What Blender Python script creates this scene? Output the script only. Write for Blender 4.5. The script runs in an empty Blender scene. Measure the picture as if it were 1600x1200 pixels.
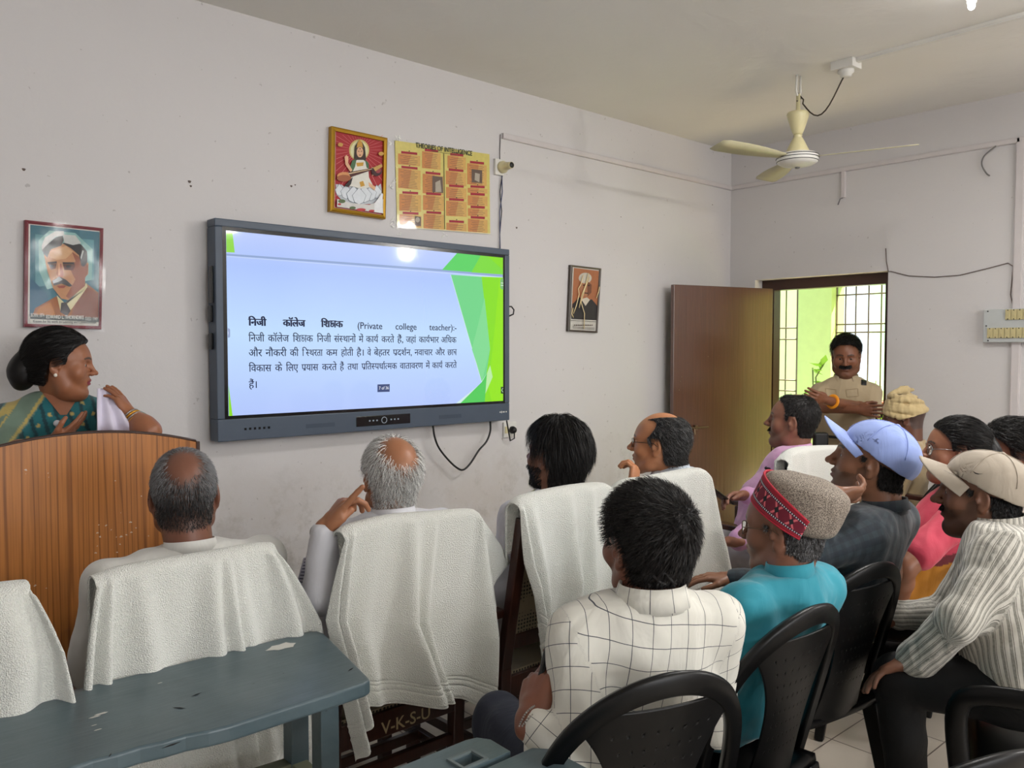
import bpy, math, random
import numpy as np
from mathutils import Vector, Matrix
from mathutils.bvhtree import BVHTree
random.seed(4)
RNG = np.random.default_rng(7)
SC = bpy.context.scene
COL = SC.collection
PI = math.pi

# ------------------------------------------------------------------ camera
F = 1290.0; PITCH = math.atan(54/1290); BEAR = math.radians(41.9); CAMZ = 1.5
cd = bpy.data.cameras.new('camera'); cam = bpy.data.objects.new('camera', cd); COL.objects.link(cam)
cd.sensor_fit = 'HORIZONTAL'; cd.sensor_width = 36.0; cd.lens = 36.0*F/1600.0
cd.clip_start = 0.05
cam.location = (0, 0, CAMZ); cam.rotation_euler = (PI/2-PITCH, 0, -BEAR)
SC.camera = cam
# ------------------------------------------------------------------ world, sun, exposure
SC.view_settings.view_transform = 'Standard'; SC.view_settings.look = 'None'
SC.view_settings.gamma = 1; SC.view_settings.exposure = 0.22
w = bpy.data.worlds.new('sky'); SC.world = w; w.use_nodes = True
bg = w.node_tree.nodes['Background']; bg.inputs[0].default_value = (0.80, 0.92, 1.0, 1); bg.inputs[1].default_value = 1.5
sd = bpy.data.lights.new('sun', 'SUN'); sd.energy = 34.0; sd.angle = 0.01; sd.color = (1, .87, .68)
so = bpy.data.objects.new('sun', sd); COL.objects.link(so); so.rotation_euler = Vector((-.5, .16, -.80)).to_track_quat('-Z', 'Y').to_euler()

def area(name, loc, rot, sx, sy, e, c=(1, .98, .95)):
    l = bpy.data.lights.new(name, 'AREA'); l.shape = 'RECTANGLE'; l.size = sx; l.size_y = sy; l.energy = e; l.color = c
    o = bpy.data.objects.new(name, l); COL.objects.link(o); o.location = loc; o.rotation_euler = rot
    return o
WALLX, WALLY, CEIL = 5.467, 3.6, 3.0
LX0, LY0 = -1.6, -4.2          # left wall, back wall
# tube lamps of the room: one on the ceiling ahead, one on the right wall; two unseen fill lights added at the back wall
area('lamp_ceiling', (4.05, 1.15, 2.93), (0, 0, math.radians(12)), .06, 1.2, 27)
area('lamp_right_wall', (5.36, -.75, 2.60), (0, math.radians(80), 0), .12, .12, 30)
area('lamp_ceiling_rear', (4.1, -2.6, 2.93), (0, 0, 0), .14, .14, 26)
area('fill_back_wall_one', (3.2, -4.12, 2.6), (math.radians(97), 0, 0), 1.2, .06, 34)
area('fill_back_wall_two', (0.3, -4.12, 2.6), (math.radians(97), 0, 0), 1.2, .06, 34)
# unseen daylight-coloured fill added at the windowless back wall
area('fill_back_wall_cool', (1.6, -4.1, 1.7), (math.radians(90), 0, 0), 2.6, 1.3, 60, (.93, .96, 1))

def at(u, v, d):
    x = (u-800)/F; y = (600-v)/F
    f = math.cos(PITCH)+y*math.sin(PITCH); up = (y*math.cos(PITCH)-math.sin(PITCH))/f; x /= f
    return Vector((d*(math.sin(BEAR)+x*math.cos(BEAR)), d*(math.cos(BEAR)-x*math.sin(BEAR)), CAMZ+up*d))
def on(u, v, ax, val):
    p = at(u, v, 1.0); o = (0, 0, CAMZ)
    return at(u, v, (val-o[ax])/(p[ax]-o[ax]))

# ------------------------------------------------------------------ object helpers
def tag(o, label=None, cat=None, group=None, kind=None):
    if label: o['label'] = label
    if cat: o['category'] = cat
    if group: o['group'] = group
    if kind: o['kind'] = kind
    return o
def empty(name, loc, label=None, cat=None, group=None, rz=0):
    o = bpy.data.objects.new(name, None); COL.objects.link(o); o.location = loc; o.rotation_euler = (0, 0, rz)
    o.empty_display_size = .05
    return tag(o, label, cat, group)
def mesh_np(name, V, Fq, mat, parent=None, smooth=True, midx=None, mats=None, rel=True):
    """V (n,3) world (made relative to the parent when rel), Fq list/array of faces"""
    V = np.asarray(V, dtype=np.float64)
    if parent is not None and rel:
        p = parent; off = Vector((0, 0, 0))
        while p is not None:
            off += p.location; p = p.parent
        V = V-np.array(off)
    me = bpy.data.meshes.new(name)
    if isinstance(Fq, np.ndarray):
        k = Fq.shape[1]; n = len(Fq)
        me.vertices.add(len(V)); me.vertices.foreach_set('co', V.astype(np.float32).ravel())
        me.loops.add(n*k); me.loops.foreach_set('vertex_index', Fq.astype(np.int32).ravel())
        me.polygons.add(n); me.polygons.foreach_set('loop_start', np.arange(0, n*k, k, dtype=np.int32))
        me.update(calc_edges=True)
    else:
        me.from_pydata([tuple(v) for v in V], [], Fq); me.update()
    for m in (mats if mats else [mat]): me.materials.append(m)
    if midx is not None: me.polygons.foreach_set('material_index', np.asarray(midx, dtype=np.int32))
    if smooth: me.polygons.foreach_set('use_smooth', np.ones(len(me.polygons), dtype=bool))
    me.validate()
    o = bpy.data.objects.new(name, me); COL.objects.link(o)
    if parent is not None: o.parent = parent
    return o
class MB:
    def __init__(s): s.v = []; s.f = []; s.m = []
    def add(s, V, Fc, m=0):
        b = len(s.v); s.v += [tuple(x) for x in V]; s.f += [tuple(i+b for i in f) for f in Fc]; s.m += [m]*len(Fc)
        return s
    def box(s, lo, hi, m=0, R=None, o=None, bev=0.0):
        x0, y0, z0 = lo; x1, y1, z1 = hi
        V = [Vector(p) for p in ((x0,y0,z0),(x1,y0,z0),(x1,y1,z0),(x0,y1,z0),(x0,y0,z1),(x1,y0,z1),(x1,y1,z1),(x0,y1,z1))]
        if R is not None: V = [R @ p for p in V]
        if o is not None: V = [p+Vector(o) for p in V]
        return s.add(V, [(3,2,1,0),(4,5,6,7),(0,1,5,4),(1,2,6,5),(2,3,7,6),(3,0,4,7)], m)
    def bar(s, a, b, w, h=None, up=(0,0,1), m=0, w2=None, h2=None):
        """rectangular bar from a to b, w wide, h tall; may taper"""
        a = Vector(a); b = Vector(b); h = h or w; d = (b-a).normalized(); up = Vector(up)
        sd_ = d.cross(up)
        if sd_.length < 1e-4: sd_ = d.cross(Vector((0, 1, 0)))
        sd_.normalize(); u = sd_.cross(d).normalized()
        w2 = w2 or w; h2 = h2 or h
        V = []
        for p, ww, hh in ((a, w, h), (b, w2, h2)):
            for i, j in ((-1,-1),(1,-1),(1,1),(-1,1)): V.append(p+sd_*(i*ww/2)+u*(j*hh/2))
        return s.add(V, [(3,2,1,0),(4,5,6,7),(0,1,5,4),(1,2,6,5),(2,3,7,6),(3,0,4,7)], m)
    def tube(s, pts, r, n=10, m=0, cap=True, flat=1.0, up=None):
        pts = [Vector(p) for p in pts]; N = len(pts)
        rs = r if isinstance(r, (list, tuple)) else [r]*N
        V = []; ref = Vector(up) if up else Vector((0.13, 0.21, 1)).normalized()
        for i, p in enumerate(pts):
            d = (pts[min(i+1, N-1)]-pts[max(i-1, 0)]).normalized()
            a = d.cross(ref)
            if a.length < 1e-3: a = d.cross(Vector((1, 0, 0)))
            a.normalize(); b = a.cross(d)
            if not up: ref = b
            for k in range(n):
                t = 2*PI*k/n; V.append(p+a*(math.cos(t)*rs[i])+b*(math.sin(t)*rs[i]*flat))
        Fc = [(i*n+k, i*n+(k+1)%n, (i+1)*n+(k+1)%n, (i+1)*n+k) for i in range(N-1) for k in range(n)]
        if cap: Fc += [tuple(range(n-1, -1, -1)), tuple((N-1)*n+k for k in range(n))]
        return s.add(V, Fc, m)
    def lathe(s, prof, o=(0,0,0), n=32, m=0, R=None):
        V = []
        for r, z in prof:
            for k in range(n):
                t = 2*PI*k/n; p = Vector((r*math.cos(t), r*math.sin(t), z))
                if R is not None: p = R @ p
                V.append(p+Vector(o))
        N = len(prof)
        Fc = [(i*n+k, i*n+(k+1)%n, (i+1)*n+(k+1)%n, (i+1)*n+k) for i in range(N-1) for k in range(n)]
        Fc += [tuple(range(n-1, -1, -1)), tuple((N-1)*n+k for k in range(n))]
        return s.add(V, Fc, m)
    def pieces(s, name, mat, parent=None, smooth=False, bevel=0, solid=0, first=None):
        """each touching piece becomes an object of its own"""
        n = len(s.v); lab = list(range(n))
        def fd(i):
            while lab[i] != i: lab[i] = lab[lab[i]]; i = lab[i]
            return i
        for f in s.f:
            for j in f[1:]: lab[fd(j)] = fd(f[0])
        grp = {}
        for f, m in zip(s.f, s.m): grp.setdefault(fd(f[0]), []).append(f)
        out = []
        for k, fs in grp.items():
            idx = sorted({i for f in fs for i in f}); mp = {i: q for q, i in enumerate(idx)}
            b = MB(); b.add([s.v[i] for i in idx], [tuple(mp[i] for i in f) for f in fs]); out.append(b.build(name, mat, parent, smooth, bevel, solid=solid))
        return out
    def build(s, name, mat, parent=None, smooth=False, bevel=0, mats=None, rel=True, solid=0):
        o = mesh_np(name, np.array(s.v), s.f, mat, parent, smooth, s.m if mats else None, mats, rel)
        if solid:
            md = o.modifiers.new('solid', 'SOLIDIFY'); md.thickness = solid; md.offset = 0
        if bevel:
            md = o.modifiers.new('bevel', 'BEVEL'); md.width = bevel; md.segments = 2; md.limit_method = 'ANGLE'
        return o

# ------------------------------------------------------------------ materials
def sr(r, g, b):
    f = lambda c: (c/255/12.92) if c/255 <= .04045 else ((c/255+.055)/1.055)**2.4
    return (f(r), f(g), f(b))
MATS = {}
class NT:
    def __init__(s, name):
        s.m = bpy.data.materials.new(name); s.m.use_nodes = True; s.t = s.m.node_tree; s.b = s.t.nodes['Principled BSDF']
        s.out = s.t.nodes['Material Output']
    def n(s, typ, **kw):
        x = s.t.nodes.new(typ)
        for k, v in kw.items():
            if k in ('operation', 'blend_type', 'data_type', 'attribute_name', 'feature', 'wave_type', 'bands_direction', 'noise_dimensions', 'distance', 'interpolation_type'): setattr(x, k, v)
            else: x.inputs[k].default_value = v
        return x
    def l(s, a, b): s.t.links.new(a, b)
    def ramp(s, fac, stops):
        r = s.t.nodes.new('ShaderNodeValToRGB'); e = r.color_ramp.elements
        while len(e) < len(stops): e.new(.5)
        for i, (p, c) in enumerate(stops):
            e[i].position = p; e[i].color = (*c, 1) if len(c) == 3 else c
        s.l(fac, r.inputs[0]); return r.outputs[0]
    def mix(s, fac, a, b, typ='MIX'):
        x = s.t.nodes.new('ShaderNodeMix'); x.data_type = 'RGBA'; x.blend_type = typ
        for i, q in ((0, fac), (6, a), (7, b)):
            if isinstance(q, (int, float)): x.inputs[i].default_value = q
            elif isinstance(q, tuple): x.inputs[i].default_value = (*q[:3], 1)
            else: s.l(q, x.inputs[i])
        return x.outputs[2]
    def math(s, op, a, b=None, c=None):
        x = s.t.nodes.new('ShaderNodeMath'); x.operation = op
        for i, q in enumerate((a, b, c)):
            if q is None: continue
            if isinstance(q, (int, float)): x.inputs[i].default_value = q
            else: s.l(q, x.inputs[i])
        return x.outputs[0]
    def coord(s, kind='Object', scale=None, rot=None):
        t = s.t.nodes.new('ShaderNodeTexCoord'); o = t.outputs[kind]
        if scale or rot:
            mp = s.t.nodes.new('ShaderNodeMapping'); s.l(o, mp.inputs[0])
            if scale: mp.inputs['Scale'].default_value = scale
            if rot: mp.inputs['Rotation'].default_value = rot
            o = mp.outputs[0]
        return o
    def attr(s, name, out='Color'):
        a = s.t.nodes.new('ShaderNodeAttribute'); a.attribute_name = name; return a.outputs[out]
    def noise(s, vec, scale, detail=4, rough=.55, dist=0):
        x = s.n('ShaderNodeTexNoise', Scale=scale, Detail=detail, Roughness=rough, Distortion=dist)
        if vec is not None: s.l(vec, x.inputs[0])
        return x.outputs[0]
    def bump(s, h, strength, dist=.002, prev=None):
        x = s.n('ShaderNodeBump', Strength=strength, Distance=dist); s.l(h, x.inputs['Height'])
        if prev is not None: s.l(prev, x.inputs['Normal'])
        s.l(x.outputs[0], s.b.inputs['Normal']); return x.outputs[0]
    def col(s, c):
        if isinstance(c, tuple): s.b.inputs['Base Color'].default_value = (*c[:3], 1)
        else: s.l(c, s.b.inputs['Base Color'])
        return s
    def rough(s, r):
        if isinstance(r, (int, float)): s.b.inputs['Roughness'].default_value = r
        else: s.l(r, s.b.inputs['Roughness'])
        return s
    def set(s, **kw):
        for k, v in kw.items(): s.b.inputs[k.replace('_', ' ')].default_value = v
        return s
def plain(name, c, rough=.5, metal=0, var=.08, bump=0, bscale=200):
    if name in MATS: return MATS[name]
    t = NT(name); co = t.coord()
    n = t.noise(co, 14, 4)
    t.col(t.mix(n, tuple(x*(1-var) for x in c), tuple(min(1, x*(1+var)) for x in c)))
    t.rough(rough).set(Metallic=metal)
    if bump: t.bump(t.noise(co, bscale, 3), bump, .001)
    MATS[name] = t.m; return t.m
def emit(name, c, s=1.0, base=(0.02,)*3, rough=.25):
    if name in MATS: return MATS[name]
    t = NT(name); t.col(base).rough(rough); t.set(Emission_Color=(*c, 1), Emission_Strength=s)
    MATS[name] = t.m; return t.m
_fl = {}
def flat(c, rough=.6):
    """printed ink colour"""
    k = tuple(int(x) for x in c)+(rough,)
    if k not in _fl:
        t = NT('ink'); n = t.noise(t.coord(), 60, 3); a = sr(*c[:3])
        t.col(t.mix(n, tuple(x*.88 for x in a), tuple(min(1, x*1.1) for x in a))).rough(rough); _fl[k] = t.m
    return _fl[k]

# wall paint
t = NT('wall_paint'); co = t.coord('Object')
base = t.mix(t.noise(co, 1.3, 5), sr(206, 203, 203), sr(212, 209, 209))
sep = t.t.nodes.new('ShaderNodeSeparateXYZ'); t.l(co, sep.inputs[0])
low = t.math('MULTIPLY', t.math('SUBTRACT', 1.05, sep.outputs[2]), 1.6); low = t.math('MINIMUM', t.math('MAXIMUM', low, 0), 1)
st1 = t.ramp(t.noise(co, 2.6, 8, .7), [(.46, (0,0,0)), (.62, (1,1,1))])
st2 = t.ramp(t.noise(co, 9, 9, .75), [(.52, (0,0,0)), (.66, (1,1,1))])
g1 = t.math('MULTIPLY', t.math('MULTIPLY', st1, low), .34)
g2 = t.math('MULTIPLY', t.math('MULTIPLY', st2, low), .45)
c = t.mix(g1, base, sr(176, 160, 140)); c = t.mix(g2, c, sr(140, 133, 120))
sp = t.ramp(t.noise(co, 34, 2), [(.735, (0,0,0)), (.75, (1,1,1))])
c = t.mix(t.math('MULTIPLY', sp, .35), c, sr(120, 110, 105))
t.col(c).rough(.62); b1 = t.bump(t.noise(co, 5, 6), .5, .010); t.bump(t.noise(co, 120, 3), .12, .002, b1)
M_WALL = t.m
t = NT('ceiling_paint'); co = t.coord('Object')
t.col(t.mix(t.noise(co, .9, 5), sr(226, 224, 219), sr(234, 232, 227))).rough(.8)
b1 = t.bump(t.noise(co, 2.2, 6, .5, .4), .8, .022); t.bump(t.noise(co, 60, 3), .1, .002, b1)
M_CEIL = t.m
t = NT('floor_tiles'); co = t.coord('Object')
br = t.n('ShaderNodeTexBrick', Scale=1.0); br.offset = 0.0; t.l(co, br.inputs[0])
br.inputs['Brick Width'].default_value = .30; br.inputs['Row Height'].default_value = .30; br.inputs['Mortar Size'].default_value = .0028
br.inputs['Color1'].default_value = (*sr(208, 198, 184), 1); br.inputs['Color2'].default_value = (*sr(200, 190, 176), 1); br.inputs['Mortar'].default_value = (*sr(96, 84, 78), 1)
t.col(t.mix(t.math('MULTIPLY', t.noise(co, 4, 8), .35), br.outputs[0], sr(150, 138, 126))).rough(.28)
t.bump(br.outputs[1], -.3, .002); M_FLOOR = t.m

def wood(name, c1, c2, scale=(14, 14, 1.1), rough=.35, coat=.0, line=.5, dark=None):
    t = NT(name); co = t.coord('Object', scale)
    n = t.noise(co, 3.0, 6, .6, 1.2)
    c = t.mix(n, c1, c2)
    w_ = t.n('ShaderNodeTexWave', Scale=.55, Distortion=22.0, Detail=3.0); w_.inputs['Detail Scale'].default_value = .6; w_.bands_direction = 'X'
    t.l(co, w_.inputs[0])
    ln = t.ramp(w_.outputs[0], [(.0, (1,1,1)), (.14, (0,0,0))])
    fine = t.ramp(t.noise(t.coord('Object', (90, 90, 2)), 2, 3), [(.35, (1,1,1)), (.6, (0,0,0))])
    c = t.mix(t.math('MULTIPLY', ln, line), c, dark or tuple(x*.42 for x in c1))
    c = t.mix(t.math('MULTIPLY', fine, .28), c, dark or tuple(x*.5 for x in c1))
    t.col(c).rough(rough).set(Coat_Weight=coat, Coat_Roughness=.2); t.bump(fine, .05, .001)
    return t.m
M_PODIUM = wood('podium_laminate', sr(192, 126, 64), sr(172, 108, 50), scale=(26, 26, .75), rough=.34, dark=sr(98, 54, 22), line=.6)
M_DOOR = wood('door_wood', sr(84, 56, 34), sr(66, 42, 25), scale=(20, 20, .8), rough=.3, coat=.5, line=.3)
M_CHAIR = wood('chair_wood', sr(70, 34, 22), sr(52, 24, 16), rough=.3, coat=.3, line=.3)
M_EDGE = plain('dark_edge', sr(58, 34, 22), .4)

# towels
t = NT('terry_towel'); co = t.coord('Object')
t.col(t.mix(t.noise(co, 5, 3), sr(246, 247, 238), sr(251, 252, 245))).rough(.95).set(Sheen_Weight=.5, Sheen_Roughness=.5)
vo = t.n('ShaderNodeTexVoronoi', Scale=330.0); t.l(co, vo.inputs[0])
hs_ = t.math('MULTIPLY', t.math('ADD', vo.outputs[0], t.noise(co, 260, 5, .7)), t.math('SUBTRACT', 1, t.attr('hem', 'Fac')))
t.bump(hs_, .85, .005); M_TOWEL = t.m

def cloth(name, c, rough=.85, weave=500, bump=.15, sheen=.2, pattern=None, fold=.25):
    """plain cloth; pattern = function(t, colour) -> colour"""
    t = NT(name); co = t.coord('Object')
    cc = t.mix(t.noise(co, 8, 4), tuple(x*.93 for x in c), tuple(min(1, x*1.04) for x in c))
    if pattern: cc = pattern(t, cc)
    t.col(cc).rough(rough).set(Sheen_Weight=sheen)
    b = t.bump(t.noise(t.coord('Object', (1, 1, .45)), 13, 3, .5, 1.0), fold, .018)
    t.bump(t.noise(co, weave, 2), bump, .0008, b)
    return t.m
def puv(t):
    a = t.attr('puv', 'Vector'); s = t.t.nodes.new('ShaderNodeSeparateXYZ'); t.l(a, s.inputs[0]); return s.outputs
def line(t, x, period, width, off=0):
    """1 on thin lines of the given period"""
    f = t.math('FRACT', t.math('DIVIDE', t.math('ADD', x, 50+off), period))
    return t.math('LESS_THAN', f, width/period)
def colcloth(name, rough=.7, sheen=.2, bump=.15, fold=.25):
    t = NT(name); co = t.coord('Object')
    t.col(t.mix(.12, t.attr('Col'), t.noise(co, 30, 4), 'OVERLAY')).rough(rough).set(Sheen_Weight=sheen)
    b = t.bump(t.noise(t.coord('Object', (1, 1, .45)), 14, 3, .5, 1), fold, .015)
    t.bump(t.noise(co, 400, 2), bump, .001, b)
    return t.m
_sk = {}
def skin_mat(c, lip=(110, 60, 55), stubble=(60, 48, 42), shine=.42):
    k = (c, lip, stubble)
    if k in _sk: return _sk[k]
    t = NT('skin'); co = t.coord('Object'); a = sr(*c)
    cc = t.mix(t.noise(co, 16, 5), tuple(x*.84 for x in a), tuple(x*1.1 for x in a))
    cc = t.mix(t.math('MULTIPLY', t.noise(co, 140, 3), .25), cc, tuple(x*.7 for x in a))
    cc = t.mix(t.math('MULTIPLY', t.attr('stub', 'Fac'), .8), cc, sr(*stubble))
    cc = t.mix(t.attr('lip', 'Fac'), cc, sr(*lip))
    cc = t.mix(t.attr('brow', 'Fac'), cc, (.012, .01, .009))
    cc = t.mix(t.attr('scalp', 'Fac'), cc, t.attr('hcol'))
    t.col(cc).rough(shine).set(Subsurface_Weight=.06, Subsurface_Scale=.01, Specular_IOR_Level=.45)
    t.b.inputs['Subsurface Radius'].default_value = (1, .35, .2)
    t.bump(t.noise(co, 260, 3), .12, .0008)
    _sk[k] = t.m; return t.m
def hair_mats(cs, rough=.55):
    out = []
    for c in cs:
        k = ('hair', c)
        if k not in MATS:
            t = NT('hair'); t.col(sr(*c)).rough(max(rough, .45)).set(Specular_IOR_Level=.28)
            MATS[k] = t.m
        out.append(MATS[k])
    return out
M_WHITEP = plain('white_plastic', sr(222, 220, 214), .4)
M_CREAM = plain('cream_enamel', sr(214, 204, 160), .3)
M_BLACKP = plain('black_plastic', sr(6, 6, 7), .38, bump=.05, bscale=300)
M_BLACKP.node_tree.nodes['Principled BSDF'].inputs['Specular IOR Level'].default_value = .3
M_BLACK = plain('black_rubber', sr(14, 14, 16), .45)
M_STEEL = plain('steel', sr(150, 150, 150), .3, 1)
M_GOLD = plain('gold', sr(212, 160, 60), .3, 1)
M_WHITE = plain('white_paint', sr(236, 236, 232), .5)
M_GLASS = NT('lens_glass'); M_GLASS.set(Transmission_Weight=1.0, Roughness=.02, IOR=1.1); M_GLASS = M_GLASS.m
# ------------------------------------------------------------------ signed-distance fields -> surface nets
class Field:
    def __init__(s, lo, hi, h):
        s.lo = np.array(lo, float); s.h = h; s.n = np.maximum(4, np.ceil((np.array(hi, float)-s.lo)/h).astype(int)+1)
        s.d = np.full(tuple(s.n), .06, dtype=np.float32)
        s.ax = [(s.lo[i]+h*np.arange(s.n[i])).astype(np.float32) for i in range(3)]
    def blk(s, lo, hi):
        sl = []
        for i in range(3):
            a = int(max(0, math.floor((lo[i]-s.lo[i])/s.h))); b = int(min(s.n[i], math.ceil((hi[i]-s.lo[i])/s.h)+1))
            if b <= a: return None
            sl.append(slice(a, b))
        return tuple(sl)
    def apply(s, lo, hi, fn, k, op='u'):
        pad = k+2.5*s.h
        sl = s.blk(np.array(lo)-pad, np.array(hi)+pad)
        if sl is None: return
        X = s.ax[0][sl[0]][:, None, None]; Y = s.ax[1][sl[1]][None, :, None]; Z = s.ax[2][sl[2]][None, None, :]
        dn = fn(X, Y, Z).astype(np.float32); d = s.d[sl]
        if op == 'u':
            if k > 0:
                hh = np.clip(.5+.5*(d-dn)/k, 0, 1); s.d[sl] = d+(dn-d)*hh-k*hh*(1-hh)
            else: s.d[sl] = np.minimum(d, dn)
        else:
            dn = -dn
            if k > 0:
                hh = np.clip(.5-.5*(d-dn)/k, 0, 1); s.d[sl] = d+(dn-d)*hh+k*hh*(1-hh)
            else: s.d[sl] = np.maximum(d, dn)
    def ell(s, c, r, R=None, k=.01, op='u'):
        c = np.array(c, float); r = np.array(r, float); m = r.max() if R is not None else r
        def fn(X, Y, Z):
            x, y, z = X-c[0], Y-c[1], Z-c[2]
            if R is not None:
                x, y, z = (R[0][0]*x+R[0][1]*y+R[0][2]*z, R[1][0]*x+R[1][1]*y+R[1][2]*z, R[2][0]*x+R[2][1]*y+R[2][2]*z)
            k0 = np.sqrt((x/r[0])**2+(y/r[1])**2+(z/r[2])**2); k1 = np.sqrt((x/r[0]**2)**2+(y/r[1]**2)**2+(z/r[2]**2)**2)+1e-9
            return k0*(k0-1)/k1
        s.apply(c-m, c+m, fn, k, op); return s
    def con(s, a, b, ra, rb, k=.01, op='u'):
        a = np.array(a, float); b = np.array(b, float); ab = b-a; L = float(ab@ab)+1e-12; m = max(ra, rb)
        def fn(X, Y, Z):
            x, y, z = X-a[0], Y-a[1], Z-a[2]
            t = np.clip((x*ab[0]+y*ab[1]+z*ab[2])/L, 0, 1)
            return np.sqrt((x-t*ab[0])**2+(y-t*ab[1])**2+(z-t*ab[2])**2)-(ra+(rb-ra)*t)
        s.apply(np.minimum(a, b)-m, np.maximum(a, b)+m, fn, k, op); return s
    def chain(s, pts, rs, k=.01):
        for i in range(len(pts)-1): s.con(pts[i], pts[i+1], rs[i], rs[i+1], k)
        return s
    def half(s, p, n, k=.004):
        """remove everything on the side the normal n points to"""
        p = np.array(p, float); n = np.array(n, float); n /= np.linalg.norm(n)
        dn = ((s.ax[0][:, None, None]-p[0])*n[0]+(s.ax[1][None, :, None]-p[1])*n[1]+(s.ax[2][None, None, :]-p[2])*n[2]).astype(np.float32)
        hh = np.clip(.5-.5*(s.d-dn)/k, 0, 1); s.d = s.d+(dn-s.d)*hh+k*hh*(1-hh); return s
    def wrinkle(s, amp, fr, seed=0, axis=None):
        X = s.ax[0][:, None, None]; Y = s.ax[1][None, :, None]; Z = s.ax[2][None, None, :]
        r = np.random.default_rng(seed); n = 0
        for j in range(4):
            a = r.normal(size=3); a /= np.linalg.norm(a); b = r.normal(size=3); b /= np.linalg.norm(b); ph = r.uniform(0, 6.3, 2); f = fr*(1+.5*j)
            a[2] *= .45
            n = n+np.sin((X*a[0]+Y*a[1]+Z*a[2])*f+1.7*np.sin((X*b[0]+Y*b[1]+Z*b[2])*f*.6+ph[0])+ph[1])/(1+.4*j)
        s.d = s.d+(amp*.5*n).astype(np.float32)*(np.abs(s.d) < .055); return s
    def mesh(s):
        f = s.d; nx, ny, nz = f.shape; ins = f < 0
        cs = [(i, j, k) for i in (0, 1) for j in (0, 1) for k in (0, 1)]
        cnt = np.zeros((nx-1, ny-1, nz-1), dtype=np.int8)
        for i, j, k in cs: cnt += ins[i:nx-1+i, j:ny-1+j, k:nz-1+k]
        act = (cnt > 0) & (cnt < 8); I = np.argwhere(act)
        idx = -np.ones(act.shape, dtype=np.int32); idx[act] = np.arange(len(I))
        cv = {c: f[I[:, 0]+c[0], I[:, 1]+c[1], I[:, 2]+c[2]] for c in cs}
        P = np.zeros((len(I), 3)); n = np.zeros(len(I))
        for c in cs:
            for ax in range(3):
                if c[ax]: continue
                e = list(c); e[ax] = 1; e = tuple(e); a, b = cv[c], cv[e]
                m = (a < 0) != (b < 0); t = np.where(m, a/np.where(m, a-b, 1), 0)
                p = np.tile(np.array(c, float), (len(I), 1)); p[:, ax] = t
                P += p*m[:, None]; n += m
        V = s.lo+s.h*(I+P/n[:, None])
        Q = []
        for ax in range(3):
            u, v = (ax+1) % 3, (ax+2) % 3
            sl0 = [slice(1, f.shape[q]-1) for q in range(3)]; sl1 = list(sl0); sl0[ax] = slice(0, f.shape[ax]-1); sl1[ax] = slice(1, f.shape[ax])
            a = ins[tuple(sl0)]; b = ins[tuple(sl1)]
            E = np.argwhere(a != b); o = np.array([1, 1, 1]); o[ax] = 0; sgn = a[tuple(E.T)]; E = E+o
            du = np.zeros(3, int); du[u] = 1; dv = np.zeros(3, int); dv[v] = 1
            q = np.stack([idx[tuple((E-du-dv).T)], idx[tuple((E-dv).T)], idx[tuple(E.T)], idx[tuple((E-du).T)]], 1)
            q[~sgn] = q[~sgn][:, ::-1]; Q.append(q)
        Q = np.concatenate(Q); Q = Q[(Q >= 0).all(1)]
        for _ in range(1):                                        # one light smoothing pass
            A = np.zeros_like(V); c_ = np.zeros(len(V))
            for i in range(4):
                np.add.at(A, Q[:, i], V[Q[:, (i+1) % 4]]); np.add.at(c_, Q[:, i], 1)
            c_[c_ == 0] = 1; V = V*.5+.5*A/c_[:, None]
        return V, Q
def vnormals(V, Q):
    n = np.cross(V[Q[:, 2]]-V[Q[:, 0]], V[Q[:, 3]]-V[Q[:, 1]]); N = np.zeros_like(V)
    for i in range(4): np.add.at(N, Q[:, i], n)
    return N/(np.linalg.norm(N, axis=1)[:, None]+1e-12)
def joinm(parts):
    V = []; Q = []; b = 0
    for v, q in parts: V.append(v); Q.append(q+b); b += len(v)
    return np.concatenate(V), np.concatenate(Q)
def nrm(v): v = np.array(v, float); return v/(np.linalg.norm(v)+1e-12)
def setattr_f(o, name, arr):
    a = o.data.attributes.new(name, 'FLOAT', 'POINT'); a.data.foreach_set('value', np.asarray(arr, dtype=np.float32))
def setattr_c(o, name, arr):
    a = o.data.attributes.new(name, 'FLOAT_COLOR', 'POINT'); arr = np.asarray(arr, dtype=np.float32)
    if arr.ndim == 1: arr = np.tile(arr, (len(o.data.vertices), 1))
    a.data.foreach_set('color', np.concatenate([arr[:, :3], np.ones((len(arr), 1), dtype=np.float32)], 1).ravel())
def setattr_v(o, name, arr):
    a = o.data.attributes.new(name, 'FLOAT_VECTOR', 'POINT'); a.data.foreach_set('vector', np.asarray(arr, dtype=np.float32).ravel())

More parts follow.
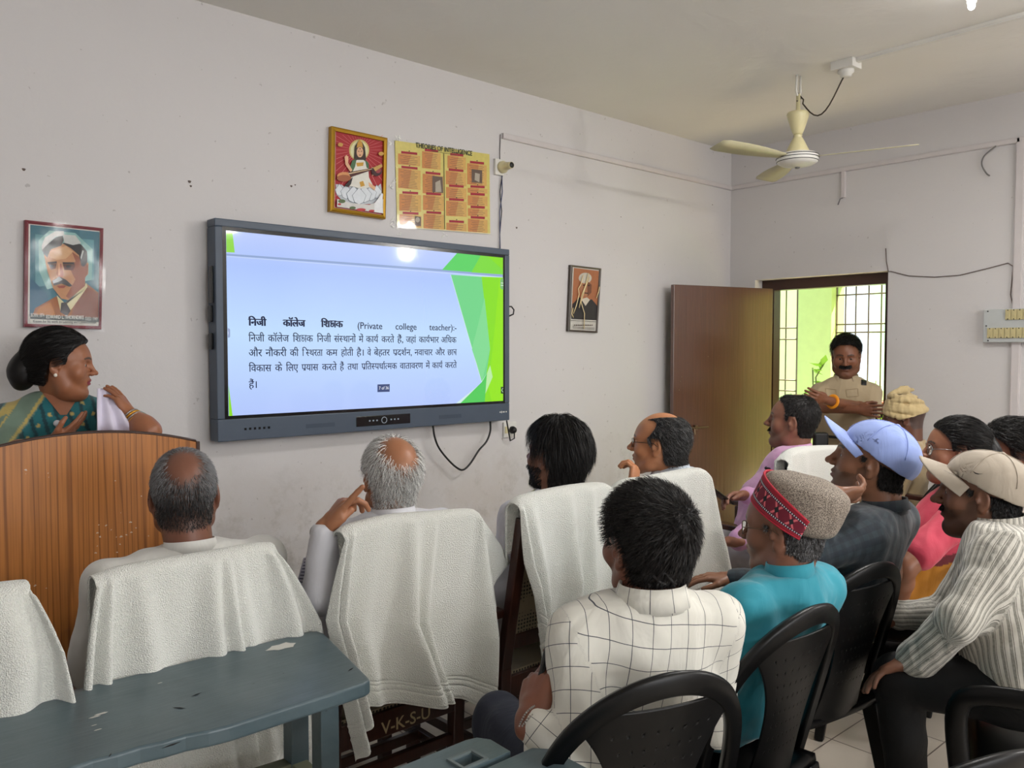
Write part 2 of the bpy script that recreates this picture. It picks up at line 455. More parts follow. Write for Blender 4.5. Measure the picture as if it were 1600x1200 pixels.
# ------------------------------------------------------------------ head (local: x right, y forward, z up)
def head_field(neck, h=.0027, jaw=1.0, nose=1.0, fat=0.0, fem=False, nr=.056, brow=1.0):
    lo = [-.105, -.135, -.20]; hi = [.105, .145, .14]
    lo = np.minimum(lo, np.array(neck)-.075); hi = np.maximum(hi, np.array(neck)+.07)
    f = Field(lo, hi, h)
    f.ell((0, -.014, .034), (.0765, .098, .088), k=0)
    f.ell((0, .028, .018), (.066, .066, .070), k=.02)                       # forehead
    f.ell((0, .030, -.035), (.058+fat*.5, .058, .074), k=.02)               # face
    for s in (-1, 1):
        f.con((s*.055*jaw, -.004, -.040), (s*.046*jaw, .020, -.078), .017+fat, .018+fat, .025)
        f.con((s*.046*jaw, .020, -.078), (s*.014, .066, -.100), .018+fat, .018, .02)
        f.ell((s*.040, .058, -.026), (.024+fat, .024, .024+fat), k=.02)
        f.con((s*.008, .080, .024), (s*.042, .068, .024), .013*brow, .011, .012)
    f.ell((0, .066, -.098), (.021, .022, .017), k=.018)                      # chin
    if fat: f.ell((0, .03, -.105), (.045, .045, .02+fat), k=.03)
    f.ell((0, .064, -.058), (.034, .028, .030), k=.016)                      # muzzle
    for s in (-1, 1): f.ell((s*.031, .092, .006), (.018, .015, .012), k=.012, op='s')
    f.con((0, .084, .020), (0, .108*(.97+.03*nose), -.020), .0075, .0095*nose, .010)
    f.ell((0, .112, -.024), (.0115*nose, .011*nose, .010*nose), k=.006)
    for s in (-1, 1):
        f.ell((s*.0125*nose, .099, -.027), (.0085, .012, .0085), k=.005)
        f.ell((s*.006, .107, -.035), (.0035, .005, .004), k=.003, op='s')
    lp = 1.18 if fem else 1.0
    f.ell((0, .088, -.0515), (.024, .011, .0065*lp), k=.005)
    f.ell((0, .086, -.0655), (.020, .0115, .0085*lp), k=.005)
    f.ell((0, .1015, -.0585), (.023, .009, .0018), k=.002, op='s')
    f.ell((0, .095, -.077), (.018, .008, .006), k=.008, op='s')
    # eyelids
    for s in (-1, 1):
        f.ell((s*.031, .0695, .005), (.0155, .0155, .0140), k=.003)
        f.ell((s*.0315, .0860, .0035), (.0125, .0080, .0036), k=.0015, op='s')
    # ears
    for s in (-1, 1):
        R = np.array(Matrix.Rotation(s*.32, 3, 'Z') @ Matrix.Rotation(-.18, 3, 'X'))
        R = R.T
        f.ell((s*.0775, -.010, -.002), (.0085, .0185, .031), R=R, k=.006)
        f.ell((s*.087, -.008, .002), (.0075, .0105, .019), R=R, k=.003, op='s')
        f.ell((s*.079, -.007, -.030), (.0065, .0095, .0115), k=.005)
        f.con((s*.079, .006, -.004), (s*.080, .004, -.012), .0045, .0045, .004)
    n0 = np.array((0, -.030, -.045))
    neck = np.array(neck)+(np.array(neck)-n0)*.18; f.con(n0, neck, nr, nr*.86, k=.026)
    f.con(np.array((0, -.048, -.02)), np.array(neck)+np.array((0, .006, 0)), .036, nr*.78, k=.028)
    return f
HL = dict(y=[-.12, -.045, -.034, -.028, -.018, .010, .013, .024, .029, .045, .062, .078, .1],
          z=[-.062, -.062, -.050, .0, .030, .030, .006, .008, .038, .060, .078, .088, .095])
def hairmask(V, N=None, recede=0.0, bald=None, side=0.0, low=0.0, cap=None):
    y = V[:, 1]+recede*np.clip((V[:, 2]-.03)/.06, 0, 1)
    zl = np.interp(y, HL['y'], HL['z'])+side-low*(V[:, 1] < -.03)
    m = np.clip((V[:, 2]-zl)/.008+.5, 0, 1)
    m *= (np.abs(V[:, 0]) < .083)
    if cap is not None: a = math.radians(cap); m *= (V[:, 2]*math.cos(a)-V[:, 1]*math.sin(a)) < .016
    if bald is not None:
        c, r, sft = bald; d = np.linalg.norm((V-np.array(c))/np.array(r), axis=1); m *= np.clip((d-1)/sft, 0, 1)
    return m
def ribbons(P, D0, N0, L, seg, wid, comb, lift, sag, jit, rng, thick=.0, grav=0.0, Cr=(.0765, .098, .088), Cc=(0, -.014, .034)):
    """P roots, D0 start dirs; comb(P) -> flow directions; returns V, quads"""
    n = len(P); pos = P.copy(); d = D0.copy(); path = [pos.copy()]; L = np.asarray(L)
    R = np.array(Cr)+thick; C = np.array(Cc)
    for k in range(seg):
        cb = comb(pos)+rng.normal(size=(n, 3))*jit
        l = lift*(1-sag*k/seg); rad = (pos-C)/R**2; rad /= np.linalg.norm(rad, axis=1)[:, None]+1e-9
        cb = cb-(cb*rad).sum(1)[:, None]*rad*.8
        t = cb/(np.linalg.norm(cb, axis=1)[:, None]+1e-9)+rad*l; t[:, 2] -= grav*k/seg
        d = d*.35+t; d /= np.linalg.norm(d, axis=1)[:, None]
        pos = pos+d*(L/seg)[:, None]
        q = (pos-C)/R; kk = np.linalg.norm(q, axis=1); m = (kk < 1.0) & (pos[:, 2] > -.02)
        pos[m] = C+(pos[m]-C)/kk[m][:, None]
        path.append(pos.copy())
    path = np.stack(path, 1)
    tan = np.gradient(path, axis=1); rd = path-C; sd_ = np.cross(tan, rd); sd_ /= np.linalg.norm(sd_, axis=2)[:, :, None]+1e-12
    up_ = np.cross(sd_, tan); up_ /= np.linalg.norm(up_, axis=2)[:, :, None]+1e-12
    an = rng.uniform(-1.0, 1.0, n)[:, None, None]; sd_ = sd_*np.cos(an)+up_*np.sin(an)
    ww = (wid*np.linspace(1, .25, seg+1))[None, :, None]*rng.uniform(.7, 1.3, n)[:, None, None]
    A = path-sd_*ww/2; B = path+sd_*ww/2
    V = np.stack([A, B], 2).reshape(-1, 3); base = (np.arange(n)*(seg+1)*2)[:, None]+(np.arange(seg)*2)[None, :]
    Q = np.stack([base, base+1, base+3, base+2], -1).reshape(-1, 4)
    return V, Q
def head_basis(b, p, r):
    b, p, r = (math.radians(x) for x in (b, p, r))
    f = Vector((math.sin(b)*math.cos(p), math.cos(b)*math.cos(p), math.sin(p)))
    rt = Vector((math.cos(b), -math.sin(b), 0)); up = rt.cross(f)
    rt2 = rt*math.cos(r)+up*math.sin(r); up2 = rt2.cross(f)
    return np.array([rt2, f, up2])            # rows: right, forward, up

def glasses(head, toW, parent, mat, lensmat, w_=.0215, h_=.0165, y=.099, half=False):
    g = MB()
    rims = []
    for s in (-1, 1):
        pts = []
        for k in range(21):
            t = 2*PI*k/20; c_, s_ = math.cos(t), math.sin(t)
            pts.append((s*.0335+w_*math.copysign(abs(c_)**.7, c_), y-.004*abs(c_)-abs(s*.0335+w_*c_)*.10, .001+h_*math.copysign(abs(s_)**.7, s_)))
        rims.append(pts); g.tube([toW(p) for p in pts], .0013, 6, cap=False)
        g.tube([toW(p) for p in ((s*.0555, y-.010, .006), (s*.068, y-.02, .008), (s*.0775, .05, .010), (s*.0800, .002, .010), (s*.0815, -.022, -.006))], .0014, 6)
    g.tube([toW(p) for p in ((-.012, y-.003, .002), (0, y+.001, .005), (.012, y-.003, .002))], .0013, 6)
    o = g.build('glasses', mat, parent, True)
    for pts in rims:
        l = MB(); V = [toW(p) for p in pts[:-1]]; l.add(V, [tuple(range(len(V)))]); l.build('lens', lensmat, o)
    return o

# ------------------------------------------------------------------ hands
def hand_prims(f, W, d, n, side, curl=(35, 40, 45, 50), thumb=35, s=1.0, spread=.12, tcurl=20):
    W = np.array(W, float); d = nrm(d); n = np.array(n, float); n = nrm(n-(n@d)*d)
    t = np.cross(n, d)*(-1 if side == 'R' else 1)
    f.con(W-d*.02, W+d*.03*s, .023*s, .022*s, k=.012)
    f.ell(W+d*.055*s, (.038*s, .044*s, .015*s), R=np.array([t, d, n]), k=.014)
    f.ell(W+d*.035*s+t*.022*s+n*.006*s, (.018*s, .030*s, .014*s), R=np.array([t, d, n]), k=.012)
    Ls = (.074, .082, .076, .060)
    for i in range(4):
        off = (.030-.0195*i)*s; K = W+d*(.088-(.004 if i == 0 else .0 if i < 3 else .008))*s+t*off
        f.con(W+d*.03*s+t*off*.55, K, .0115*s, .0100*s, k=.008)
        c_ = curl[i]; dd = nrm(d+t*spread*(1.2-i*.8)); p = K; r = .0092*s if i < 3 else .0080*s
        ang = 0
        for j, (fr, ca) in enumerate(((.46, .36), (.30, .38), (.24, .26))):
            ang += math.radians(c_*ca*1.0)
            q = p+(dd*math.cos(ang)+n*math.sin(ang))*Ls[i]*fr*s
            f.con(p, q, r*(1-.07*j), r*(.95-.07*j), k=.0022); p = q
    p = W+d*.022*s+t*.024*s+n*.004; a = math.radians(thumb)
    d1 = nrm(d*math.cos(a)+t*math.sin(a)*1.0+n*.25); q = p+d1*.036*s; f.con(p, q, .0135*s, .0115*s, k=.012)
    a2 = math.radians(thumb-tcurl); d2 = nrm(d*math.cos(a2)+t*math.sin(a2)+n*.35); q2 = q+d2*.032*s; f.con(q, q2, .0108*s, .0098*s, k=.004)
    a3 = math.radians(thumb-tcurl*2); d3 = nrm(d*math.cos(a3)+t*math.sin(a3)+n*.35); f.con(q2, q2+d3*.024*s, .0098*s, .0080*s, k=.004)

def person(label, H, hb, hp=0, hr=0, hs=1.0, N=None, Pv=None, bb=None, skin=(140, 96, 72), shirt=None, pants=None,
           arms=None, hair=None, headkw=None, group=None, sw=.175, fat=0.0, res=1.0, stand=False, legs=True, lip=(112, 62, 56),
           collar=None, stub=None, ns=None, tex=None, knees=None, sleeve='long', kurta=0.0, upper=None, wr=.0045, sdrop=.055, flatuv=False):
    """H head centre (world), hb/hp/hr bearing, pitch, roll of the face in degrees; bb bearing of the body"""
    H = np.array(H, float); bb = hb if bb is None else bb; b = math.radians(bb)
    fw = np.array((math.sin(b), math.cos(b), 0)); rt = np.array((math.cos(b), -math.sin(b), 0)); up = np.array((0, 0, 1.0))
    N = np.array(N, float) if N is not None else H-up*.145*hs-fw*.048
    Pv = np.array(Pv, float) if Pv is not None else np.array((N[0], N[1], 0))+fw*(.06 if not kurta else .17)+up*(.57 if not stand else .93)
    root = empty('person', (Pv[0], Pv[1], 0.0), label, 'person', group)
    B = head_basis(hb, hp, hr); toW = lambda p: tuple(H+hs*(np.array(p, float)@B))
    neck = (B@(N-H))/hs
    hk = dict(headkw or {}); hk.setdefault('h', .0027*res)
    f = head_field(neck, **hk); Vh, Qh = f.mesh(); Nh = vnormals(Vh, Qh)
    hair = hair or {}
    mk = dict(recede=hair.get('recede', 0), bald=hair.get('bald'), side=hair.get('side', 0), low=hair.get('low', 0), cap=hair.get('cap'))
    mask = hairmask(Vh, Nh, **mk)*(0 if hair.get('none') else 1)
    W = lambda V: H+hs*(V@B)
    # shoulders, arms
    sh = {'L': N-rt*sw-up*sdrop+fw*.012, 'R': N+rt*sw-up*sdrop+fw*.012}
    arms = arms or {}; A = {}
    for sd_, s in (('L', -1), ('R', 1)):
        a = dict(arms.get(sd_, {}))
        E = np.array(a['E'], float) if 'E' in a else sh[sd_]+rt*s*.05+fw*.08-up*.27
        Wr = np.array(a['W'], float) if 'W' in a else Pv+fw*.36+rt*s*.12+up*.10
        d = nrm(a.get('d', Wr-E)); n = nrm(a.get('n', (0, 0, -1)))
        A[sd_] = dict(a, E=E, W=Wr, d=d, n=n)
    parts = [(W(Vh), Qh)]; nh = len(Vh)
    for sd_ in ('L', 'R'):
        a = A[sd_]
        if a.get('skip'): continue
        up_arm = sleeve in ('short', 'none')
        pts = [a['E'], a['W'], a['W']+a['d']*.2]+([sh[sd_]] if up_arm else [])
        lo = np.min(pts, 0)-.09; hi = np.max(pts, 0)+.09
        g = Field(lo, hi, (.0032 if not a.get('fine') else .0024)*res)
        if up_arm: g.con(sh[sd_], a['E'], .050+fat*.1, .042, k=.01)
        mid = a['E']*.72+a['W']*.28
        re = .042 if up_arm else .032
        g.con(a['E'], mid, re, .041 if up_arm else .034, k=.01); g.con(mid, a['W'], .041 if up_arm else .034, .0265, k=.015)
        hand_prims(g, a['W'], a['d'], a['n'], sd_, a.get('curl', (35, 40, 45, 50)), a.get('thumb', 35), a.get('hs', 1.0), a.get('spread', .10), a.get('tcurl', 20))
        parts.append(g.mesh())
    # inner trunk: carries head and arms as one body
    T = nrm(N-Pv); Rt = np.array([rt, nrm(np.cross(T, rt)), T])
    lo = np.minimum(np.minimum(N, Pv), np.minimum(sh['L'], sh['R']))-.2; hi = np.maximum(np.maximum(N, Pv), np.maximum(sh['L'], sh['R']))+.12
    g = Field(lo, hi, .011)
    if not upper:
        g.ell(Pv*.36+N*.64, (.13, .075, .12), R=Rt, k=.03).ell(Pv*.8+N*.2, (.13, .085, .15), R=Rt, k=.05).con(N-up*.03, N-up*.2, .05, .06, k=.03)
        for q in ('L', 'R'):
            g.con(N-up*.07, sh[q], .028, .034, k=.02); g.con(sh[q], A[q]['E'], .035, .032, k=.02)
    else:
        upper(g, N, Pv, sh, rt, fw, up)
    parts.append(g.mesh())
    V, Q = joinm(parts)
    sm = skin_mat(skin, lip, hair.get('stubcol', (60, 48, 42)))
    body = mesh_np('body', V, Q, sm, root)
    sc = np.zeros(len(V)); sc[:nh] = mask*hair.get('scalp', .85); setattr_f(body, 'scalp', sc)
    hc = np.tile(np.array(sr(*hair.get('col', (20, 17, 16)))), (len(V), 1)); setattr_c(body, 'hcol', hc)
    l_ = np.zeros(len(V)); ml = ((np.abs(Vh[:, 0])/.023)**2+((Vh[:, 2]+.0585)/(.0135 if hk.get('fem') else .011))**2 < 1) & (Vh[:, 1] > .078); l_[:nh] = ml*(.9 if hk.get('fem') else .55); setattr_f(body, 'lip', l_)
    br = np.zeros(len(V)); bx = np.abs(Vh[:, 0]); zc = .027+.004*np.sin(np.clip((bx-.012)/.036, 0, 1)*PI)
    br[:nh] = (bx > .010) & (bx < .050) & (np.abs(Vh[:, 2]-zc) < .0042*(1-.35*(bx-.012)/.036)) & (Vh[:, 1] > .05); setattr_f(body, 'brow', br*.85)
    sb = np.zeros(len(V))
    if stub:
        bz = (Vh[:, 2] < -.038) & (Vh[:, 2] > -.135) & (Vh[:, 1] > .005) & ~ml
        bz |= (Vh[:, 2] < .0) & (Vh[:, 1] > .004) & (Vh[:, 1] < .03) & (Vh[:, 2] > -.1)
        bz &= (Vh[:, 2] < -.052+.6*np.clip(.085-Vh[:, 1], 0, 1)) | (Vh[:, 1] > .075)
        sb[:nh] = bz*stub
    setattr_f(body, 'stub', sb)
    # eyes
    for s in (-1, 1):
        e = MB(); c = np.array((s*.031, .0715, .004)); R_ = .0125
        e.lathe([(0.0001, R_)]+[(R_*math.sin(t), R_*math.cos(t)) for t in (.25, .42)], n=16, m=2)
        e.lathe([(R_*math.sin(.42), R_*math.cos(.42)), (R_*math.sin(.6), R_*math.cos(.6))], n=16, m=1)
        e.lathe([(R_*math.sin(t), R_*math.cos(t)) for t in (.6, .9, 1.3, 1.8, 2.4, 3.1)], n=16, m=0)
        e.v = [toW(c+np.array((v[0], v[2], -v[1]))) for v in e.v]
        e.build('eye', None, root, True, mats=[M_EYE, M_IRIS, M_BLACK])
    # hair
    rng = np.random.default_rng(int(abs(H[0])*1000+abs(H[1])*77))
    if hair.get('n') or hair.get('shell'):
        mats = hair_mats(hair.get('cols', [(18, 15, 14), (28, 24, 22), (12, 10, 10)]), hair.get('rough', .38)); nm = len(mats)
        HV = []; HQ = []; HM = []; b0 = 0
        th = hair.get('thick', .0)
        if th > 0:
            if 'tfn' in hair: tt = th*hair['tfn'](Vh)
            else: tt = th*np.ones(len(Vh))
            rag = 1+.25*np.sin(Vh[:, 0]*300+Vh[:, 2]*170)*np.sin(Vh[:, 1]*260+Vh[:, 0]*120)
            Vs = Vh+Nh*((tt*np.sqrt(mask))*rag)[:, None]+Nh*.0004
            keep = (mask[Qh] > .02).all(1); Qs = Qh[keep]; HV.append(Vs); HQ.append(Qs); HM.append(np.zeros(len(Qs), int)); b0 += len(Vs)
        else: Vs = Vh
        if 'extra' in hair:
            for ve, qe in hair['extra']:
                HV.append(ve); HQ.append(qe+b0); HM.append(np.zeros(len(qe), int)); b0 += len(ve)
        n = int(hair.get('n', 0))
        if n:
            pr = mask**1.5; pr = pr/pr.sum(); ii = rng.choice(len(Vs), n, p=pr)
            P = Vs[ii]+rng.normal(size=(n, 3))*.0012; Nn = Nh[ii]
            wp = np.array(hair.get('whorl', (0.0, -.075, .085)))
            if 'comb' in hair: cf = hair['comb']
            else: cf = lambda p: nrm_rows(p-wp)
            L = rng.uniform(.7, 1.15, n)*hair.get('len', .02)
            Vr, Qr = ribbons(P, Nn.copy(), Nn, L, hair.get('seg', 4), hair.get('wid', .0011), cf, hair.get('lift', .6), hair.get('sag', .7), hair.get('jit', .25), rng, th*.9, hair.get('grav', 0))
            HV.append(Vr); HQ.append(Qr+b0)
            if hair.get('gsel') is not None:
                pm = hair['gsel'](P, rng)
            else: pm = rng.integers(0, nm, n)
            HM.append(np.repeat(pm, hair.get('seg', 4))); b0 += len(Vr)
        V2 = W(np.concatenate(HV)); o = mesh_np('hair', V2, np.concatenate(HQ), None, root, mats=mats, midx=np.concatenate(HM))
    def beard(name, region, n, L, cols, comb=(0, .4, -1), wid=.0012, lift=.5):
        m = region(Vh); ii = np.where(m)[0]
        if not len(ii): return
        k = rng.choice(ii, n); P = Vh[k]+rng.normal(size=(n, 3))*.0010; cv = np.array(comb, float)
        Vr, Qr = ribbons(P, Nh[k].copy(), Nh[k], rng.uniform(.6, 1.2, n)*L, 3, wid, lambda p: np.tile(cv, (len(p), 1)), lift, .5, .3, rng, 0, 0, Cr=(.06, .06, .09), Cc=(0, .02, -.05))
        ms = hair_mats(cols); mesh_np(name, W(Vr), Qr, None, root, mats=ms, midx=np.repeat(rng.integers(0, len(ms), n), 3))
    info = dict(root=root, H=H, B=B, W=W, toW=toW, Vh=Vh, Nh=Nh, Qh=Qh, mask=mask, N=N, Pv=Pv, sh=sh, A=A, fw=fw, rt=rt, up=up, beard=beard, hs=hs, Rt=Rt, T=T, rng=rng)
    # shirt
    if shirt is not None:
        pts = [N+up*.06, N-fw*.19, N+fw*.19, N-rt*.2, N+rt*.2, Pv-up*.12, sh['L']-rt*.08, sh['R']+rt*.08, Pv+fw*.32*(1 if kurta else .5)-rt*.22, Pv-fw*.2+rt*.22]
        for q in ('L', 'R'): pts += [A[q]['E']-.08, A[q]['E']+.08]+([A[q]['W']-.06, A[q]['W']+.06] if sleeve == 'long' else [])
        g = Field(np.min(pts, 0)-.03, np.max(pts, 0)+.03, .0062*res)
        fa = fat
        g.ell(Pv+up*.02, (.165+fa, .115+fa*.8, .14), R=Rt, k=0)
        g.ell(Pv*.62+N*.38+fw*.01, (.155+fa, .110+fa*1.1, .17), R=Rt, k=.06)
        g.ell(Pv*.33+N*.67, (.160+fa*.6, .105+fa*.5, .17), R=Rt, k=.05)
        g.con(N-rt*.05-up*.035, N+rt*.05-up*.035, .052, .052, k=.04); g.con(N-up*.05, N+up*.03, .068, .060, k=.03)
        for q, s in (('L', -1), ('R', 1)):
            a = A[q]
            g.con(N-up*.055+rt*s*.03, sh[q], .056, .060, k=.04)
            g.con(N-up*.0, N*.45+sh[q]*.55+up*.004, .036, .038, k=.04)
            if sleeve == 'none': continue
            if sleeve == 'short':
                m = sh[q]*.35+a['E']*.65; g.con(sh[q], m, .062, .060, k=.035)
                if not a.get('skip'): g.con(m, m+nrm(a['E']-sh[q])*.03, .060, .060, k=.01)
            else:
                g.con(sh[q], a['E'], .062, .052, k=.04)
                dr = nrm(a['W']-a['E']); we = a['W']-dr*a.get('cuff', .01); loose = a.get('loose', 0)
                g.con(a['E'], we, .053, .037+loose, k=.02)
                g.con(we-dr*.05, we, .038+loose, .038+loose, k=.004)
        if kurta:
            for s in (-1, 1): g.con(Pv+rt*s*.07, Pv+rt*s*.10+fw*kurta-up*.03, .125, .10, k=.06)
            g.con(Pv+fw*.04-up*.02, Pv+fw*.05-up*.05, .15, .10, k=.05); g.half(Pv-up*.125, -up, k=.01)
        g.half(N+up*.026, nrm(up*.95-fw*.05), k=.008)
        g.wrinkle(wr, 26, int(H[0]*100)); g.wrinkle(wr*.35, 75, int(H[1]*100))
        Vs, Qs = g.mesh()
        o = mesh_np('shirt', Vs, Qs, shirt, root); info['shirt'] = o; info['Vs'] = Vs
        # pattern coordinates: trunk, sleeves
        segs = [(Pv, N, .19)]+[(sh[q], A[q]['E'], .06) for q in ('L', 'R')]+[(A[q]['E'], A[q]['W'], .05) for q in ('L', 'R')]
        best = np.full(len(Vs), 9.0); uv = np.zeros((len(Vs), 3))
        for i, (a, b_, r_) in enumerate(segs):
            ab = b_-a; L = np.linalg.norm(ab); t_ = np.clip(((Vs-a)@ab)/L**2, 0, 1); c = a+t_[:, None]*ab; dd = np.linalg.norm(Vs-c, axis=1)-r_
            if i: dd -= .01
            ax_ = ab/L; e1 = nrm(rt-(rt@ax_)*ax_) if i == 0 else nrm(np.cross(ax_, fw)); e2 = np.cross(ax_, e1)
            q_ = Vs-a; x_, y_ = q_@e1, q_@e2
            if i == 0: u_ = np.arctan2(x_, -y_ if e2@fw > 0 else y_)*.165 if not flatuv else x_
            else: u_ = np.arctan2(y_, x_)*r_
            m = dd < best; best[m] = dd[m]
            uv[m] = np.stack([u_, (q_@ax_)+(.37*i if i else 0), np.full(len(Vs), i)], 1)[m]
        setattr_v(o, 'puv', uv)
        if tex: setattr_c(o, 'Col', tex(Vs, info))
    if collar is not None:
        cc = dict(r=.066, h=.035, th=.0035, mat=shirt, fall=0, open=.0, tilt=.25); cc.update(collar)
        cb = MB(); n = 40; rows = []
        ce = N+up*(.014+cc.get('dz', 0))-fw*.002
        e2 = fw; ring = lambda t, r, z: ce+rt*(r*math.sin(t)*1.0)+e2*(-r*math.cos(t)*.98)+up*(z-cc['tilt']*r*(1-math.cos(t))*.5)
        op = cc['open']; ts = np.linspace(-PI+op, PI-op, n)
        prof = [(0, -.012), (-.001, cc['h']*.5), (-.004, cc['h'])]
        if cc['fall']: prof += [(.001, cc['h']+.003), (.006, cc['h']*.55), (.012, cc['h']-cc['fall'])]
        V = []
        for dr, z in prof:
            for t in ts: V.append(ring(t, cc['r']+dr+(abs(t)/PI)**4*.01*(1 if z < cc['h']*.6 and len(V) > 2*n else 0), z))
        Fc = [(i*n+j, i*n+j+1, (i+1)*n+j+1, (i+1)*n+j) for i in range(len(prof)-1) for j in range(n-1)]
        o = mesh_np('collar', np.array(V), Fc, cc['mat'], root)
        setattr_v(o, 'puv', np.array([(t*.066, .9+.01*i, 7) for i in range(len(prof)) for t in ts])); setattr_c(o, 'Col', np.array(cc.get('col', (.7, .7, .7))))
        md = o.modifiers.new('solid', 'SOLIDIFY'); md.thickness = cc['th']; md.offset = 1
    if legs and pants is not None:
        kn = {}; an = {}
        for q, s in (('L', -1), ('R', 1)):
            hip = Pv+rt*s*.09-up*.03
            if knees and q in knees: kn[q], an[q] = (np.array(x, float) for x in knees[q])
            elif stand: kn[q] = Pv+rt*s*.10-up*.43; an[q] = Pv+rt*s*.11-up*.84
            else: kn[q] = Pv+rt*s*.13+fw*.42-up*.06; an[q] = kn[q]-up*.40-fw*.02
        allp = [Pv+.2, Pv-.2]+[x+.12 for x in list(kn.values())+list(an.values())]+[x-.12 for x in list(kn.values())+list(an.values())]
        g = Field(np.min(allp, 0), np.max(allp, 0), .009)
        g.ell(Pv-up*.02, (.165+fat*.8, .12+fat*.8, .11), k=0, R=np.array([rt, fw, up]))
        for q, s in (('L', -1), ('R', 1)):
            hip = Pv+rt*s*.09-up*.03
            g.con(hip, kn[q], .088, .068, k=.03); g.con(kn[q], an[q], .067, .052, k=.02)
        g.wrinkle(.006, 22, 3); Vp, Qp = g.mesh(); po = mesh_np('trousers', Vp, Qp, pants, root)
        if tex: setattr_c(po, 'Col', tex(Vp, info))
        for q in ('L', 'R'):
            g = Field(an[q]-.16-fw*.0, an[q]+.30, .006)
            g.ell(an[q]+fw*.0-up*.035, (.036, .045, .04), R=np.array([rt, fw, up]), k=0)
            g.con(an[q]-up*.05+fw*.03, an[q]-up*.055+fw*.15, .034, .026, k=.03)
            g.half((0, 0, .004), (0, 0, -1)); V_, Q_ = g.mesh()
            if len(V_): mesh_np('shoe', V_, Q_, M_SHOE, root)
    return info
def nrm_rows(v): return v/(np.linalg.norm(v, axis=1)[:, None]+1e-9)
M_EYE = plain('eye_white', sr(214, 206, 198), .25); M_IRIS = plain('iris', sr(52, 32, 20), .2)
M_SHOE = plain('shoe_leather', sr(24, 20, 19), .35)
def cubic0(P, t_):
    P = [np.array(p, float) for p in P]; n = len(P)-1; x = t_*n; i = min(int(x), n-1); f_ = x-i
    p0 = P[max(i-1, 0)]; p1 = P[i]; p2 = P[i+1]; p3 = P[min(i+2, n)]
    return .5*((2*p1)+(-p0+p2)*f_+(2*p0-5*p1+4*p2-p3)*f_**2+(-p0+3*p1-3*p2+p3)*f_**3)
# ================================================================== THE ROOM
def st(o): o['kind'] = 'structure'; return o
DY0, DY1, DZ = 2.40, 3.385, 2.015            # doorway in the right wall
b = MB(); b.box((LX0-.2, WALLY, -.1), (WALLX+.25, WALLY+.2, CEIL+.15)); WF = st(b.build('wall_front', M_WALL))
b = MB(); b.box((WALLX, LY0-.2, -.1), (WALLX+.23, DY0, CEIL+.15)); b.box((WALLX, DY1, -.1), (WALLX+.23, WALLY, CEIL+.15)); b.box((WALLX, DY0, DZ), (WALLX+.23, DY1, CEIL+.15)); WR = st(b.build('wall_right', M_WALL))
b = MB(); b.box((LX0-.2, LY0, -.1), (LX0, WALLY, CEIL+.15)); st(b.build('wall_left', M_WALL))
b = MB(); b.box((LX0-.2, LY0-.2, -.1), (WALLX, LY0, CEIL+.15)); st(b.build('wall_back', M_WALL))
b = MB(); b.box((LX0-.2, LY0-.2, CEIL), (WALLX+.23, WALLY+.2, CEIL+.2)); st(b.build('ceiling', M_CEIL))
b = MB(); b.box((LX0-.2, LY0-.2, -.1), (WALLX+.0, WALLY, 0)); b.box((WALLX, DY0, -.1), (WALLX+.23, DY1, 0)); st(b.build('floor', M_FLOOR))
# small plug holes and chipped spots in the front wall
b = MB()
for (u, v, r) in ((37, 265, .010), (296, 284, .011), (298, 291, .008), (455, 291, .009), (461, 289, .006), (807, 356, .011), (970, 339, .006), (1113, 320, .007), (618, 398, .004)):
    p = on(u, v, 1, WALLY); r *= .62; pts = [(p.x+r*math.cos(t)*(1+.3*math.sin(3*t)), WALLY-.0012, p.z+r*math.sin(t)*(1+.2*math.cos(2*t))) for t in np.linspace(0, 2*PI, 12)[:-1]]
    b.add(pts, [tuple(range(len(pts)))])
o = b.build('trim_6', plain('hole', sr(96, 84, 78), .9)); st(o)
# dried tape scraps left on the wall around the chart
b = MB()
for (u, v) in ((612, 222), (620, 216), (613, 292), (616, 285), (617, 352), (623, 363), (694, 368), (611, 345)):
    p = on(u, v, 1, WALLY)
    for k in range(5):
        q = p+Vector((random.uniform(-.016, .016), -.003, random.uniform(-.016, .016))); a = random.uniform(0, PI); l = random.uniform(.006, .014)
        b.add([q+Vector((math.cos(a)*l, -.003, math.sin(a)*l)), q+Vector((-math.sin(a)*l*.4, 0, math.cos(a)*l*.4)), q-Vector((math.cos(a)*l, .002, math.sin(a)*l)), q+Vector((math.sin(a)*l*.4, -.001, -math.cos(a)*l*.4))], [(0, 1, 2, 3)])
o = b.build('trim_7', M_WHITE); st(o)

# ---- surface conduit
def casing(name, pts, nrm_, wv, th=.016, label=None):
    b = MB()
    for i in range(len(pts)-1):
        b.bar(pts[i], pts[i+1], wv, th, up=nrm_)
        b.bar(Vector(pts[i])+Vector(nrm_)*th*.5, Vector(pts[i+1])+Vector(nrm_)*th*.5, wv*.8, .006, up=nrm_)
    return b.build(name, M_COND, bevel=.0015)
M_COND = plain('conduit_plastic', sr(206, 200, 200), .5)
p0 = on(785, 212, 1, WALLY-.008); p1 = Vector((WALLX-.01, WALLY-.008, 2.72))
tag(casing('conduit', [p0, (WALLX-.005, WALLY-.008, p0.z)], (0, -1, 0), .032), 'white cable casing running level along the screen wall to the corner', 'cable casing')
zc = p0.z
tag(casing('conduit', [(WALLX-.008, WALLY-.012, zc), (WALLX-.008, 1.645, zc)], (-1, 0, 0), .032), 'white cable casing running level along the doorway wall', 'cable casing')
q = on(1596, 235, 0, WALLX)
tag(casing('conduit', [(WALLX-.008, q.y, zc+.016), (WALLX-.008, q.y, 0.9)], (-1, 0, 0), .05), 'wide white cable casing dropping down the doorway wall beside the switchboard', 'cable casing')
q = on(1319, 270, 0, WALLX)
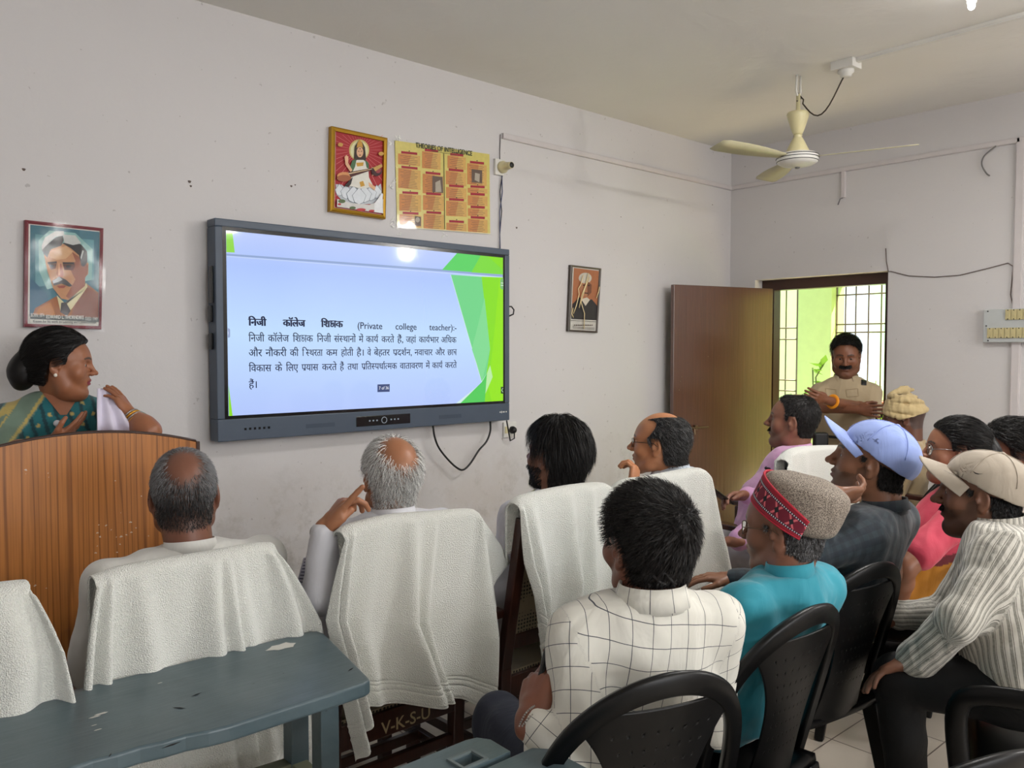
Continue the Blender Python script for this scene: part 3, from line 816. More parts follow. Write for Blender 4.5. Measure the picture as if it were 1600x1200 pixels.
o = casing('conduit', [(WALLX-.007, q.y, zc-.015), (WALLX-.007, q.y, zc-.19)], (-1, 0, 0), .03); tag(o, 'short stub of cable casing hanging below the level casing above the doorway', 'cable casing')
b = MB(); b.tube([(WALLX-.012, q.y, zc-.19), (WALLX-.03, q.y+.01, zc-.20), (WALLX-.02, q.y+.03, zc-.235)], .004, 6); w_ = b.build('wire', plain('wire_grey', sr(120, 116, 118), .6), o, True, rel=True)
q = on(1558, 231, 0, WALLX); b = MB()
b.tube([tuple(cubic0(PP, k/24)) for PP in ([(WALLX-.02, q.y, zc-.015), (WALLX-.02, q.y+.06, zc-.06), (WALLX-.02, q.y+.075, zc-.11), (WALLX-.02, q.y+.05, zc-.165), (WALLX-.02, q.y+.03, zc-.185)],) for k in range(25)], .0045, 8)
tag(b.build('pipe', plain('grey_pipe', sr(120, 118, 116), .5), None, True), 'short curved grey pipe hanging from the casing near the right edge', 'pipe')
# thin wire from the doorway head to the switchboard
b = MB(); P = [on(u, v, 0, WALLX-.006) for u, v in ((1384, 388), (1385, 408), (1388, 424), (1392, 424), (1420, 431), (1460, 433), (1500, 430), (1545, 419), (1575, 411), (1583, 416), (1581, 440), (1579, 460), (1583, 482))]
b.tube(P, .0028, 6); tag(b.build('wire', plain('wire_brown', sr(96, 80, 74), .6), None, True), 'thin wire sagging from above the doorway to the switchboard', 'wire')
# switchboard
a = on(1541, 484, 0, WALLX); c_ = on(1541, 535, 0, WALLX)
root = empty('switchboard', (WALLX-.02, a.y-.2, (a.z+c_.z)/2), 'grey switchboard with cream switches on the wall at the right edge', 'switchboard')
b = MB(); b.box((WALLX-.045, a.y-.50, c_.z), (WALLX, a.y, a.z)); b.build('box', plain('board_grey', sr(186, 190, 190), .45), root, bevel=.003)
M_SW = plain('switch_cream', sr(198, 186, 140), .4)
for row, (n_, y0, z0) in enumerate(((5, a.y-.12, a.z-.035), (12, a.y-.025, c_.z+.055))):
    for k in range(n_):
        b = MB(); y = y0-k*.031; z = z0-.0
        b.box((WALLX-.052, y-.029, z-.03), (WALLX-.045, y, z+.03)); b.box((WALLX-.056, y-.022, z-.012), (WALLX-.052, y-.007, z+.014))
        s_ = b.build('switch', M_SW, root)
        b = MB()
        for zz in (z-.026, z+.026): b.lathe([(.003, 0), (.003, .003)], (WALLX-.0545, y-.0145, zz), 8, R=Matrix.Rotation(-PI/2, 3, 'Y'))
        b.pieces('screw', M_BLACK, s_)
b = MB()
for (dy, z) in ((.015, a.z-.012), (.008, (a.z+c_.z)/2), (.02, c_.z+.01)): b.lathe([(.004, 0), (.004, .003)], (WALLX-.047, a.y-dy-.01, z), 8, R=Matrix.Rotation(-PI/2, 3, 'Y'))
b.pieces('screw', M_BLACK, root)
# lamp holder with wire above the screen
c_ = on(778, 262, 1, WALLY)
root = empty('lamp_holder', (c_.x, WALLY, c_.z), 'cream lamp holder on a square block above the screen corner', 'lamp holder')
b = MB(); b.box((c_.x-.035, WALLY-.02, c_.z-.045), (c_.x+.03, WALLY, c_.z+.045)); b.build('block', M_WHITEP, root, bevel=.003)
R = Matrix.Rotation(PI/2, 3, 'X'); b = MB(); b.lathe([(.034, 0), (.034, .018), (.024, .024), (.022, .05), (.019, .07), (.0185, .085)], (c_.x+.012, WALLY-.02, c_.z), 24, R=R); b.build('cap', M_CREAM, root, True)
b = MB(); b.lathe([(.0165, .0855), (.014, .089)], (c_.x+.012, WALLY-.02, c_.z), 16, R=R); b.build('socket', M_BLACK, root, True)
b = MB(); b.tube([on(782, 210, 1, WALLY-.004), on(781, 235, 1, WALLY-.004), on(781, 250, 1, WALLY-.004)], .003, 6)
tag(b.build('wire', plain('wire_grey', sr(120, 116, 118), .6), None, True), 'short grey wire between casing end and lamp holder', 'wire')
for k, (dx, col) in enumerate(((.0, (60, 70, 110)), (.006, (40, 42, 60)))):
    b = MB(); P = [on(784+dx*200, 272, 1, WALLY-.012), on(785-4*k, 300, 1, WALLY-.012), on(781+3*k, 330, 1, WALLY-.012), on(781, 366, 1, WALLY-.012), on(781+k, 405, 1, WALLY-.012)]
    b.tube(P, .0028, 6); tag(b.build('cable', plain('cable%d' % k, sr(*col), .5), None, True), ('blue cable' if k == 0 else 'dark cable')+' running from the lamp holder down behind the screen', 'cable')

# ---- wall socket, plug and cables below the screen
c_ = on(795, 671, 1, WALLY)
root = empty('wall_socket', (c_.x, WALLY, c_.z), 'white wall socket plate below the right end of the screen', 'socket')
b = MB(); b.box((c_.x-.05, WALLY-.012, c_.z-.045), (c_.x+.05, WALLY, c_.z+.045)); b.build('plate', M_WHITEP, root, bevel=.003)
b = MB(); b.box((c_.x-.042, WALLY-.016, c_.z-.02), (c_.x-.02, WALLY-.011, c_.z+.02)); b.build('switch', M_CREAM, root, bevel=.001)
root = empty('power_plug', (c_.x+.012, WALLY-.016, c_.z), 'black power plug with its cable pushed into the wall socket', 'plug')
b = MB(); b.lathe([(.021, 0), (.022, .012), (.018, .025), (.010, .034)], (c_.x+.012, WALLY-.0125, c_.z-.002), 20, R=R); b.build('plug_body', M_BLACK, root, True)
b = MB(); b.tube([(c_.x+.012, WALLY-.035, c_.z-.01), (c_.x+.008, WALLY-.04, c_.z-.05), (c_.x-.02, WALLY-.035, c_.z-.062), (c_.x-.045, WALLY-.05, c_.z-.01), (c_.x-.07, WALLY-.06, c_.z+.06)], .0045, 8); b.build('cable', M_BLACK, root, True)
b = MB(); CP = [tuple(on(u, v, 1, WALLY-.06)) for u, v in ((676, 660), (679, 682), (686, 700), (700, 718), (714, 731), (724, 734), (735, 724), (748, 704), (760, 690), (766, 674), (766, 658))]; b.tube([tuple(cubic0(CP, k/50)) for k in range(51)], .0055, 8)
tag(b.build('cable', M_BLACK, None, True), 'black cable hanging in a loop below the screen', 'cable')
b = MB(); b.tube([on(u, v, 1, WALLY-.04) for u, v in ((794, 479), (799, 479), (803, 484), (802, 491), (795, 494))], .0045, 8)
tag(b.build('cable', M_BLACK, None, True), 'short black cable loop sticking out behind the right side of the screen', 'cable')

# ================================================================== SCREEN
TY = 3.50
TX0, TX1, TZ0, TZ1 = 1.430, 3.122, 1.098, 2.064
TV = empty('display_screen', ((TX0+TX1)/2, TY+.045, TZ0), 'large wall-mounted flat display showing a slide of Hindi text with green shapes', 'screen')
M_TV = plain('tv_bezel', sr(70, 82, 98), .42); M_TVB = plain('tv_black', (.004, .004, .005), .2)
bz = .034; zb = .098
b = MB()
b.box((TX0, TY, TZ1-bz), (TX1, TY+.085, TZ1)); b.box((TX0, TY, TZ0), (TX1, TY+.085, TZ0+zb)); b.box((TX0, TY, TZ0+zb), (TX0+bz, TY+.085, TZ1-bz)); b.box((TX1-bz, TY, TZ0+zb), (TX1, TY+.085, TZ1-bz))
b.build('bezel', M_TV, TV, bevel=.004)
b = MB(); b.box((TX0+.02, TY+.02, TZ0+.03), (TX1-.02, WALLY-.004, TZ1-.02)); b.build('back_case', M_TVB, TV)
b = MB(); b.box((TX0+bz-.001, TY+.002, TZ0+zb-.001), (TX1-bz+.001, TY+.019, TZ1-bz+.001)); b.build('screen_border', M_TVB, TV)
b = MB()
for z in (1.50, 1.62): b.box((TX0-.012, TY+.03, z), (TX0, TY+.06, z+.07))
b.box((TX0-.010, TY+.02, 1.70), (TX0, TY+.05, 1.86)); b.pieces('side_button', M_TVB, TV, bevel=.003)
SX0, SX1, SZ0, SZ1 = TX0+.050, TX1-.050, TZ0+.112, TZ1-.050
SY = TY+.0010
def S(px, py):
    """point of the slide from the 1557x1200 enlargement of the display"""
    p = on(330+px/3.244, 330+py/3.244, 1, SY); return p.x, p.z
def clipS(x, z): return min(max(x, SX0), SX1), min(max(z, SZ0), SZ1)
def emis(c, s=.82):
    k = ('em', c, s)
    if k not in MATS:
        t = NT('lit_pixels'); t.col((.01, .01, .012)).rough(.05).set(Emission_Color=(*sr(*c), 1), Emission_Strength=s, Specular_IOR_Level=.35)
        MATS[k] = t.m
    return MATS[k]
t = NT('slide_background'); g = t.coord('Generated'); s_ = t.t.nodes.new('ShaderNodeSeparateXYZ'); t.l(g, s_.inputs[0])
c1 = t.ramp(s_.outputs[2], [(0, sr(178, 198, 250)), (.45, sr(190, 219, 252)), (.82, sr(172, 196, 250)), (1, sr(186, 203, 250))])
t.col((.01, .01, .012)).rough(.05).set(Emission_Strength=.88, Specular_IOR_Level=.35); t.l(c1, t.b.inputs['Emission Color'])
b = MB(); b.box((SX0, SY, SZ0), (SX1, SY+.004, SZ1)); SLIDE = b.build('slide', t.m, TV)
_lay = [0]
def shp(pts, c, s=.82):
    _lay[0] += 1; y = SY-.0002*_lay[0]-.0003
    V = [(*clipS(*S(*p)), 0) for p in pts]; V = [(v[0], y, v[1]) for v in V]
    mesh_np('slide_shape', np.array(V), [tuple(range(len(V)))], emis(c, s), TV, smooth=False)
LIME = (138, 226, 32); GR = (96, 214, 104); LG = (116, 216, 140); PALE = (214, 240, 236)
shp([(40, 212), (1170, 294), (1490, 322), (1490, 334), (1170, 306), (40, 222)], (150, 172, 214))
shp([(40, 224), (1490, 335), (1490, 338), (40, 227)], (206, 222, 250))
shp([(30, 40), (107, 104), (119, 210), (30, 204)], (150, 222, 80))
shp([(1245, 190), (1500, 200), (1500, 323), (1170, 297)], GR); shp([(1375, 190), (1500, 200), (1500, 323), (1320, 310)], LIME); shp([(1365, 200), (1400, 200), (1500, 300), (1500, 323), (1318, 310)], (128, 222, 64))
shp([(1212, 322), (1490, 336), (1500, 1010), (1240, 1020), (1370, 870)], PALE)
shp([(1214, 322), (1375, 333), (1412, 700), (1396, 822), (1370, 862)], LG)
shp([(1369, 332), (1500, 338), (1500, 1010), (1380, 1012), (1394, 822), (1412, 700)], LIME)
shp([(1460, 340), (1500, 345), (1500, 1010), (1420, 1012), (1405, 900)], (150, 232, 20))
shp([(1384, 440), (1412, 700), (1372, 858), (1320, 700)], (132, 222, 150))
shp([(1396, 822), (1385, 1012), (1262, 1020), (1370, 866)], (84, 206, 92))
shp([(1396, 822), (1412, 780), (1425, 840), (1388, 925)], (190, 240, 170))
shp([(60, 880), (108, 1100), (60, 1110)], (146, 226, 50))
shp([(62, 592), (90, 595), (94, 600), (94, 636), (90, 641), (62, 641)], (150, 166, 206)); shp([(72, 604), (76, 603), (86, 617), (76, 632), (72, 630), (81, 617)], (225, 232, 250))
shp([(1463, 350), (1470, 341), (1482, 343), (1482, 398), (1470, 396), (1463, 388)], (126, 190, 120)); shp([(1466, 362), (1480, 363), (1480, 367), (1466, 366)], (225, 240, 220)); shp([(1466, 374), (1480, 375), (1480, 379), (1466, 378)], (225, 240, 220))
shp([(1466, 890), (1484, 890), (1484, 925), (1466, 924)], (30, 66, 30)); shp([(1478, 897), (1471, 907), (1478, 917), (1475, 918), (1468, 907), (1475, 896)], (190, 230, 190))
shp([(840, 878), (902, 876), (902, 915), (840, 917)], (62, 76, 122))
# bottom bar of the display
b = MB(); p = on(330+735/3.244, 330+1100/3.244, 1, TY); q = on(330+1008/3.244, 330+1085/3.244, 1, TY)
b.box((p.x, TY-.003, TZ0+.024), (q.x, TY+.01, TZ0+.074)); b.build('control_panel', M_TVB, TV, bevel=.002)
M_IC = emis((190, 200, 210), .35); b = MB(); mx = (p.x+q.x)/2+.0; R90 = Matrix.Rotation(PI/2, 3, 'X')
pts = [(mx+.015*math.cos(t_), TY-.0045, TZ0+.049+.015*math.sin(t_)) for t_ in np.linspace(0, 2*PI, 25)]; b.tube(pts, .0018, 6, cap=False)
for k in (-4, -3, -2, 2, 3, 4): b.box((mx+k*.021-.004, TY-.0045, TZ0+.046), (mx+k*.021+.004, TY-.003, TZ0+.053))
b.pieces('control_icon', M_IC, TV)
b = MB()
for k in range(6): b.box((TX0+.12+k*.022, TY-.0012, TZ0+.045), (TX0+.13+k*.022, TY+.001, TZ0+.055))
for x in (.40, .42): pass
b.pieces('port', M_TVB, TV)
b = MB()
for x0 in (TX0+.42, TX1-.50): b.box((x0, TY-.0008, TZ0+.034), (x0+.15, TY+.001, TZ0+.054))
b.pieces('speaker_grille', plain('tv_grille', sr(58, 70, 86), .6), TV)
b = MB()
for k, (w_, h_) in enumerate(((.007, .007), (.005, .012), (.008, .007), (.004, .007), (.007, .007))): b.box((TX1-.075+k*.0115, TY-.001, TZ0+.049-h_/2), (TX1-.075+k*.0115+w_, TY+.001, TZ0+.049+h_/2))
b.build('maker_mark', M_WHITE, TV)

# ---- lettering (built-in font; Devanagari clusters assembled by hand)
def text_mesh(s_, bold=0.0):
    cu = bpy.data.curves.new('t', 'FONT'); cu.body = s_; cu.size = 1.0; cu.offset = bold; cu.resolution_u = 3; cu.fill_mode = 'FRONT'
    o = bpy.data.objects.new('t', cu); COL.objects.link(o); dg = bpy.context.evaluated_depsgraph_get(); dg.update()
    me = bpy.data.meshes.new_from_object(o.evaluated_get(dg)); V = [tuple(v.co)[:2] for v in me.vertices]; Fc = [tuple(p.vertices) for p in me.polygons]
    bpy.data.objects.remove(o); bpy.data.curves.remove(cu); bpy.data.meshes.remove(me); return V, Fc
_adv = {}
def advance(s_):
    if s_ not in _adv:
        a = min(v[0] for v in text_mesh('|')[0]); _adv[s_] = min(v[0] for v in text_mesh(s_+'|')[0][-4:]) if False else None
        V, Fc = text_mesh(s_+'|'); xs = sorted(v[0] for v in V); _adv[s_] = (max(xs)-(max(v[0] for v in text_mesh('|')[0])))
    return _adv[s_]
def stroke2(pts, w_):
    V = []; Fc = []
    for i in range(len(pts)-1):
        a, c_ = np.array(pts[i], float), np.array(pts[i+1], float); d = (c_-a)/(np.linalg.norm(c_-a)+1e-9); n_ = np.array((-d[1], d[0]))*w_/2; e = d*w_*.3
        k = len(V); V += [tuple(a-n_-e), tuple(c_-n_+e), tuple(c_+n_+e), tuple(a+n_-e)]; Fc.append((k, k+1, k+2, k+3))
    return V, Fc
def bisect(V, Fc, x):
    import bmesh
    bm = bmesh.new(); vs = [bm.verts.new((v[0], v[1], 0)) for v in V]
    for f in Fc:
        try: bm.faces.new([vs[i] for i in f])
        except ValueError: pass
    bmesh.ops.bisect_plane(bm, geom=bm.verts[:]+bm.edges[:]+bm.faces[:], plane_co=(x, 0, 0), plane_no=(1, 0, 0), clear_outer=True)
    bm.verts.index_update(); V2 = [tuple(v.co)[:2] for v in bm.verts]; F2 = [tuple(v.index for v in f.verts) for f in bm.faces]; bm.free(); return V2, F2
def word(units, bold=0.0):
    """units: strings, ('h',c) half letter, ('reph',), ('rakar',), ('ksha',), ('tra',)"""
    V = []; Fc = []; x = 0.0; W_ = .058+bold*2
    def put(v, f, dx):
        b0 = len(V); V.extend((a+dx, c_) for a, c_ in v); Fc.extend(tuple(i+b0 for i in q) for q in f)
    for u in units:
        if isinstance(u, str): v, f = text_mesh(u, bold); put(v, f, x); x += advance(u)
        elif u[0] == 'h':
            v, f = text_mesh(u[1], bold); a = advance(u[1]); cut = a-(.17 if u[1] != 'त' else .18); v, f = bisect(v, f, cut); put(v, f, x); x += cut
        elif u[0] == 'reph': put(*stroke2([(-.13, .64), (-.21, .70), (-.20, .80), (-.11, .82), (-.05, .76)], W_), x)
        elif u[0] == 'rakar': put(*stroke2([(-.30, .02), (-.20, .13), (-.11, .19)], W_), x)
        elif u[0] == 'ksha':
            put(*stroke2([(0, .63), (.66, .63)], W_), x); put(*stroke2([(.56, .63), (.56, 0)], W_), x)
            put(*stroke2([(.30, .63), (.16, .56), (.10, .45), (.18, .34), (.32, .30), (.40, .38), (.34, .46), (.22, .42), (.12, .26), (.12, .10), (.24, .04), (.36, .12), (.40, .24), (.56, .30)], W_*.85), x); x += .66
        elif u[0] == 'tra':
            put(*stroke2([(0, .63), (.52, .63)], W_), x); put(*stroke2([(.42, .63), (.42, 0)], W_), x); put(*stroke2([(.42, .42), (.08, .42), (.42, .22)], W_), x); put(*stroke2([(.08, .42), (.30, .10)], W_*.8), x); x += .52
    return V, Fc, x
def put_words(name, words, y, mat, parent, size, fit=True):
    """words: (units, x0, x1, z) world placement on a plane of constant y, facing -y; one mesh"""
    VV = []; FF = []
    for un, x0, x1, z, bold in words:
        V, Fc, w_ = word(un, 0)
        if not V: continue
        xs = [v[0] for v in V]; lo_, hi_ = min(xs), max(xs); sx = (x1-x0)/(hi_-lo_) if x1 else size
        for q_, (ox, oz) in enumerate(((0, 0),)+(((bold*size, 0), (bold*size*.5, bold*size*.5), (-bold*size, 0)) if bold else ())):
            b0 = len(VV); VV += [(x0+(v[0]-lo_)*sx+ox, y-.00005*q_, z+v[1]*size+oz) for v in V]; FF += [tuple(i+b0 for i in f) for f in Fc]
    return mesh_np(name, np.array(VV), FF, mat, parent, smooth=False)
RP, RK, KS, TR = ('reph',), ('rakar',), ('ksha',), ('tra',)
h = lambda c_: ('h', c_)
L1 = [(['निजी'.replace('नि', 'िन')], 78, 200), (['कॉलेज'], 318, 470), (['िश', KS, 'क'], 582, 732), (['(Private'], 835, 1005), (['college'], 1098, 1243), (['teacher):-'], 1332, 1520)]
L2 = [(['िनजी'], 78, 188), (['कॉलेज'], 213, 358), (['िश', KS, 'क'], 385, 525), (['िनजी'], 553, 650), (['सं', h('स'), 'थानों'], 672, 822), (['में'], 843, 875), (['का', 'य', RP], 893, 978), (['करते'], 1000, 1088), (['हैं,'], 1110, 1150), (['जहां'], 1170, 1240), (['का', 'य', RP, 'भार'], 1260, 1398), (['अ', 'िधक'], 1415, 1520)]
L3 = [(['और'], 80, 172), (['नौकरी'], 196, 342), (['की'], 365, 425), (['ि', h('स'), 'थरता'], 450, 592), (['कम'], 617, 695), (['होती'], 720, 805), (['है।'], 828, 876), (['वे'], 902, 928), (['बेहतर'], 948, 1058), (['प', RK, 'द', 'श', RP, 'न,'], 1080, 1210), (['नवाचार'], 1230, 1355), (['और'], 1375, 1440), (['छा', TR], 1458, 1522)]
L4 = [(['िवकास'], 80, 236), (['के'], 262, 312), (['िलए'], 338, 422), (['प', RK, 'यास'], 446, 562), (['करते'], 588, 690), (['हैं'], 712, 740), (['तथा'], 765, 838), (['प', RK, 'ित', h('स'), 'प', 'धा', RP, h('त'), 'मक'], 862, 1108), (['वातावरण'], 1128, 1288), (['में'], 1308, 1336), (['का', 'य', RP], 1352, 1424), (['करते'], 1442, 1522)]
L5 = [(['हैं।'], 80, 134)]
TT = lambda px, py: on(370+px/4.444, 480+py/4.444, 1, SY)
ws = []
for L_, yb, bo in ((L1, 128, .014), (L2, 238, 0), (L3, 341, 0), (L4, 448, 0), (L5, 562, 0)):
    z = TT(80, yb).z
    for un, x0, x1 in L_:
        bb_ = bo if not un[0][0] in '(ct' else 0
        zz = z if not un[0][0] in '(ct' else TT(840, 150).z
        ws.append((un, TT(x0, yb).x, TT(x1, yb).x, zz, bb_*3+.012))
put_words('slide_text', ws, SY-.0060, emis((34, 46, 84), .55), TV, .047)
put_words('page_number', [(['7 of 36'], TT(983, 565).x, TT(1050, 565).x, TT(983, 572).z, .01)], SY-.0062, emis((230, 236, 250), .8), TV, .022)

# ================================================================== PICTURES
def art(name, parent, conv, shapes, y0, step=.00035, mirror=1):
    MM = []; ids = []; VV = []; FF = []
    for i, (c, *polys) in enumerate(shapes):
        m = flat(c)
        if m not in MM: MM.append(m)
        for pl in polys:
            b0 = len(VV); k_ = polys.index(pl); VV += [(on(*conv(*p), 1, y0).x, y0-step*(i+1)-step*.6*k_/len(polys), on(*conv(*p), 1, y0).z) for p in pl]; FF.append(tuple(range(b0, len(VV)))); ids.append(MM.index(m))
    return mesh_np(name, np.array(VV), FF, None, parent, smooth=False, mats=MM, midx=ids)
def circ(cx, cy, rx, ry=None, n=20, a0=0, a1=2*PI): ry = ry or rx; return [(cx+rx*math.cos(t_), cy+ry*math.sin(t_)) for t_ in np.linspace(a0, a1, n, endpoint=abs(a1-a0-2*PI) > .01)]
def frame(name, root, conv, outer, inner, y0, th, mat):
    o_ = [on(*conv(*p), 1, y0) for p in outer]; i_ = [on(*conv(*p), 1, y0) for p in inner]; V = []
    for y in (WALLY-.001, y0-.0): V += [(p.x, y, p.z) for p in o_]+[(p.x, y, p.z) for p in i_]
    for y in (y0-.004,): V += [(p.x*.6+q.x*.4, y, p.z*.6+q.z*.4) for p, q in zip(o_, i_)]
    Fc = []
    for k in range(4):
        j = (k+1) % 4
        Fc += [(k, j, 8+j, 8+k), (8+k, 8+j, 16+j, 16+k), (16+k, 16+j, 12+j, 12+k), (12+k, 12+j, 4+j, 4+k), (4+k, 4+j, j, k)]
    return mesh_np(name, np.array(V), Fc, mat, root, smooth=False)
def backing(root, conv, outer, y0, mat):
    o_ = [on(*conv(*p), 1, y0) for p in outer]; V = [(p.x, WALLY-.001, p.z) for p in o_]+[(p.x, y0, p.z) for p in o_]
    return mesh_np('backing', np.array(V), [(3,2,1,0), (4,5,6,7)]+[(k, (k+1) % 4, 4+(k+1) % 4, 4+k) for k in range(4)], mat, root, smooth=False)
def wrap(root, conv, quad, y, name='plastic_wrap'):
    V = [on(*conv(*p), 1, y) for p in quad]; n = 8
    VV = []; 
    for i in range(n+1):
        for j in range(n+1):
            a_, b_ = i/n, j/n; p = V[0]*(1-a_)*(1-b_)+V[1]*a_*(1-b_)+V[2]*a_*b_+V[3]*(1-a_)*b_
            VV.append((p.x, y-.003*math.sin(a_*9+b_*4)*math.sin(b_*7)-.002, p.z))
    Fc = [(i*(n+1)+j, (i+1)*(n+1)+j, (i+1)*(n+1)+j+1, i*(n+1)+j+1) for i in range(n) for j in range(n)]
    return mesh_np(name, np.array(VV), Fc, M_WRAP, root)
t = NT('clear_wrap'); tr = t.n('ShaderNodeBsdfTransparent'); gl = t.n('ShaderNodeBsdfGlossy', Roughness=.12); mx_ = t.t.nodes.new('ShaderNodeMixShader')
nb = t.n('ShaderNodeBump', Strength=.3, Distance=.006); t.l(t.noise(t.coord(), 9, 2), nb.inputs['Height']); t.l(nb.outputs[0], gl.inputs['Normal'])
mx_.inputs[0].default_value = .02; t.l(tr.outputs[0], mx_.inputs[1]); t.l(gl.outputs[0], mx_.inputs[2]); t.l(mx_.outputs[0], t.out.inputs[0]); M_WRAP = t.m

# portrait of a moustached man
cv = lambda x, y: (x/5.455, 320+y/5.455); y0 = WALLY-.022
c_ = on(100, 430, 1, WALLY)
root = empty('framed_picture', (c_.x, WALLY, c_.z), 'maroon framed portrait print of a moustached man in brown suit, above the lectern', 'picture')
OUT = [(213, 128), (882, 200), (864, 1062), (206, 1040)]
frame('frame', root, cv, OUT, [(244, 160), (855, 222), (842, 1034), (236, 1014)], y0, .02, plain('maroon_frame', sr(122, 40, 52), .35))
backing(root, cv, [(230, 150), (865, 212), (850, 1045), (222, 1025)], WALLY-.012, M_WHITE)
FACE = (196, 140, 96); FD = (150, 84, 56)
art('print', root, cv, [
 ((225, 222, 214), [(244, 158), (858, 220), (843, 1036), (236, 1016)]),
 ((52, 110, 128), [(258, 170), (848, 232), (836, 970), (252, 950)]),
 ((92, 150, 160), [(300, 250), (800, 300), (800, 640), (300, 700)]),
 ((138, 184, 180), [(330, 300), (420, 220), (640, 240), (790, 380), (780, 640), (400, 720), (330, 560)]),
 ((44, 96, 124), [(256, 620), (400, 760), (420, 860), (256, 940)]),
 ((160, 96, 50), [(272, 950), (300, 880), (480, 780), (560, 930), (640, 820), (735, 670), (838, 750), (836, 970)]),
 ((128, 68, 40), [(600, 960), (640, 850), (735, 690), (838, 760), (836, 968)]), ((188, 120, 54), [(290, 945), (330, 880), (430, 830), (470, 930), (450, 955)]),
 ((216, 206, 160), [(482, 770), (560, 850), (735, 665), (745, 700), (600, 900), (560, 830), (515, 915)]),
 ((62, 56, 60), [(520, 835), (560, 830), (600, 905), (570, 950), (512, 915)]),
 (FACE, [(372, 420), (440, 350), (560, 330), (660, 370), (720, 470), (752, 500), (750, 590), (722, 620), (725, 690), (580, 812), (520, 800), (450, 710), (400, 560)]),
 (FD, [(610, 400), (720, 480), (750, 520), (745, 590), (722, 625), (722, 690), (590, 805), (560, 780), (640, 640), (600, 560), (640, 480)]),
 ((214, 168, 124), [(420, 400), (560, 350), (620, 400), (560, 460), (480, 470), (400, 440)]),
 ((34, 30, 32), [(355, 380), (470, 280), (530, 260), (540, 300), (520, 350), (430, 380), (400, 450), (370, 420)], [(530, 330), (600, 310), (690, 340), (740, 400), (742, 490), (712, 530), (690, 520), (670, 430), (600, 370)]),
 ((198, 200, 196), [(352, 350), (380, 280), (470, 225), (540, 225), (545, 262), (470, 275), (400, 340), (358, 385)], [(535, 255), (640, 262), (690, 330), (620, 345), (545, 325)], [(682, 450), (700, 385), (712, 395), (690, 470)]),
 ((44, 28, 26), [(402, 490), (480, 482), (482, 500), (406, 508)], [(530, 490), (630, 490), (632, 512), (532, 506)]),
 ((92, 46, 36), [(410, 508), (480, 503), (470, 545), (430, 555)], [(532, 508), (640, 515), (620, 560), (545, 555)]),
 ((28, 22, 22), circ(440, 522, 17, 12), circ(580, 528, 22, 13)),
 ((170, 90, 62), [(495, 500), (520, 505), (540, 600), (520, 625), (490, 615), (480, 590)]),
 ((216, 160, 118), [(492, 500), (506, 500), (510, 600), (488, 600)]),
 ((58, 54, 58), [(440, 650), (500, 612), (560, 640), (612, 690), (590, 700), (520, 672), (455, 690)]), ((180, 184, 188), [(445, 650), (500, 614), (530, 640), (490, 660), (450, 672)]),
 ((160, 76, 62), [(480, 690), (560, 690), (540, 712), (500, 710)]),
 ((70, 78, 76), [(254, 935), (838, 965), (836, 1000), (254, 972)]),
 ((226, 224, 214), [(254, 975), (836, 1003), (835, 1022), (253, 1002)]),
], y0+.006)
z1 = on(*cv(400, 964), 1, y0).z; z2 = on(*cv(400, 996), 1, y0).z; X_ = lambda x: on(*cv(x, 960), 1, y0).x
put_words('caption', [(['EDWARD L. THORNDIKE'], X_(392), X_(712), z1-.002, .012), (['BORN: 1874'], X_(262), X_(375), z1+.003, 0), (['DIED: 1949'], X_(726), X_(828), z1-.006, 0)], y0-.0045, flat((232, 230, 222)), root, .020)
put_words('caption', [(['Known for his work on Learning and Connectionism'], X_(280), X_(815), z2-.004, .012)], y0-.0045, flat((40, 40, 44)), root, .014)
wrap(root, cv, [(215, 118), (905, 192), (890, 1085), (200, 1055)], y0-.008)
# goddess print in a gold frame
cv2 = lambda x, y: (500+x/5.333, 180+y/5.333); y0 = WALLY-.03
c_ = on(560, 268, 1, WALLY)
root = empty('framed_picture', (c_.x, WALLY, c_.z), 'gold framed red religious print of a seated figure with a lute on a white lotus', 'picture')
frame('frame', root, cv2, [(97, 90), (563, 190), (547, 866), (86, 800)], [(128, 130), (535, 215), (526, 832), (120, 770)], y0, .025, plain('gold_frame', sr(176, 134, 36), .35, .6, bump=.4, bscale=120))
backing(root, cv2, [(105, 98), (555, 196), (540, 858), (95, 792)], WALLY-.016, M_EDGE)
sh_ = [((206, 150, 160), [(118, 124), (540, 210), (530, 838), (112, 774)]), ((168, 34, 42), [(132, 136), (530, 222), (522, 826), (124, 766)])]
rays = []
for k in range(34):
    a_ = 2*PI*k/34; r1 = 520; 
    p_ = [(325+75*math.cos(a_-.010), 290+75*math.sin(a_-.010)), (325+r1*math.cos(a_-.006), 290+r1*math.sin(a_-.006)), (325+r1*math.cos(a_+.006), 290+r1*math.sin(a_+.006)), (325+75*math.cos(a_+.010), 290+75*math.sin(a_+.010))]
    q_ = []
    for (x, y) in p_:
        # keep rays inside the print
        f_ = 1.0
        for (lim, comp, c0, sgn) in ((134, 0, 325, -1), (524, 0, 325, 1)):
            d_ = (x-325)
            if sgn*d_ > sgn*(lim-325): f_ = min(f_, (lim-325)/d_)
        dy = y-290; top = (-125); bot = 470
        if dy*f_ < top: f_ = min(f_, top/dy)
        if dy*f_ > bot: f_ = min(f_, bot/dy)
        q_.append((325+(x-325)*f_, 290+dy*f_))
    rays.append(q_)
sh_.append(((222, 130, 130), *rays))
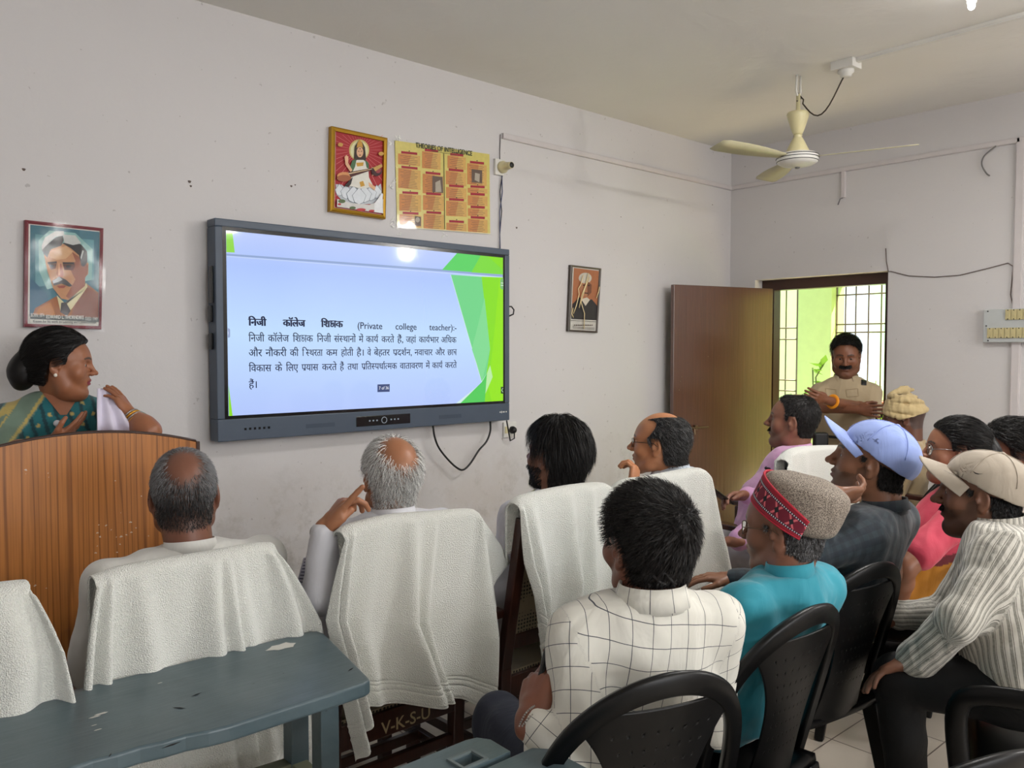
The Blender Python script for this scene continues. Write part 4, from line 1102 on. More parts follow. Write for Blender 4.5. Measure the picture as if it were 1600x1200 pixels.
sh_ += [((208, 190, 120), circ(325, 292, 84, 90, 28)), ((226, 222, 176), circ(325, 296, 72, 80, 28)),
 ((196, 202, 208), [(130, 575), (180, 580), (230, 620), (260, 560), (400, 560), (450, 620), (505, 570), (515, 640), (500, 700), (430, 740), (300, 745), (190, 720), (135, 660)]),
 *[it for (cx, w_, h_, ty) in ((160, 34, 90, 575), (215, 44, 110, 580), (470, 40, 100, 585), (420, 46, 120, 585), (275, 58, 130, 590), (365, 58, 130, 590), (320, 56, 130, 605)) for it in (((122, 132, 142), [(cx, ty-6), (cx-w_-3, ty+h_*.5), (cx-w_*.7, ty+h_*.95), (cx, ty+h_+12), (cx+w_*.7, ty+h_*.95), (cx+w_+3, ty+h_*.5)]), ((222, 228, 234), [(cx, ty), (cx-w_, ty+h_*.5), (cx-w_*.65, ty+h_*.93), (cx, ty+h_+8), (cx+w_*.65, ty+h_*.93), (cx+w_, ty+h_*.5)]))],
 ((58, 40, 34), [(285, 260), (310, 225), (345, 225), (368, 270), (378, 370), (350, 395), (300, 395), (280, 360)]),
 ((226, 178, 140), circ(326, 310, 28, 44)), ((200, 150, 60), [(298, 275), (305, 235), (325, 205), (345, 235), (352, 275), (325, 262)]), ((120, 40, 40), circ(326, 282, 5, 6), circ(326, 335, 9, 4)), ((40, 26, 24), circ(315, 303, 6, 3), circ(337, 303, 6, 3)),
 ((226, 224, 214), [(262, 470), (275, 400), (300, 375), (355, 375), (392, 410), (400, 520), (440, 600), (330, 615), (240, 590)]),
 ((74, 110, 74), [(240, 440), (262, 378), (296, 372), (284, 430), (262, 478)], [(366, 372), (396, 400), (400, 450), (380, 440)]),
 ((226, 178, 140), [(196, 350), (212, 335), (228, 350), (226, 400), (262, 460), (246, 476), (204, 415)], [(420, 440), (436, 435), (440, 500), (428, 510)], [(395, 560), (455, 600), (448, 630), (400, 595)]),
 ((206, 158, 60), [(292, 400), (355, 395), (350, 425), (300, 430)], [(320, 560), (350, 550), (365, 590), (330, 600)]),
 ((214, 150, 96), circ(195, 510, 62, 34, 22)), ((166, 96, 60), circ(190, 528, 60, 28, 22)), ((84, 44, 40), [(225, 478), (440, 440), (446, 452), (245, 520)]), ((216, 190, 150), [(225, 486), (440, 446), (441, 450), (235, 494)]),
 ((62, 30, 34), circ(462, 470, 44, 40), ), ((150, 60, 66), circ(474, 462, 24, 24)), ((200, 160, 90), [(430, 440), (500, 410), (512, 430), (450, 470)]),
 ((50, 44, 44), [(196, 590), (240, 540), (262, 520), (246, 580), (222, 604)]),
 ((216, 214, 210), [(132, 700), (240, 735), (400, 750), (520, 700), (520, 822), (130, 765)]), ((90, 110, 70), circ(170, 720, 30, 16), circ(260, 775, 26, 12)), ((190, 60, 66), circ(330, 790, 40, 12), circ(150, 745, 14, 9), circ(420, 800, 26, 9)),
 ((236, 238, 240), [(440, 740), (470, 700), (500, 650), (512, 660), (505, 760), (515, 820), (440, 810)]), ((206, 160, 80), circ(158, 250, 22, 16), circ(497, 325, 22, 16))]
art('print', root, cv2, sh_, y0+.014)
# chart
y0 = WALLY-.006; c_ = on(692, 290, 1, WALLY)
root = empty('wall_chart', (c_.x, WALLY, c_.z), 'yellow printed chart of intelligence theories with orange boxes, beside the gold framed print', 'poster')
backing(root, cv2, [(625, 210), (1412, 325), (1418, 990), (645, 930)], y0, flat((214, 200, 110), .3))
bx = []; rd = []; ph = []; dk = []
cols_ = [[(650, 835, 318, 408), (652, 838, 440, 605), (660, 842, 655, 795), (662, 845, 825, 928)], [(850, 1005, 300, 440), (855, 1027, 488, 650), (858, 1032, 665, 790), (862, 1033, 820, 948)],
         [(1062, 1215, 335, 440), (1048, 1218, 462, 575), (1050, 1220, 598, 690), (1050, 1222, 712, 838), (1052, 1222, 895, 960)], [(1226, 1388, 400, 575), (1230, 1394, 605, 645), (1230, 1395, 668, 750), (1232, 1395, 775, 838), (1232, 1395, 862, 975)]]
for ci, cl in enumerate(cols_):
    for (x0, x1, ya, yb) in cl:
        sl = .145*(1 if ya < 500 else .10/.145)*.9; d_ = (x1-x0)*sl*(.95 if ya < 600 else .75)
        bx.append([(x0, ya), (x1, ya+d_), (x1, yb+d_*.8), (x0, yb)])
        m_ = (x0+x1)/2; hw = (x1-x0)*.36
        rd.append([(m_-hw, ya-24+d_*.2), (m_+hw, ya-24+d_*.8), (m_+hw, ya-4+d_*.8), (m_-hw, ya-4+d_*.2)]); dk.append(circ(m_, ya-30+d_*.5, 5, 5, 8))
tx = []
for (p, q, r_, s__) in bx:
    n_ = int((s__[1]-p[1]-20)/13)
    for k in range(max(1, n_)):
        f_ = (k+1)/(n_+1); ww = random.uniform(.25, .42); ya = p[1]*(1-f_)+s__[1]*f_; yb = q[1]*(1-f_)+r_[1]*f_
        X = lambda a_: p[0]+(q[0]-p[0])*a_; Yl = lambda a_: ya+(yb-ya)*a_
        tx.append([(X(.5-ww), Yl(.5-ww)), (X(.5+ww*.9), Yl(.5+ww*.9)), (X(.5+ww*.9), Yl(.5+ww*.9)+3.2), (X(.5-ww), Yl(.5-ww)+3.2)])
art('chart_boxes', root, cv2, [((204, 136, 76), *bx), ((214, 170, 96), *[[(p[0]*.4+q[0]*.6, p[1]*.4+q[1]*.6), q, r_, (s__[0]*.55+r_[0]*.45, s__[1])] for p, q, r_, s__ in bx]), ((120, 92, 74), *tx), ((164, 30, 52), *rd), ((50, 44, 30), *dk),
 ((104, 86, 74), [(1262, 450), (1350, 460), (1350, 568), (1262, 560)], [(935, 505), (1020, 515), (1026, 650), (935, 640)], [(788, 840), (840, 848), (840, 925), (790, 918)]),
 ((176, 166, 150), circ(812, 872, 18, 22, 14), [(960, 560), (1000, 540), (1010, 640), (960, 640)], [(1290, 480), (1330, 490), (1326, 560), (1286, 540)]), ((60, 66, 40), [(1028, 318), (1033, 319), (1040, 950), (1036, 950)], [(930, 298), (1140, 332), (1140, 335), (930, 301)]),
 ((232, 226, 190), [(640, 925), (1418, 985), (1418, 992), (645, 932)])], y0-.0002, .0003)
b_ = [on(*cv2(795, 268), 1, y0), on(*cv2(1265, 338), 1, y0)]
# title follows the chart's own slight slope
V, Fc, w_ = word(['THEORIES OF INTELLIGENCE'], .02); xs = [v[0] for v in V]; lo_, hi_ = min(xs), max(xs)
VV = [(b_[0].x+(b_[1].x-b_[0].x)*(v[0]-lo_)/(hi_-lo_), y0-.004, b_[0].z+(b_[1].z-b_[0].z)*(v[0]-lo_)/(hi_-lo_)+v[1]*.036) for v in V]
mesh_np('chart_title', np.array(VV), Fc, flat((34, 50, 40)), root, smooth=False)
wrap(root, cv2, [(615, 205), (1425, 325), (1425, 1000), (640, 938)], y0-.006)
# small dark portrait
cv3 = lambda x, y: (860+x/3.3324, 400+y/3.3324); y0 = WALLY-.02; c_ = on(912, 467, 1, WALLY)
root = empty('framed_picture', (c_.x, WALLY, c_.z), 'small narrow framed portrait with crinkled shiny wrap, between screen and door', 'picture')
frame('frame', root, cv3, [(106, 46), (266, 65), (246, 400), (92, 392)], [(116, 56), (257, 72), (239, 391), (102, 384)], y0, .02, plain('dark_frame', sr(72, 62, 54), .4))
backing(root, cv3, [(108, 48), (264, 66), (245, 398), (94, 390)], WALLY-.012, M_EDGE)
art('print', root, cv3, [((196, 192, 184), [(116, 56), (257, 72), (239, 391), (102, 384)]), ((168, 106, 70), [(122, 62), (252, 78), (240, 335), (108, 328)]), ((44, 40, 42), [(108, 328), (114, 250), (150, 215), (180, 235), (215, 225), (244, 260), (240, 335)]),
 ((206, 196, 180), [(160, 225), (182, 260), (205, 228), (190, 215)]), ((176, 122, 88), circ(184, 165, 30, 48, 20)), ((196, 190, 176), circ(180, 115, 34, 28, 18)), ((120, 76, 54), [(190, 130), (214, 150), (212, 190), (192, 212)]), ((50, 34, 30), circ(172, 152, 6, 3), circ(198, 154, 6, 3), [(174, 190), (196, 192), (194, 197), (174, 195)]),
 ((60, 56, 54), [(104, 334), (243, 342), (243, 344), (104, 336)]), ((70, 60, 58), *[[(112+j*3, 368+j*7), (228, 374+j*7), (228, 376+j*7), (112+j*3, 370+j*7)] for j in range(2)])], y0+.006)
art('caption', root, cv3, [((70, 50, 46), *[[(124+k*9, 357), (129+k*9, 357), (129+k*9, 363), (124+k*9, 363)] for k in range(11)])], y0-.002)
b = MB()
for pl in ([(120, 300), (135, 260), (150, 200), (146, 170), (158, 150), (172, 100)], [(150, 270), (165, 200), (185, 150), (200, 90)], [(175, 380), (178, 300), (160, 240), (180, 170), (205, 110)], [(240, 220), (250, 190), (256, 160)], [(120, 320), (112, 300), (118, 270)]):
    P = [on(*cv3(*p), 1, y0-.008) for p in pl]; b.tube(P, .0035, 6, flat=.4, up=(0, -1, 0))
b.pieces('wrap_glare', plain('wrap_glare', sr(232, 210, 160), .15), root, True)  # pale streaks paint in the glare along the crinkled wrap
# ================================================================== DOOR AND WHAT LIES BEYOND
t = NT('leaf_wood'); co = t.coord('Object', (26, 26, .9)); n1 = t.noise(co, 2.2, 6, .65, 1.5)
c = t.mix(n1, sr(104, 62, 38), sr(70, 40, 26)); sc_ = t.ramp(t.noise(t.coord('Object', (3, 3, 9)), 5, 5, .7), [(.66, (0,0,0)), (.74, (1,1,1))])
c = t.mix(t.math('MULTIPLY', sc_, .25), c, sr(150, 112, 70)); t.col(c).rough(.34).set(Coat_Weight=1.0, Coat_Roughness=.22)
t.bump(t.noise(co, 2.6, 5), .35, .004); M_LEAF = t.m
hx, hy = WALLX+.02, 3.262; fx, fy = 4.62, 3.500
D = Vector((fx-hx, fy-hy, 0)); DL = D.length; D.normalize(); DN = Vector((D.y, -D.x, 0))
if DN.y > 0: DN = -DN
leaf = empty('door_leaf', (hx, hy, 0), 'dark brown wooden door leaf standing open against the screen wall', 'door')
b = MB(); Rr = Matrix((( D.x, DN.x, 0), (D.y, DN.y, 0), (0, 0, 1)))
b.box((0, -.018, .012), (DL, .018, 1.945), R=Rr, o=(hx, hy, 0)); b.build('panel', M_LEAF, leaf, bevel=.003)
def dp(a_, o_, z): return Vector((hx, hy, 0))+D*a_+DN*o_+Vector((0, 0, z))
M_IRON = plain('old_iron', sr(120, 100, 80), .4, .8)
b = MB(); zb_ = on(1080, 668, 1, 3.45).z; b.tube([dp(DL-.02, .032, zb_), dp(DL-.30, .032, zb_)], .006, 10); b.tube([dp(DL-.16, .03, zb_), dp(DL-.16, .05, zb_-.01), dp(DL-.16, .055, zb_-.045)], .006, 8)
for a_ in (.06, .13, .19): b.box((DL-a_-.012, .018, zb_-.018), (DL-a_+.012, .036, zb_+.018), R=Rr, o=(hx, hy, 0))
b.build('bolt', M_IRON, leaf)
b = MB()
for (a_, z) in ((DL-.06, 1.28), (DL-.05, 1.22), (DL-.07, 1.31), (DL-.3, 1.45), (.2, 1.35)): b.lathe([(.004, 0), (.004, .002)], dp(a_, .018, z), 8, R=Matrix.Rotation(PI/2, 3, 'X'))
b.pieces('nail', M_IRON, leaf)
b = MB(); fxp = WALLX+.10
b.box((fxp, DY0, DZ-.075), (fxp+.09, DY1, DZ)); b.box((fxp, DY1-.10, 0), (fxp+.09, DY1, DZ-.075)); b.box((fxp, DY0, 0), (fxp+.09, DY0+.06, DZ-.075))
st(b.build('door_1', plain('frame_brown', sr(64, 36, 26), .35)))
# corridor outside
M_GREEN = plain('green_paint', sr(188, 214, 146), .6, bump=.1, bscale=30); M_PALE = plain('pale_green', sr(214, 236, 184), .6); M_AQUA = plain('aqua_paint', sr(190, 232, 226), .6)
GXW = 7.3
def gy(u, X=GXW): return on(u, 560, 0, X).y
def gz(u, v, X=GXW): return on(u, v, 0, X).z
b = MB(); b.box((WALLX+.23, -1.4, -.1), (13, 7.5, 0)); o = b.build('corridor_floor', plain('cement', sr(206, 196, 160), .7)); st(o)
b = MB(); ya, yb = gy(1246), gy(1298)
b.box((GXW, yb, 0), (GXW+.25, ya, 3.1)); b.box((GXW, ya, 2.30), (GXW+.25, 7, 3.1)); b.box((GXW, -1, 2.36), (GXW+.25, yb, 3.1))
b.box((GXW, -1, 0), (GXW+.25, yb, .70))
# chamfered corners of the openings
b.add([(GXW, yb, 2.36), (GXW, yb-.22, 2.36), (GXW, yb, 2.14), (GXW+.25, yb, 2.36), (GXW+.25, yb-.22, 2.36), (GXW+.25, yb, 2.14)], [(0, 1, 2), (3, 5, 4), (1, 4, 5, 2)])
b.add([(GXW, ya, 2.30), (GXW, ya+.2, 2.30), (GXW, ya, 2.10), (GXW+.25, ya, 2.30), (GXW+.25, ya+.2, 2.30), (GXW+.25, ya, 2.10)], [(0, 2, 1), (3, 4, 5), (1, 2, 5, 4)])
st(b.build('trim_1', M_GREEN))
b = MB(); b.box((WALLX+.23, .4, 3.1), (GXW+.25, 7, 3.25)); st(b.build('trim_2', M_GREEN))
b = MB(); b.box((WALLX+.23, -1.4, 0), (10, -1.2, 3.4)); st(b.build('reflector_wall', plain('cream_paint', sr(246, 226, 160), .6)))  # unseen cream wall added to give the door leaf a warm reflection
b = MB(); b.box((9.6, gy(1300, 9.6), 0), (9.8, 8, 5)); st(b.build('trim_3', M_PALE))
b = MB(); b.box((10.6, -2, 0), (10.8, gy(1300, 9.6), 5)); st(b.build('trim_4', M_AQUA))
M_GRILLE = plain('grille_iron', sr(96, 82, 66), .5)
def grille(name, label, y0, y1, z0, z1, us, zs, arch=False):
    root = empty(name, (GXW+.1, (y0+y1)/2, z0), label, 'window grille')
    b = MB(); X = GXW+.10
    b.bar((X, y0, z0), (X, y0, z1-(.2 if arch else 0)), .024); b.bar((X, y1, z0), (X, y1, z1), .024); b.bar((X, y0, z0), (X, y1, z0), .024); b.bar((X, y0-(.18 if arch else 0), z1), (X, y1, z1), .024)
    if arch: b.bar((X, y0, z1-.2), (X, y0-.18, z1), .024)
    b.build('grille_frame', M_GRILLE, root)
    for y in us: b = MB(); b.tube([(X, y, z0), (X, y, z1)], .007, 6); b.build('bar', M_GRILLE, root, True)
    for z in zs: b = MB(); b.tube([(X-.01, y0, z), (X-.01, y1, z)], .007, 6); b.build('crossbar', M_GRILLE, root, True)
    return root
zz = lambda v: gz(1340, v)
grille('window_grille', 'rusty iron window grille beyond the doorway, behind the policeman', gy(1297), gy(1440), .70, 2.36, [gy(u) for u in (1312, 1328, 1348, 1368, 1388, 1408)], [zz(459), zz(506), zz(519), zz(640)], True)
grille('window_grille', 'iron grille gate seen at the left edge of the doorway', gy(1170), gy(1238), .02, 2.2, [gy(u) for u in (1219, 1200, 1185)], [zz(510), zz(529), zz(598), zz(616), zz(660)])
# staircase in the yard
b = MB(); X0 = 9.2; ys = gy(1400, X0)
for k in range(9):
    y1 = on(1350+k*9, 600, 0, X0).y; z1 = on(1360, 655-k*15, 0, X0).z
    b.box((X0, -2, 0), (X0+.9-.0*k, y1, z1)) if k == 0 else b.box((X0+.0, -2, z1-.28), (X0+.9, y1, z1))
st(b.build('trim_5', plain('stair_stone', sr(206, 208, 184), .7)))
# plants outside
M_LEAFG = plain('leaf_green', sr(122, 186, 52), .5); M_LEAFR = plain('leaf_red', sr(186, 110, 100), .5)
def plant(name, label, base, stems, mats, seed, ls=.12):
    rr = random.Random(seed); root = empty(name, base, label, 'plant')
    bs = MB(); bl = [MB() for _ in mats]
    for s_ in stems:
        P = [Vector(base)+Vector(q) for q in s_]; bs.tube(P, .006, 6)
        for k in range(5):
            p = P[-1].lerp(P[-2], rr.random()*.9); d = Vector((rr.uniform(-1, .4), rr.uniform(-1, 1), rr.uniform(-.3, 1))).normalized(); sd_ = d.cross(Vector((0, 0, 1))).normalized(); l = ls*rr.uniform(.6, 1.2)
            V = [p, p+d*l*.4+sd_*l*.28+Vector((0, 0, .01)), p+d*l, p+d*l*.4-sd_*l*.28+Vector((0, 0, .01)), p+d*l*.45+Vector((0, 0, -.01))]
            bl[rr.randrange(len(mats))].add(V, [(0, 1, 4), (1, 2, 4), (2, 3, 4), (3, 0, 4)])
    bs.pieces('stem', plain('stem', sr(90, 110, 60), .6), root, True)
    for q, m in zip(bl, mats):
        if q.v: q.pieces('leaf', m, root, True)
    return root
pb = on(1290, 700, 0, 6.75); pb.z = 0
z_ = lambda v: on(1290, v, 0, 6.75).z
pot = MB(); pot.lathe([(.10, 0), (.15, .25), (.16, .28), (.13, .28), (.12, .20)], (pb.x, pb.y, 0), 20)
pp = plant('potted_plant', 'leafy green climber beyond the doorway, behind the policeman\'s shoulder', (pb.x, pb.y, 0), [[(0, 0, .2), (0, .05, .7), (-.0, .10, z_(590)), (0, .02, z_(566))], [(0, 0, .2), (0, -.05, .7), (0, -.12, z_(600)), (0, -.14, z_(556))], [(0, .1, .25), (0, .12, z_(620)), (0, .13, z_(575))]], [M_LEAFG], 3)
pot.build('pot', plain('terracotta', sr(160, 90, 60), .8), pp, True)
pb2 = on(1376, 660, 0, 7.0); 
plant('potted_plant', 'reddish leafy plant beside the steps beyond the doorway', (7.9, on(1376, 640, 0, 7.9).y, 0), [[(0, .03*k, .0), (0, .04*k-.05, .7), (0, .05*k-.1, 1.05+.05*k)] for k in range(4)], [M_LEAFR, M_LEAFG], 5, .1)

# ================================================================== CEILING FAN, LAMPS
fp = on(1246, 245, 2, 2.56); FX, FY = fp.x, fp.y
fan = empty('ceiling_fan', (FX, FY, CEIL), 'cream ceiling fan with ringed motor hanging near the far corner', 'ceiling fan')
b = MB(); b.tube([(FX-.02, FY, CEIL), (FX-.022, FY, CEIL-.09), (FX, FY, CEIL-.12), (FX+.022, FY, CEIL-.09), (FX+.02, FY, CEIL)], .006, 8); b.build('hook', M_WHITEP, fan, True)
b = MB(); b.tube([(FX, FY, CEIL-.10), (FX, FY, 2.62)], .011, 12); b.build('rod', M_CREAM, fan, True)
b = MB(); b.lathe([(.010, .205), (.056, .20), (.060, .19), (.055, .17), (.036, .11), (.026, .085), (.020, .08)], (FX, FY, 2.60), 32); b.build('canopy', M_CREAM, fan, True)
b = MB(); b.lathe([(.018, .08), (.026, .075), (.020, .07), (.030, .055), (.062, -.01), (.066, -.02), (.04, -.022)], (FX, FY, 2.60), 32); b.build('neck', M_CREAM, fan, True)
b = MB(); mz = 2.545; b.lathe([(.04, .036), (.095, .030), (.110, .018), (.112, .0), (.108, -.016), (.085, -.030), (.040, -.040), (.012, -.043)], (FX, FY, mz), 48); mo = b.build('motor', M_WHITEP, fan, True)
b = MB()
for r_, z in ((.1105, .018), (.1128, .004), (.109, -.013)): b.tube([(FX+r_*math.cos(a_), FY+r_*math.sin(a_), mz+z) for a_ in np.linspace(0, 2*PI, 49)], .002, 6, cap=False)
b.build('trim_ring', M_BLACK, mo, True)
b = MB(); b.lathe([(.014, .0), (.012, -.006)], (FX, FY, mz-.043), 16); b.build('centre_cap', M_STEEL, mo, True)
sdir = math.atan2(-(math.sin(BEAR)), math.cos(BEAR))       # towards the right of the picture
for k in range(3):
    a_ = sdir-PI/6+k*2*PI/3; dx = Vector((math.cos(a_), math.sin(a_), 0)); dy = Vector((-math.sin(a_), math.cos(a_), 0)); up_ = Vector((0, 0, 1))
    b = MB(); V = []; n = 12
    for i in range(n+1):
        f_ = i/n; r_ = .10+.50*f_; w_ = .05+.075*math.sin(min(1, f_*1.4)*PI/2) if f_ < .97 else .10
        for s_ in (-1, 1): V.append(Vector((FX, FY, mz+.008))+dx*r_+dy*(s_*w_/2)+up_*(s_*w_*.10))
    Fc = [(2*i, 2*i+1, 2*i+3, 2*i+2) for i in range(n)]; b.add(V, Fc)
    o = b.build('blade', plain('blade_cream', sr(190, 184, 150), .4), fan, True, solid=.003)
b = MB(); P = [Vector((FX, FY, CEIL-.10)), Vector((FX+.02, FY-.02, CEIL-.13))]; jb = on(1322, 102, 2, CEIL-.02)
P0 = Vector((FX+.01, FY, CEIL-.13)); P1 = Vector((jb.x, jb.y, CEIL-.06))
for k in range(1, 12): f_ = k/12; q = P0.lerp(P1, f_); q.z -= .16*math.sin(f_*PI)**1.2*(1-.2*f_); P.append(q)
P.append(P1); b.tube(P, .004, 6); b.tube([(FX-.02, FY, CEIL-.09), (FX+.02, FY-.01, CEIL-.12), (FX-.015, FY, CEIL-.14), (FX+.018, FY, CEIL-.15)], .004, 6); b.build('wire', plain('wire_dark', sr(60, 52, 44), .6), fan, True)
# ceiling junction box and casing
root = empty('junction_box', (jb.x, jb.y, CEIL), 'white cable junction box with a round ceiling rose near the fan', 'junction box')
e1 = on(1598, 24, 2, CEIL-.01); ca = Vector((e1.x-jb.x, e1.y-jb.y, 0)).normalized(); Rj = Matrix(((ca.x, -ca.y, 0), (ca.y, ca.x, 0), (0, 0, 1)))
b = MB(); b.box((-.06, -.05, -.045), (.06, .05, 0), R=Rj, o=(jb.x, jb.y, CEIL)); b.build('box', M_WHITEP, root, bevel=.003)
b = MB(); b.lathe([(.040, 0), (.040, -.014), (.030, -.020), (.028, -.034), (.01, -.036)], (jb.x, jb.y, CEIL-.045), 24); b.build('ceiling_rose', M_WHITEP, root, True)
b = MB(); b.bar(Vector((jb.x, jb.y, CEIL-.008))+ca*.06, Vector((jb.x, jb.y, CEIL-.008))+ca*2.2, .035, .016); b.bar(Vector((jb.x, jb.y, CEIL-.018))+ca*.06, Vector((jb.x, jb.y, CEIL-.018))+ca*2.2, .028, .006)
tag(b.build('conduit', M_WHITEP, None, bevel=.001), 'white cable casing on the ceiling running from the junction box to the right', 'cable casing')
def tube_lamp(loc, rz, label, wall=None):
    root = empty('tube_lamp', loc, label, 'lamp', rz=0); R_ = Matrix.Rotation(rz, 3, 'Z'); L_ = Vector(loc)
    if wall: R_ = R_ @ Matrix.Rotation(PI/2, 3, 'X')
    b = MB(); b.box((-.02, -.62, -.035), (.02, .62, 0), R=R_, o=L_) if not wall else b.box((-.62, -.035, -.02), (.62, 0, .02), R=Matrix.Rotation(rz, 3, 'Z'), o=L_); b.build('batten', M_WHITEP, root, bevel=.002)
    b = MB()
    d_ = R_ @ Vector((0, 1, 0)) if not wall else Matrix.Rotation(rz, 3, 'Z') @ Vector((1, 0, 0)); n_ = Vector((0, 0, -1)) if not wall else Matrix.Rotation(rz, 3, 'Z') @ Vector((0, -1, 0))
    c_ = L_+n_*.055; b.tube([c_-d_*.6, c_+d_*.6], .014, 12); b.build('tube', emit('tube_glow', (1, .99, .97), 14), root, True)
e_ = on(1518, 10, 2, CEIL-.05); la = -Vector((e_.x, e_.y, 0)).normalized()
LAMP1 = (e_.x+la.x*.62, e_.y+la.y*.62, CEIL-.004)
tube_lamp(LAMP1, math.atan2(la.y, la.x)-PI/2, 'lit tube lamp on the ceiling at the top edge of the picture')
o = bpy.data.objects['lamp_ceiling']; o.location = (LAMP1[0], LAMP1[1], CEIL-.08); o.rotation_euler = (0, 0, math.atan2(la.y, la.x)-PI/2)

# ================================================================== LECTERN
lec = empty('lectern', (.74, 2.97, 0), 'large wood-laminate lectern with an arched dark-edged top', 'lectern')
PX0, PX1, PY0, PY1 = .395, 1.088, 2.85, 3.10
top = lambda x: 1.238-.052*((x-.74)/.347)**2*1.0
n = 24; V = []; 
for y in (PY0, PY0+.02):
    for i in range(n+1): x = PX0+(PX1-PX0)*i/n; V += [(x, y, 0), (x, y, top(x)-.006)]
m = 2*(n+1); Fc = [(2*i, 2*i+2, 2*i+3, 2*i+1) for i in range(n)]+[(m+2*i+2, m+2*i, m+2*i+1, m+2*i+3) for i in range(n)]+[(2*i+1, 2*i+3, m+2*i+3, m+2*i+1) for i in range(n)]+[(0, 1, m+1, m), (2*n, m+2*n, m+2*n+1, 2*n+1)]
mesh_np('front_panel', np.array(V), Fc, M_PODIUM, lec, smooth=False)
b = MB(); P = [(PX0+(PX1-PX0)*i/n, PY0+.008, top(PX0+(PX1-PX0)*i/n)-.003) for i in range(n+1)]; b.tube(P, .009, 8, flat=.6, up=(0, 0, 1)); b.build('edge_band', M_EDGE, lec, True)
b = MB(); b.box((PX1-.02, PY0+.02, 0), (PX1+.003, PY1, top(PX1)-.02)); b.build('side_panel', M_PODIUM, lec); b = MB(); b.box((PX0-.003, PY0+.02, 0), (PX0+.02, PY1, top(PX0)-.02)); b.build('side_panel', M_PODIUM, lec)
b = MB(); b.box((PX1, PY0-.004, top(PX1)-.060), (PX1+.012, PY0+.05, top(PX1)-.004)); b.build('corner_block', M_EDGE, lec, bevel=.002)
b = MB(); b.box((PX0+.02, PY0+.02, 1.10), (PX1-.02, PY1-.0, 1.12)); b.build('reading_shelf', M_PODIUM, lec)
b = MB()
for k in range(26):
    u_ = random.gauss(185, 22) if k < 16 else random.uniform(5, 230); v_ = random.gauss(838, 14) if k < 16 else random.uniform(720, 930); p = on(u_, v_, 1, PY0-.0006); r_ = random.uniform(.0012, .0042)
    if p.x < PX0+.01 or p.x > PX1-.01: continue
    P = [(p.x+r_*(1+.6*math.sin(2*t_+k))*math.cos(t_), p.y, p.z+r_*.7*(1+.5*math.cos(3*t_+k))*math.sin(t_)) for t_ in np.linspace(0, 2*PI, 8)[:-1]]; b.add(P, [tuple(range(7))])
b.pieces('chipped_spot', plain('chip', sr(206, 190, 170), .8), lec)

# ================================================================== DESKS
t = NT('blue_desk_paint'); co = t.coord('Object'); c = t.mix(t.ramp(t.noise(co, 4, 8, .7), [(.35, (0,0,0)), (.7, (1,1,1))]), sr(72, 90, 97), sr(90, 106, 112))
wr_ = t.ramp(t.noise(t.coord('Object', (2, 9, 9)), 4, 9, .75), [(.60, (0,0,0)), (.70, (1,1,1))]); c = t.mix(t.math('MULTIPLY', wr_, .3), c, sr(70, 66, 60)); wr2 = t.ramp(t.noise(co, 26, 4, .7), [(.72, (0,0,0)), (.76, (1,1,1))])
c = t.mix(t.math('MULTIPLY', wr2, .5), c, sr(40, 42, 44)); t.col(c).rough(t.mix(t.noise(co, 7, 6), (.24,)*3, (.46,)*3)); b1 = t.bump(t.noise(t.coord('Object', (1, 8, 8)), 6, 5), .3, .003); M_DESK = t.m
def slab(name, outline, z0, z1, mat, parent, bevel=.004):
    n = len(outline); V = [(x, y, z0) for x, y in outline]+[(x, y, z1) for x, y in outline]
    o = mesh_np(name, np.array(V), [tuple(range(n-1, -1, -1)), tuple(range(n, 2*n))]+[(i, (i+1) % n, n+(i+1) % n, n+i) for i in range(n)], mat, parent, smooth=False)
    md = o.modifiers.new('bevel', 'BEVEL'); md.width = bevel; md.segments = 3; md.limit_method = 'ANGLE'; return o
DZT = .76
desk = empty('school_desk', (.2, 1.76, 0), 'long blue painted desk behind the towelled chairs, bottom left', 'desk')
cR = on(585, 1062, 2, DZT); cB = on(495, 983, 2, DZT); cL = on(0, 1105, 2, DZT); bdir = (Vector((cB.x, cB.y))-Vector((cL.x, cL.y))).normalized()
wd = .40; pd = Vector((bdir.y, -bdir.x)); B1 = Vector((cB.x, cB.y)); F1 = Vector((cR.x, cR.y)); L_ = 1.75
out = [tuple(B1-bdir*L_), tuple(B1-bdir*.03), tuple(B1-bdir*.0+pd*.03)]
out = [tuple(B1-bdir*L_+pd*wd), tuple(B1-bdir*.95+pd*wd)]
for k in range(14):                                    # bitten, splintered front edge
    f_ = k/13; x_ = .92-.52*f_; out.append(tuple(B1-bdir*x_+pd*(wd-.030*math.sin(f_*PI)**.8-.004*(k % 2))))
F0 = B1-bdir*.30+pd*wd
out += [tuple(F1-bdir*.10+pd*.003), tuple(F1-bdir*.025+pd*.0), tuple(F1-bdir*.006-pd*.008), tuple(F1-pd*.03)]
out += [tuple(B1+pd*.04), tuple(B1+pd*.012-bdir*.004), tuple(B1-bdir*.02), tuple(B1-bdir*L_)]
slab('desk_top', out, DZT-.034, DZT, M_DESK, desk, .006)
def V3(p, z): return (p[0], p[1], z)
lg = [B1-bdir*.20+pd*.07, B1-bdir*.16+pd*(wd-.07), B1-bdir*1.6+pd*.07, B1-bdir*1.6+pd*(wd-.07)]
lg[1] = Vector(tuple(on(508, 1110, 2, .70))[:2]); lg[0] = Vector(tuple(on(462, 1098, 2, .66))[:2])
for p in lg: b = MB(); b.bar(V3(p, 0), V3(p, DZT-.034), .045, .045, up=(bdir.x, bdir.y, 0)); b.build('leg', M_DESK, desk, bevel=.003)
M_STR = plain('desk_rail', sr(120, 122, 100), .5)
